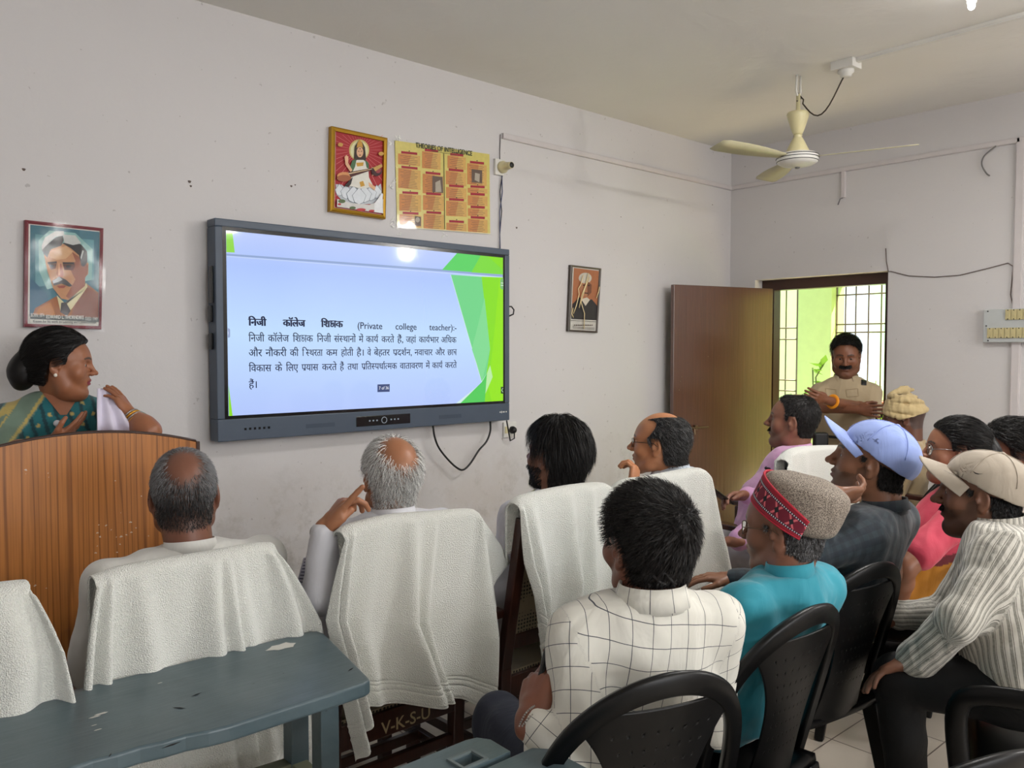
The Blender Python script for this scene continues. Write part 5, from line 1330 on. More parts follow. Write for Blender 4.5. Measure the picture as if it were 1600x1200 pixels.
b = MB(); b.bar(V3(lg[0], .50), V3(lg[1], .50), .04, .05); b.bar(V3(lg[0], .50), V3(lg[2], .50), .04, .05); b.bar(V3(lg[2], .50), V3(lg[3], .50), .04, .05); b.pieces('lower_rail', M_STR, desk, bevel=.003)
b = MB(); b.bar(V3(lg[0], .71), V3(lg[1], .71), .03, .03); b.bar(V3(lg[2], .71), V3(lg[3], .71), .03, .03); b.pieces('apron', M_DESK, desk)
p = on(441, 1010, 2, DZT+.0008); rr = [.030, .024, .033, .022, .030, .026, .036, .024, .028, .022, .031, .025]
b = MB(); b.add([(p.x+r_*1.25*math.cos(k*PI/6), p.y+r_*.75*math.sin(k*PI/6), DZT+.0008) for k, r_ in enumerate(rr)], [tuple(range(12))])
for (u, v, r_) in ((148, 1120, .006), (158, 1115, .007), (153, 1140, .004), (250, 1067, .003), (147, 1133, .003)):
    q = on(u, v, 2, DZT+.0008); b.add([(q.x+r_*2*math.cos(k*PI/3), q.y+r_*.6*math.sin(k*PI/3), DZT+.0008) for k in range(6)], [tuple(range(6))])
b.pieces('bare_patch', plain('bare_patch', sr(205, 204, 198), .8, bump=.5, bscale=300), desk)
b = MB()
for (u, v, l, a_) in ((307, 1085, .014, .2), (548, 1046, .014, .5), (280, 1106, .016, -.9), (268, 1164, .02, .1), (396, 1068, .004, 0), (443, 1052, .003, 0), (172, 1180, .008, 1.0)):
    q = on(u, v, 2, DZT+.001); b.add([(q.x+l*math.cos(a_+c_)*s_, q.y+l*math.sin(a_+c_)*s_, DZT+.001) for c_, s_ in ((0, 1), (1.4, .2), (PI, 1), (-1.4, .2))], [(0, 1, 2, 3)])
b.pieces('dark_nick', plain('nick', sr(26, 26, 28), .9), desk)
# second desk at the bottom edge
d2 = empty('school_desk', (.7, 1.1, 0), 'corner of a second blue desk with a square ink hole, bottom centre edge', 'desk')
dz = .74; slabX = on(742, 1150, 2, dz); slabF = on(825, 1171, 2, dz)
y1 = slabX.y; y2 = slabF.y+.005; x1 = slabX.x+.012; hq = on(735, 1188, 2, dz)
b = MB(); hx0, hx1, hy0, hy1 = hq.x-.028, hq.x+.02, hq.y-.016, hq.y+.022
o_ = [(-.6, y2+.012), (x1, y2+.012), (x1+.003, y1-.03), (x1-.012, y1-.006), (x1-.035, y1), (-.6, y1)]
hz = dz; V = [(x, y, hz) for x, y in o_]+[(hx0, hy0, hz), (hx1, hy0, hz), (hx1, hy1, hz), (hx0, hy1, hz)]+[(x, y, hz-.03) for x, y in o_]+[(hx0, hy0, hz-.03), (hx1, hy0, hz-.03), (hx1, hy1, hz-.03), (hx0, hy1, hz-.03)]
Fc = [(0, 1, 7, 6), (1, 2, 3, 4, 8, 7), (4, 5, 9, 8), (5, 0, 6, 9)]; Fc += [tuple(i+10 for i in f[::-1]) for f in Fc]; Fc += [(i, i+10, (i+1) % 6+10, (i+1) % 6) for i in range(6)]+[(6+i, 6+(i+1) % 4, 16+(i+1) % 4, 16+i) for i in range(4)]
b.add(V, Fc); b.build('pen_shelf', M_DESK, d2, bevel=.002)
b = MB()
for (xa, ya, xb, yb_) in ((hx0-.006, hy0-.006, hx1+.006, hy0), (hx0-.006, hy1, hx1+.006, hy1+.006), (hx0-.006, hy0, hx0, hy1), (hx1, hy0, hx1+.006, hy1)): b.box((xa, ya, dz), (xb, yb_, dz+.004))
b.build('ink_hole_rim', plain('rim', sr(104, 116, 118), .5), d2)
slab('desk_top', [(-.6, y2-.38), (slabF.x+.035, y2-.38), (slabF.x+.035, y2-.03), (slabF.x+.012, y2-.003), (-.6, y2-.003)], dz-.03, dz, M_DESK, d2)
for (x, y) in ((x1-.15, y1-.05), (x1-.15, y2-.30), (-.4, y1-.05), (-.4, y2-.30)): b = MB(); b.bar((x, y, 0), (x, y, dz-.03), .045); b.build('leg', M_DESK, d2, bevel=.003)

# ================================================================== WOODEN ARMCHAIRS
t = NT('woven_cane'); co = t.coord('Object', (80, 80, 80)); vo = t.n('ShaderNodeTexVoronoi', Scale=1.0); t.l(co, vo.inputs[0]); vo.inputs['Randomness'].default_value = .15
t.col(t.ramp(vo.outputs[0], [(.28, (.02, .015, .01)), (.36, sr(150, 136, 110))])).rough(.5); M_CANE = t.m
def wood_chair(x, y, label, rz=0, text=None, seat=.45):
    root = empty('wooden_armchair', (x, y, 0), label, 'chair', 'wooden armchairs of the front row'); R_ = Matrix.Rotation(rz, 3, 'Z'); O = Vector((x, y, 0))
    T = lambda *p: O+R_ @ Vector(p)
    for s in (-1, 1):
        b = MB(); b.bar(T(s*.22, .02, 0), T(s*.22, 0, .48), .042, .038, up=(0, 1, 0)); b.bar(T(s*.22, 0, .47), T(s*.185, -.058, .965), .040, .034, up=(0, 1, 0)); b.build('back_leg', M_CHAIR, root, bevel=.004)
        b = MB(); b.bar(T(s*.25, .46, 0), T(s*.25, .46, .66), .040, .040, up=(0, 1, 0)); b.build('front_leg', M_CHAIR, root, bevel=.004)
        b = MB(); b.bar(T(s*.243, -.01, .655), T(s*.262, .50, .675), .055, .026); b.build('armrest', M_CHAIR, root, bevel=.005)
    b = MB()
    for (p, q) in (((-.235, .0, .41), (.235, .0, .41)), ((-.25, .46, .41), (.25, .46, .41)), ((-.24, 0, .41), (-.25, .46, .41)), ((.24, 0, .41), (.25, .46, .41))): b.bar(T(*p), T(*q), .026, .075)
    b.pieces('seat_rail', M_CHAIR, root, bevel=.003)
    b = MB(); V = [T(-.24, .0, seat-.004), T(.24, .0, seat-.004), T(.26, .485, seat-.004), T(-.26, .485, seat-.004)]; V2 = [v+Vector((0, 0, .012)) for v in V]; b.add(V+V2, [(3,2,1,0), (4,5,6,7), (0,1,5,4), (1,2,6,5), (2,3,7,6), (3,0,4,7)]); b.build('cane_seat', M_CANE, root)
    b = MB()
    for (p, q) in (((-.24, .01, .20), (-.25, .46, .20)), ((.24, .01, .20), (.25, .46, .20)), ((-.245, .24, .20), (.245, .24, .20)), ((-.235, .01, .28), (.235, .01, .28))): b.bar(T(*p), T(*q), .022, .034)
    b.pieces('stretcher', M_CHAIR, root, bevel=.003)
    b = MB(); b.bar(T(-.19, -.055, .93), T(.19, -.055, .93), .022, .07); b.bar(T(-.23, -.012, .56), T(.23, -.012, .56), .022, .05); b.pieces('back_rail', M_CHAIR, root, bevel=.004)
    b = MB(); V = [T(-.21, -.018, .585), T(.21, -.018, .585), T(.19, -.052, .90), T(-.19, -.052, .90)]; b.add(V, [(0, 1, 2, 3)]); b.build('cane_back', M_CANE, root, solid=.006)
    if text:
        V, Fc, w_ = word([text], .01); s_ = .052; b = MB(); b.add([T(.02-w_*s_/2+v[0]*s_-.0, -.0142, .383+v[1]*s_) for v in V], Fc); b.build('painted_letters', plain('letters', sr(190, 170, 130), .6), root)
    return root
def cubic(P, t_):
    P = [np.array(p, float) for p in P]; n = len(P)-1; x = t_*n; i = min(int(x), n-1); f_ = x-i
    p0 = P[max(i-1, 0)]; p1 = P[i]; p2 = P[i+1]; p3 = P[min(i+2, n)]
    return .5*((2*p1)+(-p0+p2)*f_+(2*p0-5*p1+4*p2-p3)*f_**2+(-p0+3*p1-3*p2+p3)*f_**3)
def towel(label, tops, mids, bots, folds, front=.16, hem=(.06, .085, .10), seed=0, tm=.35, thick=.006, topround=.016, nu=150, nv=130):
    """tops/mids/bots: world points left to right; folds: (s_top, s_bottom, width_top, width_bottom, depth) pushed towards -y"""
    rr = random.Random(seed); V = np.zeros((nu+1, nv+1, 3)); hemf = np.zeros((nu+1, nv+1)); vf = .16
    for i in range(nu+1):
        s = i/nu; T_ = cubic(tops, s); M_ = cubic(mids, s); B_ = cubic(bots, s); Ltot = np.linalg.norm(B_-T_)
        for j in range(nv+1):
            v = j/nv
            if v < vf:                                           # front flap, then over the rail
                f_ = v/vf
                if f_ < .7: p = T_+np.array((0, .062+.01*math.sin(s*20), -front*(1-f_/.7)-.012))
                else: a_ = (f_-.7)/.3*PI; p = T_+np.array((0, .031+.031*math.cos(a_), -.012+.020*math.sin(a_)))
                tt = 0; am = 0
            else:
                tt = (v-vf)/(1-vf)
                if tt < tm: f_ = tt/tm; p = T_*(1-f_)+M_*f_; p = p+(B_-T_)*0
                else: f_ = (tt-tm)/(1-tm); p = M_*(1-f_)+B_*f_
                # round off the kink at the middle row
                k_ = math.exp(-((tt-tm)/.12)**2); q_ = T_*(1-tt)+B_*tt; p = p*(1-.35*k_)+(q_*.25+p*.75)*.35*k_
                p = p+np.array((0, 0, -.012*(1-tt)*math.exp(-tt*30))); am = min(1, .18+tt*1.6)
            dsp = 0
            for (s0, s1, w0, w1, dpt) in folds:
                sc_ = s0+(s1-s0)*tt; w_ = w0+(w1-w0)*tt; dsp += 1.7*dpt*math.exp(-abs((s-sc_)/w_)**2.0)
            dsp += .003*math.sin(s*47+tt*3+seed)*math.sin(tt*5+s*9)*.8
            p = p+np.array((dsp*am*.25, -dsp*am, 0)); V[i, j] = p
            d_end = (1-tt)*Ltot if v >= vf else 9
            hemf[i, j] = max([math.exp(-((d_end-h_)/.0035)**2) for h_ in hem]+[.6 if d_end < .012 else 0])
    for i in range(nu+1):
        for j in range(nv+1): V[i, j, 1] += .004*hemf[i, j]
    Fc = np.array([(i*(nv+1)+j, i*(nv+1)+j+1, (i+1)*(nv+1)+j+1, (i+1)*(nv+1)+j) for i in range(nu) for j in range(nv)])
    V = V.reshape(-1, 3); c_ = np.array((V[:, 0].mean(), V[:, 1].mean(), V[:, 2].min()))
    o = mesh_np('towel', V-c_, Fc, M_TOWEL); o.location = tuple(c_); setattr_f(o, 'hem', hemf.ravel())
    md = o.modifiers.new('solid', 'SOLIDIFY'); md.thickness = thick; md.offset = 0
    tag(o, label, 'towel', 'white towels over the chair backs'); return o
OY = lambda u, v, Y: tuple(on(u, v, 1, Y))
# chair by chair
wood_chair(.15, 2.05, 'wooden armchair under a white towel, empty, at the left edge')
towel('white towel over the empty chair at the left edge', [(-.07, 1.955, 1.00), (.10, 1.955, 1.01), OY(20, 921, 1.955), OY(46, 922, 1.955)], [(-.10, 1.93, .78), (.15, 1.93, .78), OY(60, 1020, 1.93), OY(84, 1010, 1.93)], [(-.12, 1.93, .34), (.12, 1.92, .32), (.35, 1.92, .33), (.55, 1.93, .36)],
      [(.25, .2, .06, .09, .02), (.62, .55, .05, .08, .025), (.88, .84, .03, .05, .03)], seed=1)
wood_chair(.755, 2.075, 'wooden armchair under a white towel behind the bald grey-haired man')
T1 = [OY(u, v, 1.985) for u, v in ((150, 912), (190, 897), (250, 885), (330, 872), (400, 859), (432, 857))]
towel('white towel draped wide over the chair behind the long desk', T1, [OY(u, v, 1.975) for u, v in ((128, 1000), (200, 1000), (300, 980), (400, 960), (497, 972))], [(.42, 1.965, .36), (.60, 1.965, .34), (.80, 1.965, .32), (.98, 1.965, .36), (1.09, 1.97, .50)],
      [(.02, .02, .03, .04, .03), (.13, .12, .02, .03, .028), (.30, .34, .05, .09, .022), (.60, .50, .035, .05, .030), (.66, .60, .015, .02, .026), (.70, .68, .03, .05, .02), (.90, .80, .03, .05, .03), (1.0, .93, .03, .03, .02)], seed=2)
wood_chair(1.355, 2.015, 'wooden armchair under a white towel behind the man with white hair', text='V-K-S-U')
T2 = [OY(u, v, 1.925) for u, v in ((538, 838), (560, 826), (620, 812), (690, 806), (740, 802), (752, 806))]
towel('white towel with banded hem over the chair behind the man with white hair', T2, [OY(504, 968, 1.93), OY(545, 975, 1.90), OY(620, 980, 1.90), OY(700, 970, 1.90), OY(776, 950, 1.91)], [OY(u, v, 1.89) for u, v in ((556, 1190), (566, 1112), (600, 1100), (655, 1098), (720, 1092), (766, 1118))],
      [(.03, .06, .03, .03, .03), (.14, .15, .03, .03, .03), (.30, .33, .05, .06, .012), (.46, .62, .03, .07, .045), (.56, .70, .02, .02, .02), (.90, .93, .05, .05, .028)], seed=3)
# the loose corner of the same towel
towel_flap = [OY(742, 803, 1.93), OY(755, 812, 1.935)]
b = MB(); A0, A1, A2, A3 = (np.array(OY(u, v, Y)) for u, v, Y in ((746, 804, 1.93), (758, 930, 1.925), (798, 876, 1.965), (762, 845, 1.95)))
V = []; n = 14
for i in range(n+1):
    for j in range(n+1):
        s, w_ = i/n, j/n; e_ = np.array(OY(746+14*s, 804+118*s, 1.93)); f_ = np.array(OY(798-(0)*s, 876+2*s, 1.965)); L0 = np.array(OY(746, 804, 1.93))*(1-s)+np.array(OY(760, 922, 1.925))*s; R0 = np.array(OY(748+50*min(1, s*1.0+.0), 804+72*s, 1.935+.03*s))
        if s > .62: q = (s-.62)/.38; R0 = np.array(OY(798-30*q, 876+38*q, 1.965-.03*q)) 
        else: R0 = np.array(OY(748+50*s/.62, 804+72*s/.62, 1.935+.03*s/.62))
        p = L0*(1-w_)+R0*w_; p[1] -= .014*math.sin(w_*PI)*s; V.append(p)
Fc = [(i*(n+1)+j, (i+1)*(n+1)+j, (i+1)*(n+1)+j+1, i*(n+1)+j+1) for i in range(n) for j in range(n)]
TW2 = [o for o in bpy.data.objects if o.name.startswith('towel')][-1]
o = mesh_np('loose_corner', np.array(V), Fc, M_TOWEL, TW2); md = o.modifiers.new('solid', 'SOLIDIFY'); md.thickness = .006; md.offset = 0; setattr_f(o, 'hem', np.zeros(len(V)))
wood_chair(1.945, 1.965, 'wooden armchair with a bare arm under a white towel, behind the black-haired man', text='V-K-S-U-09')
T3 = [OY(u, v, 1.875) for u, v in ((812, 793), (826, 781), (870, 770), (910, 763), (948, 760), (960, 766))]
towel('white towel ending in a long point over the chair behind the black-haired man', T3, [OY(813, 880, 1.87), OY(850, 890, 1.83), OY(890, 880, 1.84), OY(930, 880, 1.85), OY(968, 870, 1.87)], [OY(u, v, 1.83) for u, v in ((842, 1010), (850, 1044), (872, 1000), (888, 975), (930, 990), (958, 975))],
      [(.05, .03, .04, .05, .03), (.20, .2, .05, .06, .02), (.47, .50, .05, .06, .035), (.66, .70, .03, .04, .025), (.9, .9, .05, .05, .02)], seed=4, hem=(.05, .09, .12))
wood_chair(2.50, 1.965, 'wooden armchair under a white towel behind the man in glasses with chin on hand')
T4 = [OY(u, v, 1.875) for u, v in ((962, 778), (985, 756), (1020, 750), (1060, 742), (1098, 736), (1110, 742))]
towel('white towel over the chair behind the man in glasses with chin on hand', T4, [OY(u, v, 1.85) for u, v in ((966, 850), (1000, 850), (1040, 850), (1080, 845), (1124, 830))], [OY(u, v, 1.84) for u, v in ((930, 990), (970, 1000), (1040, 980), (1100, 950), (1141, 925))],
      [(.05, .05, .05, .05, .02), (.35, .45, .04, .07, .025), (.62, .60, .04, .06, .02), (.95, .95, .04, .04, .02)], seed=5)
wood_chair(3.60, 2.00, 'wooden armchair under a white towel behind the man in a pink shirt')
T5 = [OY(u, v, 1.88) for u, v in ((1232, 722), (1242, 708), (1262, 702), (1300, 700), (1330, 700))]
towel('white towel over the chair behind the man in a pink shirt', T5, [OY(u, v, 1.86) for u, v in ((1222, 770), (1240, 775), (1280, 775), (1340, 770))], [OY(u, v, 1.86) for u, v in ((1204, 850), (1230, 870), (1280, 870), (1350, 860))], [(.1, .1, .05, .07, .02), (.45, .4, .05, .08, .02), (.8, .8, .05, .06, .02)], seed=6, nu=90, nv=90)
wood_chair(4.55, 1.55, 'wooden armchair standing behind the turbaned man', rz=.1)

# ================================================================== BLACK PLASTIC CHAIRS
def plastic_chair(x, y, b_, label, arms=False, holes=True, top=.82, s=1.0):
    """b_ bearing in degrees of the way it faces; x, y centre of the seat"""
    root = empty('plastic_chair', (x, y, 0), label, 'chair', 'black plastic chairs'); a_ = math.radians(b_)
    fw = Vector((math.sin(a_), math.cos(a_), 0)); rt = Vector((math.cos(a_), -math.sin(a_), 0)); O = Vector((x, y, 0))
    T = lambda r_, f_, z: O+rt*r_*s+fw*f_*s+Vector((0, 0, z))
    tz = top-.42
    def back(u, v):                       # u -1..1 across, v 0..1 up
        wv = .215+.02*v; return T(u*wv, -.215-.12*v+.055*u*u*(1-.0*v), .42+tz*v)
    # rim: flattened arch
    P = []; 
    for k in range(41):
        f_ = k/40; ang = PI*f_
        uu = -math.cos(ang); vv = math.sin(ang)**.42
        P.append(back(uu, vv*(1.0-.06*uu*uu)))
    b = MB(); n = len(P); V = []
    for k, p in enumerate(P):
        d_ = (P[min(k+1, n-1)]-P[max(k-1, 0)]).normalized(); nn = fw*1.0-fw.dot(d_)*d_; nn.normalize(); sd_ = d_.cross(nn).normalized(); w_ = .026+.013*math.sin(PI*k/40)
        for (i, j) in ((-1, -.35), (-.75, -1), (0, -.55), (.75, -1), (1, -.35), (.8, .6), (-.8, .6)): V.append(p+sd_*(i*w_*.62)+nn*(j*.013))
    m = 7; Fc = [(k*m+q, k*m+(q+1) % m, (k+1)*m+(q+1) % m, (k+1)*m+q) for k in range(n-1) for q in range(m)]+[tuple(range(m-1, -1, -1)), tuple((n-1)*m+q for q in range(m))]
    b.add(V, Fc); b.build('back_rim', M_BLACKP, root, True, bevel=0)
    # centre splat, waisted, with rows of drain holes
    V = []; nu, nv = 80, 96
    for j in range(nv+1):
        v = j/nv; w_ = min(.50-.13*math.sin(v*PI)+.34*v**4, math.sqrt(max(0, 1-(min(1, v*.90/.97))**4.76))-.02); w_ = max(w_, .02)
        for i in range(nu+1): V.append(back((i/nu*2-1)*w_, v*.90+.0)-fw*.004)
    Fc = []
    for j in range(nv):
        for i in range(nu):
            if holes and i % 8 == 4 and j % 8 == 4 and 20 < j < 92 and 6 < i < 76: continue
            k = j*(nu+1)+i; Fc.append((k, k+1, k+nu+2, k+nu+1))
    mb_ = MB(); mb_.add(V, Fc); o = mb_.build('back_splat', M_BLACKP, root, True, solid=.005)
    # seat
    V = []; nn_ = 16
    for j in range(nn_+1):
        f_ = j/nn_
        for i in range(nn_+1):
            uu = i/nn_*2-1; w_ = .215+.02*f_; V.append(T(uu*w_, -.22+.44*f_, .425+.012*abs(uu)**3-.012*math.sin(f_*PI)-(.02*(max(0, f_-.85)/.15)**2)))
    Fc = [(j*(nn_+1)+i, j*(nn_+1)+i+1, (j+1)*(nn_+1)+i+1, (j+1)*(nn_+1)+i) for j in range(nn_) for i in range(nn_)]
    mb_ = MB(); mb_.add(V, Fc); mb_.build('seat', M_BLACKP, root, True, solid=.02)
    for sx, sy in ((-1, -1), (1, -1), (-1, 1), (1, 1)):
        b = MB(); b.bar(T(sx*.20, sy*.20, .42), T(sx*.235, sy*.25-(.02 if sy < 0 else 0), 0), .055, .045, up=(rt.x, rt.y, 0), w2=.034, h2=.03); b.build('leg', M_BLACKP, root, bevel=.006)
    if arms:
        for sx in (-1, 1):
            b = MB(); P = [T(sx*.235, -.28, .62), T(sx*.262, -.15, .655), T(sx*.270, .05, .655), T(sx*.262, .20, .64), T(sx*.245, .245, .58), T(sx*.225, .235, .42)]
            Q_ = [Vector(cubic(P, k/30)) for k in range(31)]; b.tube(Q_, .026, 12, flat=.5, up=(rt.x, rt.y, 0)); b.build('armrest', M_BLACKP, root, True)
    return root
# ================================================================== PEOPLE
A_ = lambda u, v, d: np.array(at(u, v, d))
GREYS = [(40, 38, 38), (64, 62, 62), (96, 95, 96), (130, 130, 132)]
WHITES = [(236, 236, 234), (216, 216, 214), (180, 178, 176), (244, 244, 242)]
BLACKS = [(16, 13, 13), (26, 22, 20), (10, 9, 9)]
M_KURTA = cloth('white_kurta', sr(222, 221, 216)); M_KURTA2 = cloth('white_cotton', sr(214, 214, 220)); M_SHIRTB = cloth('white_shirt', sr(208, 218, 230))
def chk(t, c):
    o = puv(t); a = line(t, o[0], .043, .0014); b_ = line(t, o[1], .043, .0014); return t.mix(t.math('MAXIMUM', a, b_), c, sr(70, 74, 82))
M_CHK = cloth('windowpane_shirt', sr(226, 224, 214), pattern=chk, fold=.4)
def stp(t, c):
    o = puv(t); x = t.math('ADD', o[0], t.math('MULTIPLY', t.noise(t.coord(), 9, 2), .006)); a = line(t, x, .0165, .006); b_ = line(t, x, .0165, .0014, .009); f = t.math('MAXIMUM', t.math('MULTIPLY', a, .75), b_)
    f = t.math('MULTIPLY', f, t.math('ADD', .55, t.math('MULTIPLY', t.noise(t.coord('Object', (60, 60, 60)), 3, 2), .8))); return t.mix(f, c, sr(112, 110, 100))
M_STR_ = cloth('striped_shirt', sr(214, 210, 200), pattern=stp, fold=.6)
def dchk(t, c):
    o = puv(t); a = line(t, o[0], .034, .016); b_ = line(t, o[1], .034, .016); c = t.mix(t.math('MULTIPLY', a, .55), c, sr(52, 66, 72)); return t.mix(t.math('MULTIPLY', b_, .45), c, sr(30, 36, 44))
M_DCHK = cloth('dark_checked_shirt', sr(34, 44, 54), pattern=dchk)
def slub(t, c): return t.mix(t.math('MULTIPLY', t.noise(t.coord('Object', (140, 140, 30)), 2, 3), .6), c, sr(214, 170, 206))
M_PINK = cloth('pink_linen', sr(188, 134, 176), pattern=slub); M_TEAL = cloth('teal_kurta', sr(48, 152, 172)); M_KHAKI = cloth('khaki_uniform', sr(176, 158, 128)); M_BEIGE = cloth('beige_shawl', sr(178, 156, 120))
M_DARKP = cloth('black_trousers', sr(13, 12, 13), sheen=0); M_JEAN = cloth('navy_jeans', sr(20, 27, 48), sheen=.05); M_GREYP = cloth('grey_trousers', sr(176, 172, 176)); M_DHOTI = cloth('white_dhoti', sr(214, 210, 200)); M_KHAKIP = cloth('khaki_trousers', sr(164, 144, 112))

# 1 --- bald crowned man on the left
def gs1(P, rng):
    f_ = np.clip((P[:, 2]+.02)/.11, 0, 1)+np.clip((np.abs(P[:, 0])-.03)/.08, 0, .5)+rng.normal(size=len(P))*.25; return np.clip((f_*3.2).astype(int), 0, 3)
p1 = person('older man in white kurta with bald crown and short grey hair, nearest the lectern', A_(288, 772, 2.30), 21, hp=9, hs=1.08, bb=6, skin=(128, 84, 66), shirt=M_KURTA, pants=M_DHOTI, fat=.035, sw=.205,
  headkw=dict(fat=.006, nr=.062), hair=dict(n=12000, thick=.0, len=.012, wid=.0012, cols=GREYS, gsel=gs1, bald=((0, -.070, .098), (.030, .036, .034), .9), whorl=(0, -.05, .13), col=(60, 54, 50), lift=.35, scalp=.6), collar=dict(r=.068, h=.032, open=.15), kurta=.3, wr=.005)
# 2 --- white haired man pointing
W2 = A_(507, 826, 2.26); RC = np.array((.744, -.668, 0)); FC = np.array((.668, .744, 0)); UZ = np.array((0, 0, 1.0)); d2_ = RC*.58+UZ*.80+FC*.1
p2 = person('man with white hair around a bald crown, white kurta, raised hand with one finger pointing', A_(611, 744, 2.46), 14, hp=10, hs=1.0, bb=8, N=A_(614, 812, 2.42), skin=(166, 112, 80), shirt=M_KURTA2, pants=M_DHOTI, fat=.03, sw=.168,
  arms=dict(L=dict(E=A_(500, 930, 2.24), W=W2, d=d2_, n=FC*.35+RC*.75-UZ*.5, curl=(6, 115, 135, 140), thumb=15, fine=True, tcurl=40, spread=.10)),
  hair=dict(n=8500, thick=.0, len=.028, wid=.0013, cols=WHITES+[(120, 116, 112)], bald=((.004, -.064, .100), (.036, .046, .040), .9), whorl=(0, -.02, .14), col=(168, 128, 104), lift=.5, scalp=.3, jit=.35, low=.012), collar=dict(r=.064, h=.03, open=.15), kurta=.3)
glasses(p2, p2['toW'], p2['root'], M_BLACK, M_GLASS)
wb = MB(); wd_ = Vector(nrm(W2-A_(500, 930, 2.24))); c0 = Vector(W2)-wd_*.012
e1 = wd_.cross(Vector((0, 0, 1))).normalized(); e2 = wd_.cross(e1)
wb.tube([c0+e1*.031*math.cos(a_)+e2*.029*math.sin(a_) for a_ in np.linspace(0, 2*PI, 25)], .007, 8, cap=False, flat=.45, up=tuple(wd_)); wa = wb.build('wristwatch', plain('leather_strap', sr(70, 40, 28), .5), p2['root'], True)
wb = MB(); wb.lathe([(.017, -.004), (.018, .004), (.015, .006)], c0-e1*.032, 20, R=Matrix(((e2.x, wd_.x, -e1.x), (e2.y, wd_.y, -e1.y), (e2.z, wd_.z, -e1.z)))); wb.build('watch_case', M_STEEL, wa, True)
# papers held by this man
pc = A_(490, 890, 2.42); b = MB()
for k in range(3): b.add([tuple(A_(u+k*2, v, 2.42+.006*k)) for u, v in ((474, 872), (500, 866), (490, 930), (462, 918))], [(0, 1, 2, 3)])
tag(b.build('paper_sheets', flat((226, 224, 236)), None, solid=.001), 'printed white sheets held below the raised hand of the man with white hair', 'paper')
b = MB()
for k in range(9):
    a0, a1 = A_(476-k*1.4, 873+k*5, 2.4185), A_(496-k*1.2, 869+k*6, 2.4185); b.add([a0, a1, a1-(0, 0, .003), a0-(0, 0, .003)], [(0, 1, 2, 3)])
o = b.build('printed_lines', flat((90, 90, 120)), [q for q in bpy.data.objects if q.name.startswith('paper_sheets')][0], rel=False)
o.location = (0, 0, 0)
# 3 --- black haired bearded man
p3 = person('man with thick collar-length black hair and dark beard in white kurta and cream waistcoat', A_(868, 712, 2.95), -8, hp=6, hs=1.05, bb=-6, N=A_(868, 776, 2.92), skin=(134, 92, 72), shirt=M_KURTA2, pants=M_DHOTI, sw=.19, fat=.02,
  arms=dict(L=dict(E=A_(785, 922, 2.72), W=A_(800, 950, 2.95)-np.array((0, 0, .02)), loose=.012)),
  hair=dict(n=11000, thick=.019, len=.050, wid=.0013, cols=BLACKS, low=.034, side=0, lift=.10, grav=.9, jit=.16, seg=6, whorl=(0, .0, .14), tfn=lambda V: .55+.45*np.clip((V[:, 2]+.05)/.08, 0, 1)), kurta=.3, collar=dict(r=.074, h=.02, open=.5, mat=cloth('cream_waistcoat', sr(206, 204, 160)), dz=-.005))
p3['beard']('beard', lambda V: (V[:, 2] < -.035) & (V[:, 1] > .0) & (V[:, 2] > -.125) & ~((np.abs(V[:, 0]) < .024) & (V[:, 2] > -.07)) & (V[:, 2] < -.045+.5*(.09-V[:, 1])), 5000, .012, BLACKS)
b = MB(); V = []; n = 24
for i in range(n+1):
    for j in range(5):
        t_ = -PI+PI*.1+i/n*2*PI*.9; r_ = .072+.027*j; N_ = p3['N']; q = N_+p3['rt']*(r_*1.28*math.sin(t_))-p3['fw']*(r_*.95*math.cos(t_)-.0)+p3['up']*(.022-.012*j-.010*j*abs(math.sin(t_))*1.0); V.append(q)
Fc = [(i*5+j, (i+1)*5+j, (i+1)*5+j+1, i*5+j+1) for i in range(n) for j in range(4)]
b.add(V, Fc); b.build('waistcoat', MATS.get('cream') or [m for m in bpy.data.materials if m.name == 'cream_waistcoat'][0], p3['root'], True, solid=.006)
# 4 --- man in glasses, chin on hand
W4 = A_(988, 766, 3.12)
p4 = person('man with glasses and greying hair in a white shirt resting his chin on his hand', A_(1029, 694, 3.28), -26, hp=3, hs=1.04, bb=-12, N=A_(1050, 744, 3.28), skin=(190, 130, 92), shirt=M_SHIRTB, pants=M_GREYP, sw=.185, fat=.025,
  arms=dict(L=dict(E=A_(962, 850, 3.05), W=W4, d=A_(992, 735, 3.15)-W4, n=(-.35, .75, -.2), curl=(120, 130, 140, 145), thumb=25, fine=True)),
  headkw=dict(nose=1.0), hair=dict(n=9000, thick=.007, len=.022, wid=.0012, cols=[(34, 32, 32), (60, 58, 58), (110, 110, 110), (24, 22, 22)], recede=.085, whorl=(0, .05, .12), col=(52, 44, 40), scalp=.6, lift=.15, low=.006, bald=((0, .025, .120), (.050, .095, .040), .5)), collar=dict(r=.066, h=.034, open=.4, fall=.03))
glasses(p4, p4['toW'], p4['root'], M_BLACK, M_GLASS)
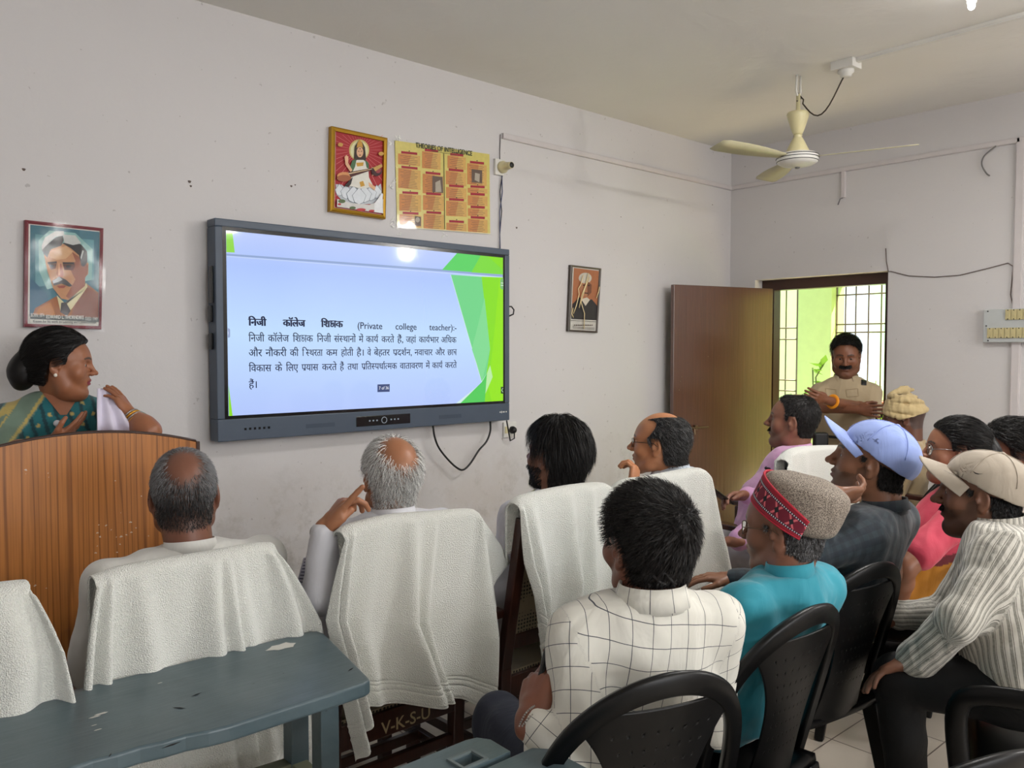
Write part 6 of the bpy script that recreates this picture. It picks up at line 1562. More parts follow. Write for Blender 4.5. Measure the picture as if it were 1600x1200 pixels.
# 5 --- pink shirt
W5 = A_(1166, 774, 3.70)
p5 = person('man in a pink linen shirt with moustache and phone, seated beside the open door', A_(1238, 658, 4.0), -24, hp=5, hs=1.08, bb=-22, N=A_(1244, 706, 3.98), Pv=A_(1200, 800, 3.9)*np.array((1, 1, 0))+np.array((0, 0, .58)), skin=(138, 92, 72), shirt=M_PINK, pants=M_GREYP, sw=.185, fat=.06,
  arms=dict(L=dict(E=A_(1200, 812, 3.75), W=A_(1150, 846, 3.55), d=(-.3, .9, -.1), cuff=.03, loose=.01, curl=(60, 60, 60, 60)), R=dict(E=A_(1232, 790, 4.05), W=W5, d=A_(1128, 776, 3.66)-W5, n=(-.2, -.5, -.8), curl=(70, 75, 80, 85), thumb=30, fine=True)),
  headkw=dict(fat=.006), hair=dict(n=6000, thick=.004, len=.012, wid=.0012, cols=BLACKS+[(60, 56, 54)], recede=.03, whorl=(0, -.05, .12), scalp=.8, lift=.3, bald=((0, .0, .135), (.03, .04, .02), .6)), collar=dict(r=.068, h=.03, open=.4, fall=.028), stub=.25)
MOUST = lambda V: (V[:, 2] < -.036) & (V[:, 2] > -.050) & (V[:, 1] > .075) & (np.abs(V[:, 0]) < .028)
p5['beard']('moustache', MOUST, 900, .009, BLACKS, comb=(0, .2, -1), wid=.0014)
b = MB(); q = A_(1122, 772, 3.63); b.box((-.035, -.075, -.005), (.035, .075, .005), R=Matrix.Rotation(math.radians(70), 3, 'Z') @ Matrix.Rotation(math.radians(35), 3, 'X'), o=q); tag(b.build('mobile_phone', plain('phone_black', (.01, .01, .012), .15), None, bevel=.003), 'black phone in the hand of the man in pink', 'phone')
b = MB(); q = A_(1197, 729, 3.80); b.tube([q+np.array((0, 0, .0)), q+np.array((-.008, -.006, -.035))], .004, 8); b.tube([q+np.array((-.02, -.008, -.004)), q+np.array((.015, -.01, -.010))], .005, 8); tag(b.build('pen', M_BLACK, None, True), 'black pen clipped at the pocket of the pink shirt', 'pen')
# 6 --- policeman
Hp = A_(1322, 556, 5.45); bp = 246; fwp = np.array((math.sin(math.radians(bp)), math.cos(math.radians(bp)), 0)); rtp = np.array((math.cos(math.radians(bp)), -math.sin(math.radians(bp)), 0))
Ep_R = A_(1272, 634, 5.35); Ep_L = A_(1362, 642, 5.35)     # his right elbow is at picture left
WpR = A_(1340, 640, 5.13); WpL = A_(1290, 625, 5.10)
p6 = person('policeman in khaki uniform standing in the doorway with folded arms, looking down', Hp, bp, hp=-16, hs=1.06, N=Hp-np.array((0, 0, .165))-fwp*.03, Pv=A_(1322, 552, 5.52)*np.array((1, 1, 0))+np.array((0, 0, .90)), bb=bp, skin=(132, 84, 60), shirt=M_KHAKI, pants=M_KHAKIP, stand=True, sw=.155, sdrop=.085, fat=.03, sleeve='short',
  arms=dict(R=dict(E=Ep_R, W=WpR-np.array((0, 0, .0)), d=WpR-Ep_R, n=-fwp, curl=(20, 20, 25, 30), hs=1.0), L=dict(E=Ep_L, W=WpL, d=WpL-Ep_L+np.array((0, 0, .02)), n=-fwp, curl=(80, 85, 90, 90), thumb=10, spread=.05)),
  headkw=dict(fat=.008, jaw=1.08, nr=.062), hair=dict(n=7000, thick=.012, len=.026, wid=.0014, cols=BLACKS, whorl=(-.03, -.06, .11), lift=.2, side=.010, tfn=lambda V: .35+.65*np.clip((V[:, 2]-.03)/.04, 0, 1)), collar=dict(r=.074, h=.034, open=.55, fall=.036), stub=.35)
p6['beard']('moustache', lambda V: (V[:, 2] < -.034) & (V[:, 2] > -.050) & (V[:, 1] > .068) & (np.abs(V[:, 0]) < .034), 1800, .010, BLACKS, comb=(0, .1, -1), wid=.0018)
r6 = p6['root']
def proj_on(o, P, n_off=.002, dirv=None):
    """drop world points onto a mesh object along a direction"""
    me = o.data; off = Vector((0, 0, 0)); q = o
    while q is not None: off += q.location; q = q.parent
    bv = BVHTree.FromPolygons([v.co+off for v in me.vertices], [tuple(p.vertices) for p in me.polygons]); out = []
    for p in P:
        p = Vector(p)
        if dirv is not None:
            h_ = bv.ray_cast(p, Vector(dirv).normalized())
            if h_[0] is None: h_ = bv.find_nearest(p)
        else: h_ = bv.find_nearest(p)
        n_ = h_[1]
        if dirv is not None and n_.dot(Vector(dirv)) > 0: n_ = -n_
        elif dirv is None and (p-h_[0]).dot(n_) < 0: n_ = -n_
        out.append(h_[0]+n_*n_off)
    return out
def decal(name, o, quad, nx, ny, mat, dirv, root, off=.002, mask=None, th=0):
    Q = [np.array(q, float) for q in quad]; P = []
    for i in range(nx+1):
        for j in range(ny+1): a_, c_ = i/nx, j/ny; P.append(Q[0]*(1-a_)*(1-c_)+Q[1]*a_*(1-c_)+Q[2]*a_*c_+Q[3]*(1-a_)*c_)
    V = proj_on(o, P, off, dirv); Fc = [(i*(ny+1)+j, (i+1)*(ny+1)+j, (i+1)*(ny+1)+j+1, i*(ny+1)+j+1) for i in range(nx) for j in range(ny) if mask is None or mask((i+.5)/nx, (j+.5)/ny)]
    b = MB(); b.add(V, Fc); return b.build(name, mat, root, True, solid=th)
view = lambda u, v: tuple(at(u, v, 1.0)-Vector((0, 0, CAMZ)))
sh6 = p6['shirt']
decal('sleeve_badge', sh6, [A_(u, v, 4.9) for u, v in ((1345, 593), (1354, 595), (1354, 603), (1345, 602))], 4, 4, M_BLACK, view(1350, 598), r6, .004, th=.002)
for s_, q in ((0, [(1336, 573), (1356, 582), (1355, 587), (1335, 578)]), (1, [(1308, 573), (1289, 581), (1290, 586), (1309, 578)])): decal('epaulette', sh6, [A_(u, v, 4.9) for u, v in q], 8, 3, M_KHAKIP, view(*q[0]), r6, .006, th=.004)
for q in ([(1290, 607), (1308, 609), (1308, 622), (1291, 621)], [(1322, 609), (1342, 607), (1343, 620), (1323, 621)]): b = MB(); b.tube(proj_on(sh6, [A_(*q[i % 4], 4.9)*(1-f_)+A_(*q[(i+1) % 4], 4.9)*f_ for i in range(4) for f_ in (0, .33, .66)]+[A_(*q[0], 4.9)], .001, view(*q[0])), .0022, 5, cap=False); b.build('pocket_seam', M_KHAKIP, r6, True)
b = MB(); cbelt = p6['Pv']+np.array((0, 0, .045)); b.tube([cbelt+rtp*.218*math.cos(a_)+fwp*.172*math.sin(a_)+np.array((0, 0, -.02*math.sin(a_))) for a_ in np.linspace(0, 2*PI, 41)], .030, 8, cap=False, flat=.3, up=(0, 0, 1)); bl = b.build('belt', M_BLACK, r6, True)
b = MB(); bx_ = A_(1282, 688, 5.27); b.box((-.045, -.03, -.05), (.045, .03, .05), R=Matrix.Rotation(-math.radians(bp)+.3, 3, 'Z'), o=bx_); b.build('belt_pouch', M_BLACK, r6, bevel=.012)
b = MB(); ax_ = Vector(nrm(WpR-Ep_R)); c0 = Vector(WpR)-ax_*.03; c0 = Vector(WpR*.75+Ep_R*.25); c0 = Vector(A_(1318, 624, 5.10)); ax_ = Vector(nrm(WpL-Ep_L)); c0 = Vector(WpL)-ax_*.07
e1 = ax_.cross(Vector((0, 0, 1))).normalized(); e2 = ax_.cross(e1); b.tube([c0+e1*.035*math.cos(a_)+e2*.034*math.sin(a_) for a_ in np.linspace(0, 2*PI, 25)], .013, 8, cap=False, flat=.5, up=tuple(ax_)); b.build('thread_bracelet', plain('orange_thread', sr(240, 150, 20), .6, bump=.6, bscale=90), r6, True)
b = MB(); q = A_(1361, 640, 5.24); b.box((-.012, -.045, -.04), (.012, .045, .04), R=Matrix.Rotation(math.radians(-30), 3, 'Z'), o=q); tag(b.build('notebook', plain('notebook', sr(70, 52, 60), .5), None, bevel=.003), 'dark notebook tucked under the policeman\'s arm', 'book')
# 7 --- turbaned man by the wall
p7 = person('man in a beige turban seated by the wall right of the doorway', A_(1412, 652, 4.85), -22, hp=-4, hs=1.08, bb=-20, skin=(110, 72, 56), shirt=M_BEIGE, pants=M_DHOTI, sw=.18, fat=.02, hair=dict(col=(70, 62, 60), scalp=.7), arms=dict())
f = Field((-.13, -.15, -.06), (.13, .14, .17), .0035); f.ell((0, -.014, .035), (.084, .106, .074), k=0)
for k in range(11):
    z = -.014+.0105*k; r_ = .084+.004*math.sin(k*1.9)-.0003*k*k; prev = None
    for a_ in np.linspace(0, 2*PI, 33):
        ca_, sa_ = math.cos(a_), math.sin(a_); p = np.array((r_*.98*ca_, -.012+r_*1.18*sa_, z+.014*math.sin(k*2.3+a_)+.012*math.cos(k*1.3)*ca_+.040*sa_*(.7-.04*k)+.02))
        if prev is not None: f.con(prev, p, .0125, .0125, k=.006)
        prev = p
f.ell((.01, -.075, .115), (.045, .05, .05), k=.01, op='s'); f.half((0, 0, -.004), (0, -.25, -1), k=.004); f.con((-.01, .05, .13), (.05, -.01, .150), .016, .024, k=.01); f.con((.05, -.01, .150), (.075, -.05, .145), .022, .010, k=.01)
f.wrinkle(.003, 90, 5); Vt, Qt = f.mesh(); o = mesh_np('turban', p7['W'](Vt), Qt, cloth('turban_cloth', sr(196, 174, 128), fold=.6), p7['root'])
# 8 --- blue cap man
def baseball_cap(pn, mat, brimmat, up_tilt=.0, name='cap', r=(.093, .116, .096), tilt=.12, back=22):
    rb_ = math.radians(back); cB, sB = math.cos(rb_), math.sin(rb_); W0 = pn['W']; T0 = pn['toW']
    def rot(V): V = np.array(V, float); y, z = V[..., 1].copy(), V[..., 2].copy(); V[..., 1] = y*cB-z*sB; V[..., 2] = y*sB+z*cB; return V
    pn = dict(pn); pn['W'] = lambda V: W0(rot(V)); pn['toW'] = lambda p: T0(tuple(rot(p)))
    f = Field((-.12, -.15, -.06), (.12, .13, .19), .0032); f.ell((0, -.016, .040), r, k=0); f.ell((0, -.016, .036), tuple(x-.006 for x in r), k=.001, op='s')
    f.half((0, .075, .036), (0, tilt, -1), k=.001); f.wrinkle(.0016, 60, 2); V, Q = f.mesh()
    cp = mesh_np(name, pn['W'](V), Q, mat, pn['root'])
    VV = []; n1, n2 = 26, 14
    for i in range(n1+1):
        s = i/n1*2-1
        for j in range(n2+1):
            q = j/n2; ang = s*1.12; x = math.sin(ang)*.088*(1-.04*q); y0_ = -.016+.108*math.cos(ang); y = y0_+q*(.085*(1-s**4*.85)); z = .046-.020*q-.026*s*s-.034*s*s*q+up_tilt*q; VV.append((x, y, z))
    Fc = [(i*(n2+1)+j, (i+1)*(n2+1)+j, (i+1)*(n2+1)+j+1, i*(n2+1)+j+1) for i in range(n1) for j in range(n2)]
    o = mesh_np('visor', pn['W'](np.array(VV)), Fc, brimmat, cp); md = o.modifiers.new('solid', 'SOLIDIFY'); md.thickness = .0035; md.offset = 0
    b = MB(); b.lathe([(.008, 0), (.007, .004), (.002, .006)], pn['toW']((0, -.016, .040+r[2]-.001)), 12, R=Matrix(np.array(pn['B']).T.tolist()) @ Matrix.Rotation(rb_, 3, 'X')); b.build('button', mat, cp, True)
    for k in range(3):
        b = MB(); a_ = k*PI/3+PI/2; P = [pn['toW']((math.cos(a_)*r[0]*1.008*math.sin(t_), -.016+math.sin(a_)*r[1]*1.008*math.sin(t_), .040+r[2]*1.008*math.cos(t_))) for t_ in np.linspace(-1.35, 1.35, 24)]; b.tube(P, .0012, 5); b.build('seam', mat, cp, True)
    return cp, o, pn['toW']
W8 = A_(1303, 772, 2.46)
p8 = person('man in a light blue baseball cap and dark checked shirt with hand under chin', A_(1358, 722, 2.68), -26, hp=13, hs=1.08, bb=-8, skin=(140, 96, 72), shirt=M_DCHK, pants=M_DARKP, sw=.19, fat=.03, Pv=(2.50, 1.30, .57),
  arms=dict(L=dict(E=A_(1262, 872, 2.42), W=W8, d=A_(1345, 774, 2.50)-W8, n=(-.1, .55, .55), curl=(30, 75, 95, 105), thumb=12, fine=True, spread=.2)),
  hair=dict(n=4000, thick=.004, len=.012, wid=.0012, cols=BLACKS, whorl=(0, -.05, .12), cap=15), collar=dict(r=.068, h=.034, open=.4, fall=.03), stub=.55)
M_BCAP = cloth('blue_cap_cloth', sr(150, 170, 228), fold=.35); cp8, vis8, tc8 = baseball_cap(p8, M_BCAP, M_BCAP, up_tilt=.034, back=15)
b = MB(); t_ = lambda x, y, z: tc8((x, y, z))
V = [(-.0, 0), (.006, .010), (.004, .018), (.012, .022), (.014, .034), (.018, .036), (.016, .022), (.024, .018), (.026, .010), (.018, .014), (.010, .010), (.008, .002)]
b.add(proj_on(cp8, [t_(-.13, .020+y, .078+x) for x, y in V], .0016), [tuple(range(len(V)))]); b.build('logo', flat((90, 104, 150)), cp8)
# 9 --- embroidered cap, teal kurta
H9 = A_(1224, 826, 2.18)
p9 = person('man in a teal kurta with an embroidered red-banded wool cap and glasses', H9, -12, hp=-2, hs=1.02, bb=4, N=A_(1232, 905, 2.10), Pv=(1.92, 1.25, .57), skin=(138, 92, 72), shirt=M_TEAL, pants=M_DHOTI, sw=.165, fat=.01, kurta=.3,
  hair=dict(n=3500, thick=.003, len=.010, wid=.0012, cols=GREYS, cap=14, whorl=(0, -.05, .12), scalp=.6, col=(60, 50, 46)), collar=dict(r=.060, h=.038, open=.2), wr=.007)
glasses(p9, p9['toW'], p9['root'], plain('bronze_rim', sr(90, 60, 40), .4), M_GLASS)
t = NT('tweed'); co = t.coord('Object'); t.col(t.mix(t.ramp(t.noise(co, 420, 2, .7), [(.42, (0,0,0)), (.58, (1,1,1))]), sr(84, 74, 68), sr(176, 164, 150))).rough(.9); t.bump(t.noise(co, 300, 2), .4, .001); M_TWEED = t.m
f = Field((-.13, -.16, -.03), (.13, .14, .20), .0032); 
for k in range(12):
    q = k/11; f.ell((0, -.018-.012*q, .038+.062*q), (.087+.004*math.sin(q*PI), .108-.004*q, .035), k=.004)
f.ell((0, -.030, .118), (.080, .100, .030), k=.02); f.half((0, -.014, .030), (0, .25, -1), k=.002); f.ell((0, -.02, .0), (.078, .098, .05), k=.002, op='s'); f.wrinkle(.002, 45, 4)
rb9 = math.radians(17)
def W9(V): V = np.array(V, float); y, z = V[:, 1].copy(), V[:, 2].copy(); V[:, 1] = y*math.cos(rb9)-z*math.sin(rb9)+.004; V[:, 2] = y*math.sin(rb9)+z*math.cos(rb9); return p9['W'](V*1.05)
V, Q = f.mesh(); cap9 = mesh_np('wool_cap', W9(V), Q, M_TWEED, p9['root'])
VV = []; uvv = []; n1, n2 = 60, 12
for i in range(n1+1):
    a_ = -2.05+4.1*i/n1
    for j in range(n2+1):
        q = j/n2; hh_ = .070*(1-.35*(abs(a_)/2.05)**3); z = .028+.25*(.108*math.cos(a_)-.0)+hh_*q; y = -.018-.012*(z-.03)/.06+.1125*math.cos(a_); x = .0925*math.sin(a_); VV.append((x, y, z)); uvv.append((a_*.1, q, 0))
Fc = [(i*(n2+1)+j, (i+1)*(n2+1)+j, (i+1)*(n2+1)+j+1, i*(n2+1)+j+1) for i in range(n1) for j in range(n2)]
t = NT('embroidered_band'); o_ = puv(t); u_, v_ = o_[0], o_[1]
red = sr(176, 36, 56); c = t.mix(t.math('MULTIPLY', t.noise(t.coord(), 90, 3), .6), red, sr(120, 20, 44))
inn = t.math('MULTIPLY', t.math('GREATER_THAN', v_, .16), t.math('LESS_THAN', v_, .84)); c = t.mix(inn, c, sr(120, 28, 50))
wv = t.math('ABSOLUTE', t.math('SUBTRACT', t.math('ABSOLUTE', t.math('SUBTRACT', t.math('FRACT', t.math('MULTIPLY', u_, 26)), .5)), t.math('MULTIPLY', t.math('ABSOLUTE', t.math('SUBTRACT', v_, .5)), 1.0)))
zig = t.math('MULTIPLY', t.math('LESS_THAN', wv, .07), t.math('MULTIPLY', t.math('GREATER_THAN', v_, .27), t.math('LESS_THAN', v_, .73))); c = t.mix(zig, c, sr(226, 110, 120))
dia = t.math('MULTIPLY', t.math('LESS_THAN', t.math('ADD', t.math('ABSOLUTE', t.math('SUBTRACT', t.math('FRACT', t.math('MULTIPLY', u_, 26)), .5)), t.math('ABSOLUTE', t.math('SUBTRACT', v_, .5))), .16), 1); c = t.mix(dia, c, sr(30, 34, 40))
for vv, wd__ in ((.21, .05), (.79, .05)):
    bd = t.math('LESS_THAN', t.math('ABSOLUTE', t.math('SUBTRACT', v_, vv)), wd__); c = t.mix(bd, c, sr(30, 28, 36)); dt = t.math('MULTIPLY', t.math('LESS_THAN', t.math('ABSOLUTE', t.math('SUBTRACT', v_, vv)), wd__*.6), t.math('LESS_THAN', t.math('FRACT', t.math('MULTIPLY', u_, 190)), .5)); c = t.mix(dt, c, sr(220, 206, 216))
t.col(c).rough(.8); M_EMB = t.m
o = mesh_np('embroidered_band', W9(np.array(VV)), Fc, M_EMB, cap9); setattr_v(o, 'puv', uvv); md = o.modifiers.new('solid', 'SOLIDIFY'); md.thickness = .004; md.offset = 0
b = MB(); VW = W9(np.array(VV)); b.tube([VW[i*(n2+1)+n2] for i in range(n1+1)], .0035, 6); b.tube([VW[i*(n2+1)] for i in range(n1+1)], .003, 6); b.pieces('red_piping', plain('red_piping', sr(186, 34, 56), .7), cap9, True)
# 10 --- checked shirt man in the foreground
W10 = A_(826, 1124, 1.62)
p10 = person('man with cropped black hair in a white windowpane-checked shirt in the foreground', A_(1010, 850, 1.80), 12, hp=2, hr=3, hs=1.06, N=A_(1018, 948, 1.74), Pv=(1.36, 1.20, .57), bb=25, skin=(132, 84, 66), shirt=M_CHK, pants=M_JEAN, sw=.158, fat=.025, flatuv=True,
  arms=dict(L=dict(E=A_(905, 1195, 1.58), W=W10, d=A_(836, 1082, 1.66)-W10, n=(.85, .2, .1), curl=(70, 75, 80, 85), thumb=5, tcurl=5, fine=True, cuff=.025, loose=.0)),
  hair=dict(n=14000, thick=.010, len=.019, wid=.0011, cols=BLACKS+[(34, 28, 25)], whorl=(.028, -.085, .075), lift=.45, jit=.22, low=-.004, rough=.42), collar=dict(r=.070, h=.040, open=.3, fall=.044, tilt=.1), wr=.0055, stub=.25)
b = MB(); q = Vector(W10+nrm(A_(836, 1082, 1.66)-W10)*.075+np.array((.028, .008, 0))); Rp = Matrix(head_basis(60, 40, 0).T.tolist()); b.box((-.006, -.065, -.034), (.006, .065, .034), R=Rp, o=q); tag(b.build('mobile_phone', plain('phone_black', (.01, .01, .012), .15), None, bevel=.004), 'dark phone in the hand of the man in the checked shirt', 'phone')
ax_ = Vector(nrm(W10-A_(905, 1195, 1.58))); e1 = ax_.cross(Vector((0, 0, 1))).normalized(); e2 = ax_.cross(e1)
for k in range(3):
    b = MB(); c0 = Vector(W10)-ax_*(-.006+.009*k); P = [c0+e1*(.033)*math.cos(a_)+e2*.031*math.sin(a_)+ax_*.004*math.sin(a_*2+k) for a_ in np.linspace(0, 2*PI, 41)]
    for i in range(0, 40): b.lathe([(.0005, -.0026), (.0028, 0), (.0005, .0026)], P[i], 6)
    b.build('bead_bracelet', plain('silver_beads', sr(170, 165, 160), .3, .8), p10['root'], True)
# 11 --- khaki cap, striped shirt
p11 = person('man in a khaki cap and grey striped shirt leaning forward at the right', A_(1530, 772, 2.42), -18, hp=0, hs=1.04, bb=-20, N=A_(1560, 824, 2.36), Pv=tuple(on(1592, 1050, 2, .62)), skin=(122, 82, 62), shirt=M_STR_, pants=M_DARKP, sw=.19, fat=.03,
  arms=dict(L=dict(E=A_(1500, 970, 2.14), W=A_(1428, 1030, 2.26), d=(-.5, .75, -.45), n=(-.2, -.3, -1), cuff=.005, loose=.012), R=dict(E=A_(1480, 960, 2.52), W=A_(1402, 962, 2.56), d=(-.5, .8, -.3), n=(0, 0, -1), loose=.01)),
  knees=dict(L=(A_(1405, 1062, 2.32), A_(1430, 1190, 2.35)*np.array((1, 1, 0))+np.array((0, 0, .09))), R=(A_(1385, 1040, 2.60), A_(1400, 1150, 2.70)*np.array((1, 1, 0))+np.array((0, 0, .09)))),
  hair=dict(n=4500, thick=.005, len=.014, wid=.0012, cols=BLACKS, whorl=(0, -.05, .12), low=.008, cap=17), collar=dict(r=.068, h=.030, open=.3, fall=.0), stub=.5, wr=.008, headkw=dict(nose=1.15, fat=.003), lip=(80, 46, 44))
p11['beard']('moustache', MOUST, 900, .007, BLACKS, wid=.0014)
M_KCAP = cloth('khaki_cap_cloth', sr(178, 166, 150), fold=.35); cp11, vis11, tc11 = baseball_cap(p11, M_KCAP, M_KCAP, r=(.094, .118, .090), up_tilt=.020, back=18)
b = MB(); t_ = lambda x, y, z: tc11((x, y, z))
V = [(.070, .092), (.060, .083), (.052, .078), (.040, .078), (.022, .088), (.038, .0835), (.052, .0835)]
b.add(proj_on(cp11, [t_(-.14, y, z) for y, z in V], .0012), [tuple(range(len(V)))]); b.build('swoosh_logo', M_BLACK, cp11)
Vw, Fw, ww = word(['DRI-FIT'], .015); P = []
for (x, y) in Vw: q = x/ww; P.append(t_(-.078+.034*q, .066+.052*q+.0, .033+.010*y))
Pq = []
for (x, y) in Vw: q = x/ww; ang = -1.0+.42*(1-q)*-1; P_ = None
P = proj_on(vis11, [t_(-.076+.020*q_, .048+.060*q_-.010*y_, .040+.004*q_) for q_, y_ in [(1-x/ww, y) for x, y in Vw]], .0035)
b = MB(); b.add(P, Fw); b.build('cap_lettering', M_BLACK, vis11)
# 12 --- woman with glasses behind
def tex12(V, info):
    c = np.tile(np.array(sr(206, 62, 86)), (len(V), 1)); L = V-info['N']; z = L[:, 2]; s = L@info['rt']
    m = (z < -.16+.5*s); c[m] = sr(196, 130, 32); m = (np.abs(z-(-.16+.5*s)) < .02); c[m] = sr(110, 30, 40); m = z < -.42; c[m] = sr(186, 122, 26); return c
M_SARI = colcloth('sari_cloth')
def longhair(knot=(0, -.115, .0), kr=(.05, .04, .045), h_=.004):
    f = Field((-.12, -.21, -.12), (.12, .10, .15), h_); f.ell(knot, kr, k=0); f.con((0, -.09, .03), knot, .05, .035, k=.02); f.wrinkle(.002, 70, 9); return f.mesh()
p12 = person('woman with glasses and tied black hair in a pink and orange sari', A_(1492, 704, 3.1), -32, hp=2, hs=1.0, bb=-20, skin=(156, 104, 78), shirt=M_SARI, pants=M_SARI, tex=tex12, sw=.165, fat=.02, sleeve='short', Pv=(3.25, 1.35, .57),
  arms=dict(L=dict(E=A_(1412, 888, 2.85), W=A_(1400, 960, 3.0), d=(-.3, .9, -.2))), headkw=dict(fem=True, jaw=.92, fat=.004), lip=(130, 60, 60),
  hair=dict(n=9000, thick=.010, len=.05, wid=.0012, cols=BLACKS, comb=lambda p: nrm_rows(np.array((0, -.12, .02))-p), lift=.02, sag=0, jit=.08, rough=.3, extra=[longhair()]))
glasses(p12, p12['toW'], p12['root'], M_STEEL, M_GLASS, w_=.024, h_=.020)
# 13 --- woman at the right edge
def tex13(V, info):
    c = np.tile(np.array(sr(206, 204, 194)), (len(V), 1)); r = np.sin(V[:, 0]*120+3*np.sin(V[:, 2]*90))*np.sin(V[:, 2]*130+2*np.sin(V[:, 1]*80)); z = (V-info['N'])[:, 2]
    c[(r > .35) & (z < -.10)] = sr(60, 66, 50); c[z < -.28] = sr(96, 104, 84); return c
p13 = person('woman with loose black hair and white patterned top at the right edge', A_(1578, 712, 3.25), -38, hp=-4, hs=1.06, bb=-25, skin=(140, 92, 70), shirt=M_SARI, pants=M_SARI, tex=tex13, sw=.17, fat=.02, Pv=(3.75, 1.2, .57), headkw=dict(fem=True),
  hair=dict(n=9000, thick=.020, len=.05, wid=.0014, cols=BLACKS, low=.02, comb=lambda p: nrm_rows(np.array((0, -.13, -.02))-p), lift=.12, jit=.3, rough=.35, extra=[longhair((0, -.12, -.03), (.055, .045, .06))]))
# 14 --- speaker at the lectern
H14 = A_(97, 570, 2.98); b14 = 196; f14 = np.array((math.sin(math.radians(b14)), math.cos(math.radians(b14)), 0)); r14 = np.array((math.cos(math.radians(b14)), -math.sin(math.radians(b14)), 0))
GOLD = np.array(sr(186, 166, 96)); SAGE = np.array(sr(112, 134, 118)); TEAL = np.array(sr(20, 104, 112)); DTEAL = np.array(sr(12, 62, 70))
def tex14(V, info):
    L = V-info['N']; s = L@info['rt']; z = L[:, 2]; f_ = L@info['fw']; c = np.tile(TEAL, (len(V), 1))
    pl = np.sin((s*1.0-z*.25)*150); c[(pl > .6)] = DTEAL
    sp_ = np.sin(s*90)*np.sin(z*80); c[sp_ > .88] = GOLD
    # broad border lying over her right shoulder, picture left
    e = (s-.045)+(z+.02)*.62; band = (s > .02) & (e > .0) & (e < .115); c[band] = SAGE
    br_ = np.sin(e*120)*np.sin(z*60+s*40); c[band & (e > .075) & (br_ > -.2)] = GOLD; c[band & (np.abs(e-.105) < .006)] = GOLD; c[band & (np.abs(e-.01) < .006)] = GOLD
    slv = (s > .135) & (z < -.055) & ~band; c[slv] = DTEAL; c[slv & (np.abs(np.sin(z*110+s*25)) > .93)] = GOLD
    c[slv & (z < -.20)] = TEAL; c[(s > .13) & (z < -.15) & (np.sin(s*190)*np.sin(z*210) > .2)] = GOLD
    sl2 = (s < -.15); c[sl2] = SAGE; return c
EL = A_(232, 674, 2.86); WL = A_(203, 648, 2.88); ER = A_(10, 712, 2.84); WR14 = A_(82, 692, 2.80)
p14 = person('woman in teal and gold sari speaking at the lectern, hair in a bun', H14, 112, hp=-4, hr=0, hs=.99, bb=b14, N=A_(88, 620, 3.02), Pv=A_(96, 800, 3.04)*np.array((1, 1, 0))+np.array((0, 0, .86)), stand=True, skin=(160, 104, 74), shirt=M_SARI, pants=M_SARI, tex=tex14, sw=.150, sdrop=.085, fat=.012, sleeve='short',
  arms=dict(L=dict(E=EL, W=WL, d=A_(180, 612, 2.88)-WL, n=(-.5, .6, -.3), curl=(25, 30, 35, 60), thumb=15, fine=True, hs=.78, spread=.04), R=dict(E=ER, W=WR14, d=A_(124, 662, 2.84)-WR14, n=(.3, .2, .9), curl=(20, 22, 25, 30), thumb=40, fine=True, hs=.85, spread=.04)),
  headkw=dict(fem=True, jaw=.84, fat=.008, nose=.84, nr=.047), lip=(128, 38, 60),
  hair=dict(n=12000, thick=.014, len=.06, wid=.0012, cols=BLACKS, comb=lambda p: nrm_rows(np.array((0, -.14, -.02))-p), lift=.03, sag=0, jit=.05, rough=.3, low=.01, extra=[longhair((0, -.125, -.035), (.052, .048, .068), .0035)]))
M_SILVER = plain('silver_beads', sr(170, 165, 160), .3, .8)
b = MB(); q = p14['toW']((.083, -.006, -.034)); 
b.lathe([(.0065*math.sin(t_), .0065*math.cos(t_)) for t_ in np.linspace(.1, 3.04, 8)], np.array(p14['toW']((.086, -.006, -.036))), 12)
b.build('pearl_earring', plain('pearl', sr(236, 228, 216), .25), p14['root'], True)
# blouse opening: bare skin of the neckline, kept on the body
ax_ = Vector(nrm(WL-EL)); e1 = ax_.cross(Vector((0, 0, 1))).normalized(); e2 = ax_.cross(e1)
for k in range(5):
    b = MB(); c0 = Vector(WL)-ax_*(.006+.009*k); b.tube([c0+e1*(.030+.0008*k)*math.cos(a_)+e2*(.029+.0008*k)*math.sin(a_) for a_ in np.linspace(0, 2*PI, 33)], .0028, 6, cap=False); b.build('bangle', M_GOLD if k % 2 else M_SILVER, p14['root'], True)
b = MB(); q = proj_on(p14['shirt'], [A_(89, 662, 2.6)], .006, view(89, 662))[0]; b.lathe([(.011, -.002), (.012, .001), (.008, .003)], q, 20, R=Matrix.Rotation(PI/2, 3, 'X')); b.build('round_badge', plain('badge', sr(196, 198, 206), .3), p14['root'], True)
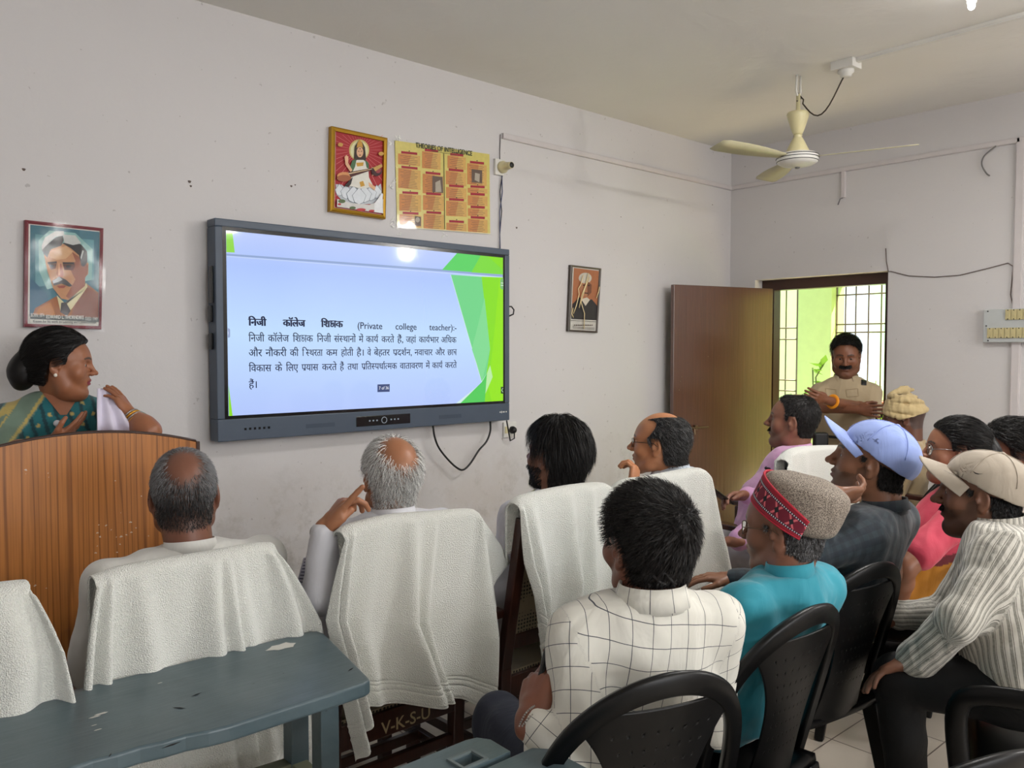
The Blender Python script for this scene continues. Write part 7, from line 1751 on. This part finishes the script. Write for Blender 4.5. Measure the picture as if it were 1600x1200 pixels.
# neckline skin patch above the sari
nk = decal('neckline', p14['shirt'], [A_(u, v, 2.5) for u, v in ((62, 612), (132, 612), (106, 652), (94, 652))], 16, 12, skin_mat((160, 104, 74), (128, 38, 60)), view(95, 630), p14['root'], .0035)
for a_n in ('stub', 'lip', 'brow', 'scalp'): setattr_f(nk, a_n, np.zeros(len(nk.data.vertices)))
# white cloth the speaker holds
V = []; n1, n2 = 26, 26
Lp = [A_(152, 607, 2.86), A_(150, 640, 2.82), A_(150, 672, 2.80), A_(150, 700, 2.90)]; Rp_ = [A_(172, 608, 2.90), A_(188, 640, 2.86), A_(206, 664, 2.85), A_(240, 700, 2.90)]
for i in range(n1+1):
    s = i/n1; a_ = cubic(Lp, s); c_ = cubic(Rp_, s)
    for j in range(n2+1):
        w_ = j/n2; p = a_*(1-w_)+c_*w_; p = p+np.array((.2, -1, 0))*(.012*math.sin(w_*14+s*3)*(.3+.7*s)); V.append(p)
Fc = [(i*(n2+1)+j, (i+1)*(n2+1)+j, (i+1)*(n2+1)+j+1, i*(n2+1)+j+1) for i in range(n1) for j in range(n2)]
b = MB(); b.add(V, Fc); tag(b.build('white_cloth', cloth('white_silk', sr(222, 216, 236), rough=.6), None, True, solid=.003), 'white cloth hanging from the raised hand of the woman at the lectern', 'cloth')
# ------------------------------------------------------------------ plastic chairs under the second row
plastic_chair(1.325, 1.235, 19, 'black plastic chair of the man in the checked shirt, splat with pinholes', top=.885)
plastic_chair(1.80, 1.275, 3, 'black plastic chair of the man in the teal kurta', top=.885)
plastic_chair(2.33, 1.35, 9, 'black plastic chair of the man in the light blue cap', top=.885)
plastic_chair(2.52, .62, -18, 'black plastic armchair of the man in the striped shirt', arms=True, top=.86)
plastic_chair(1.74, .80, 22, 'empty black plastic chair whose top shows at the bottom edge', top=.76)
plastic_chair(3.25, 1.35, -15, 'black plastic chair of the woman with glasses', top=.80)
plastic_chair(3.78, 1.18, -20, 'black plastic chair of the woman at the right edge', top=.80)
plastic_chair(4.93, 2.10, 0, 'black plastic chair of the turbaned man', top=.80)
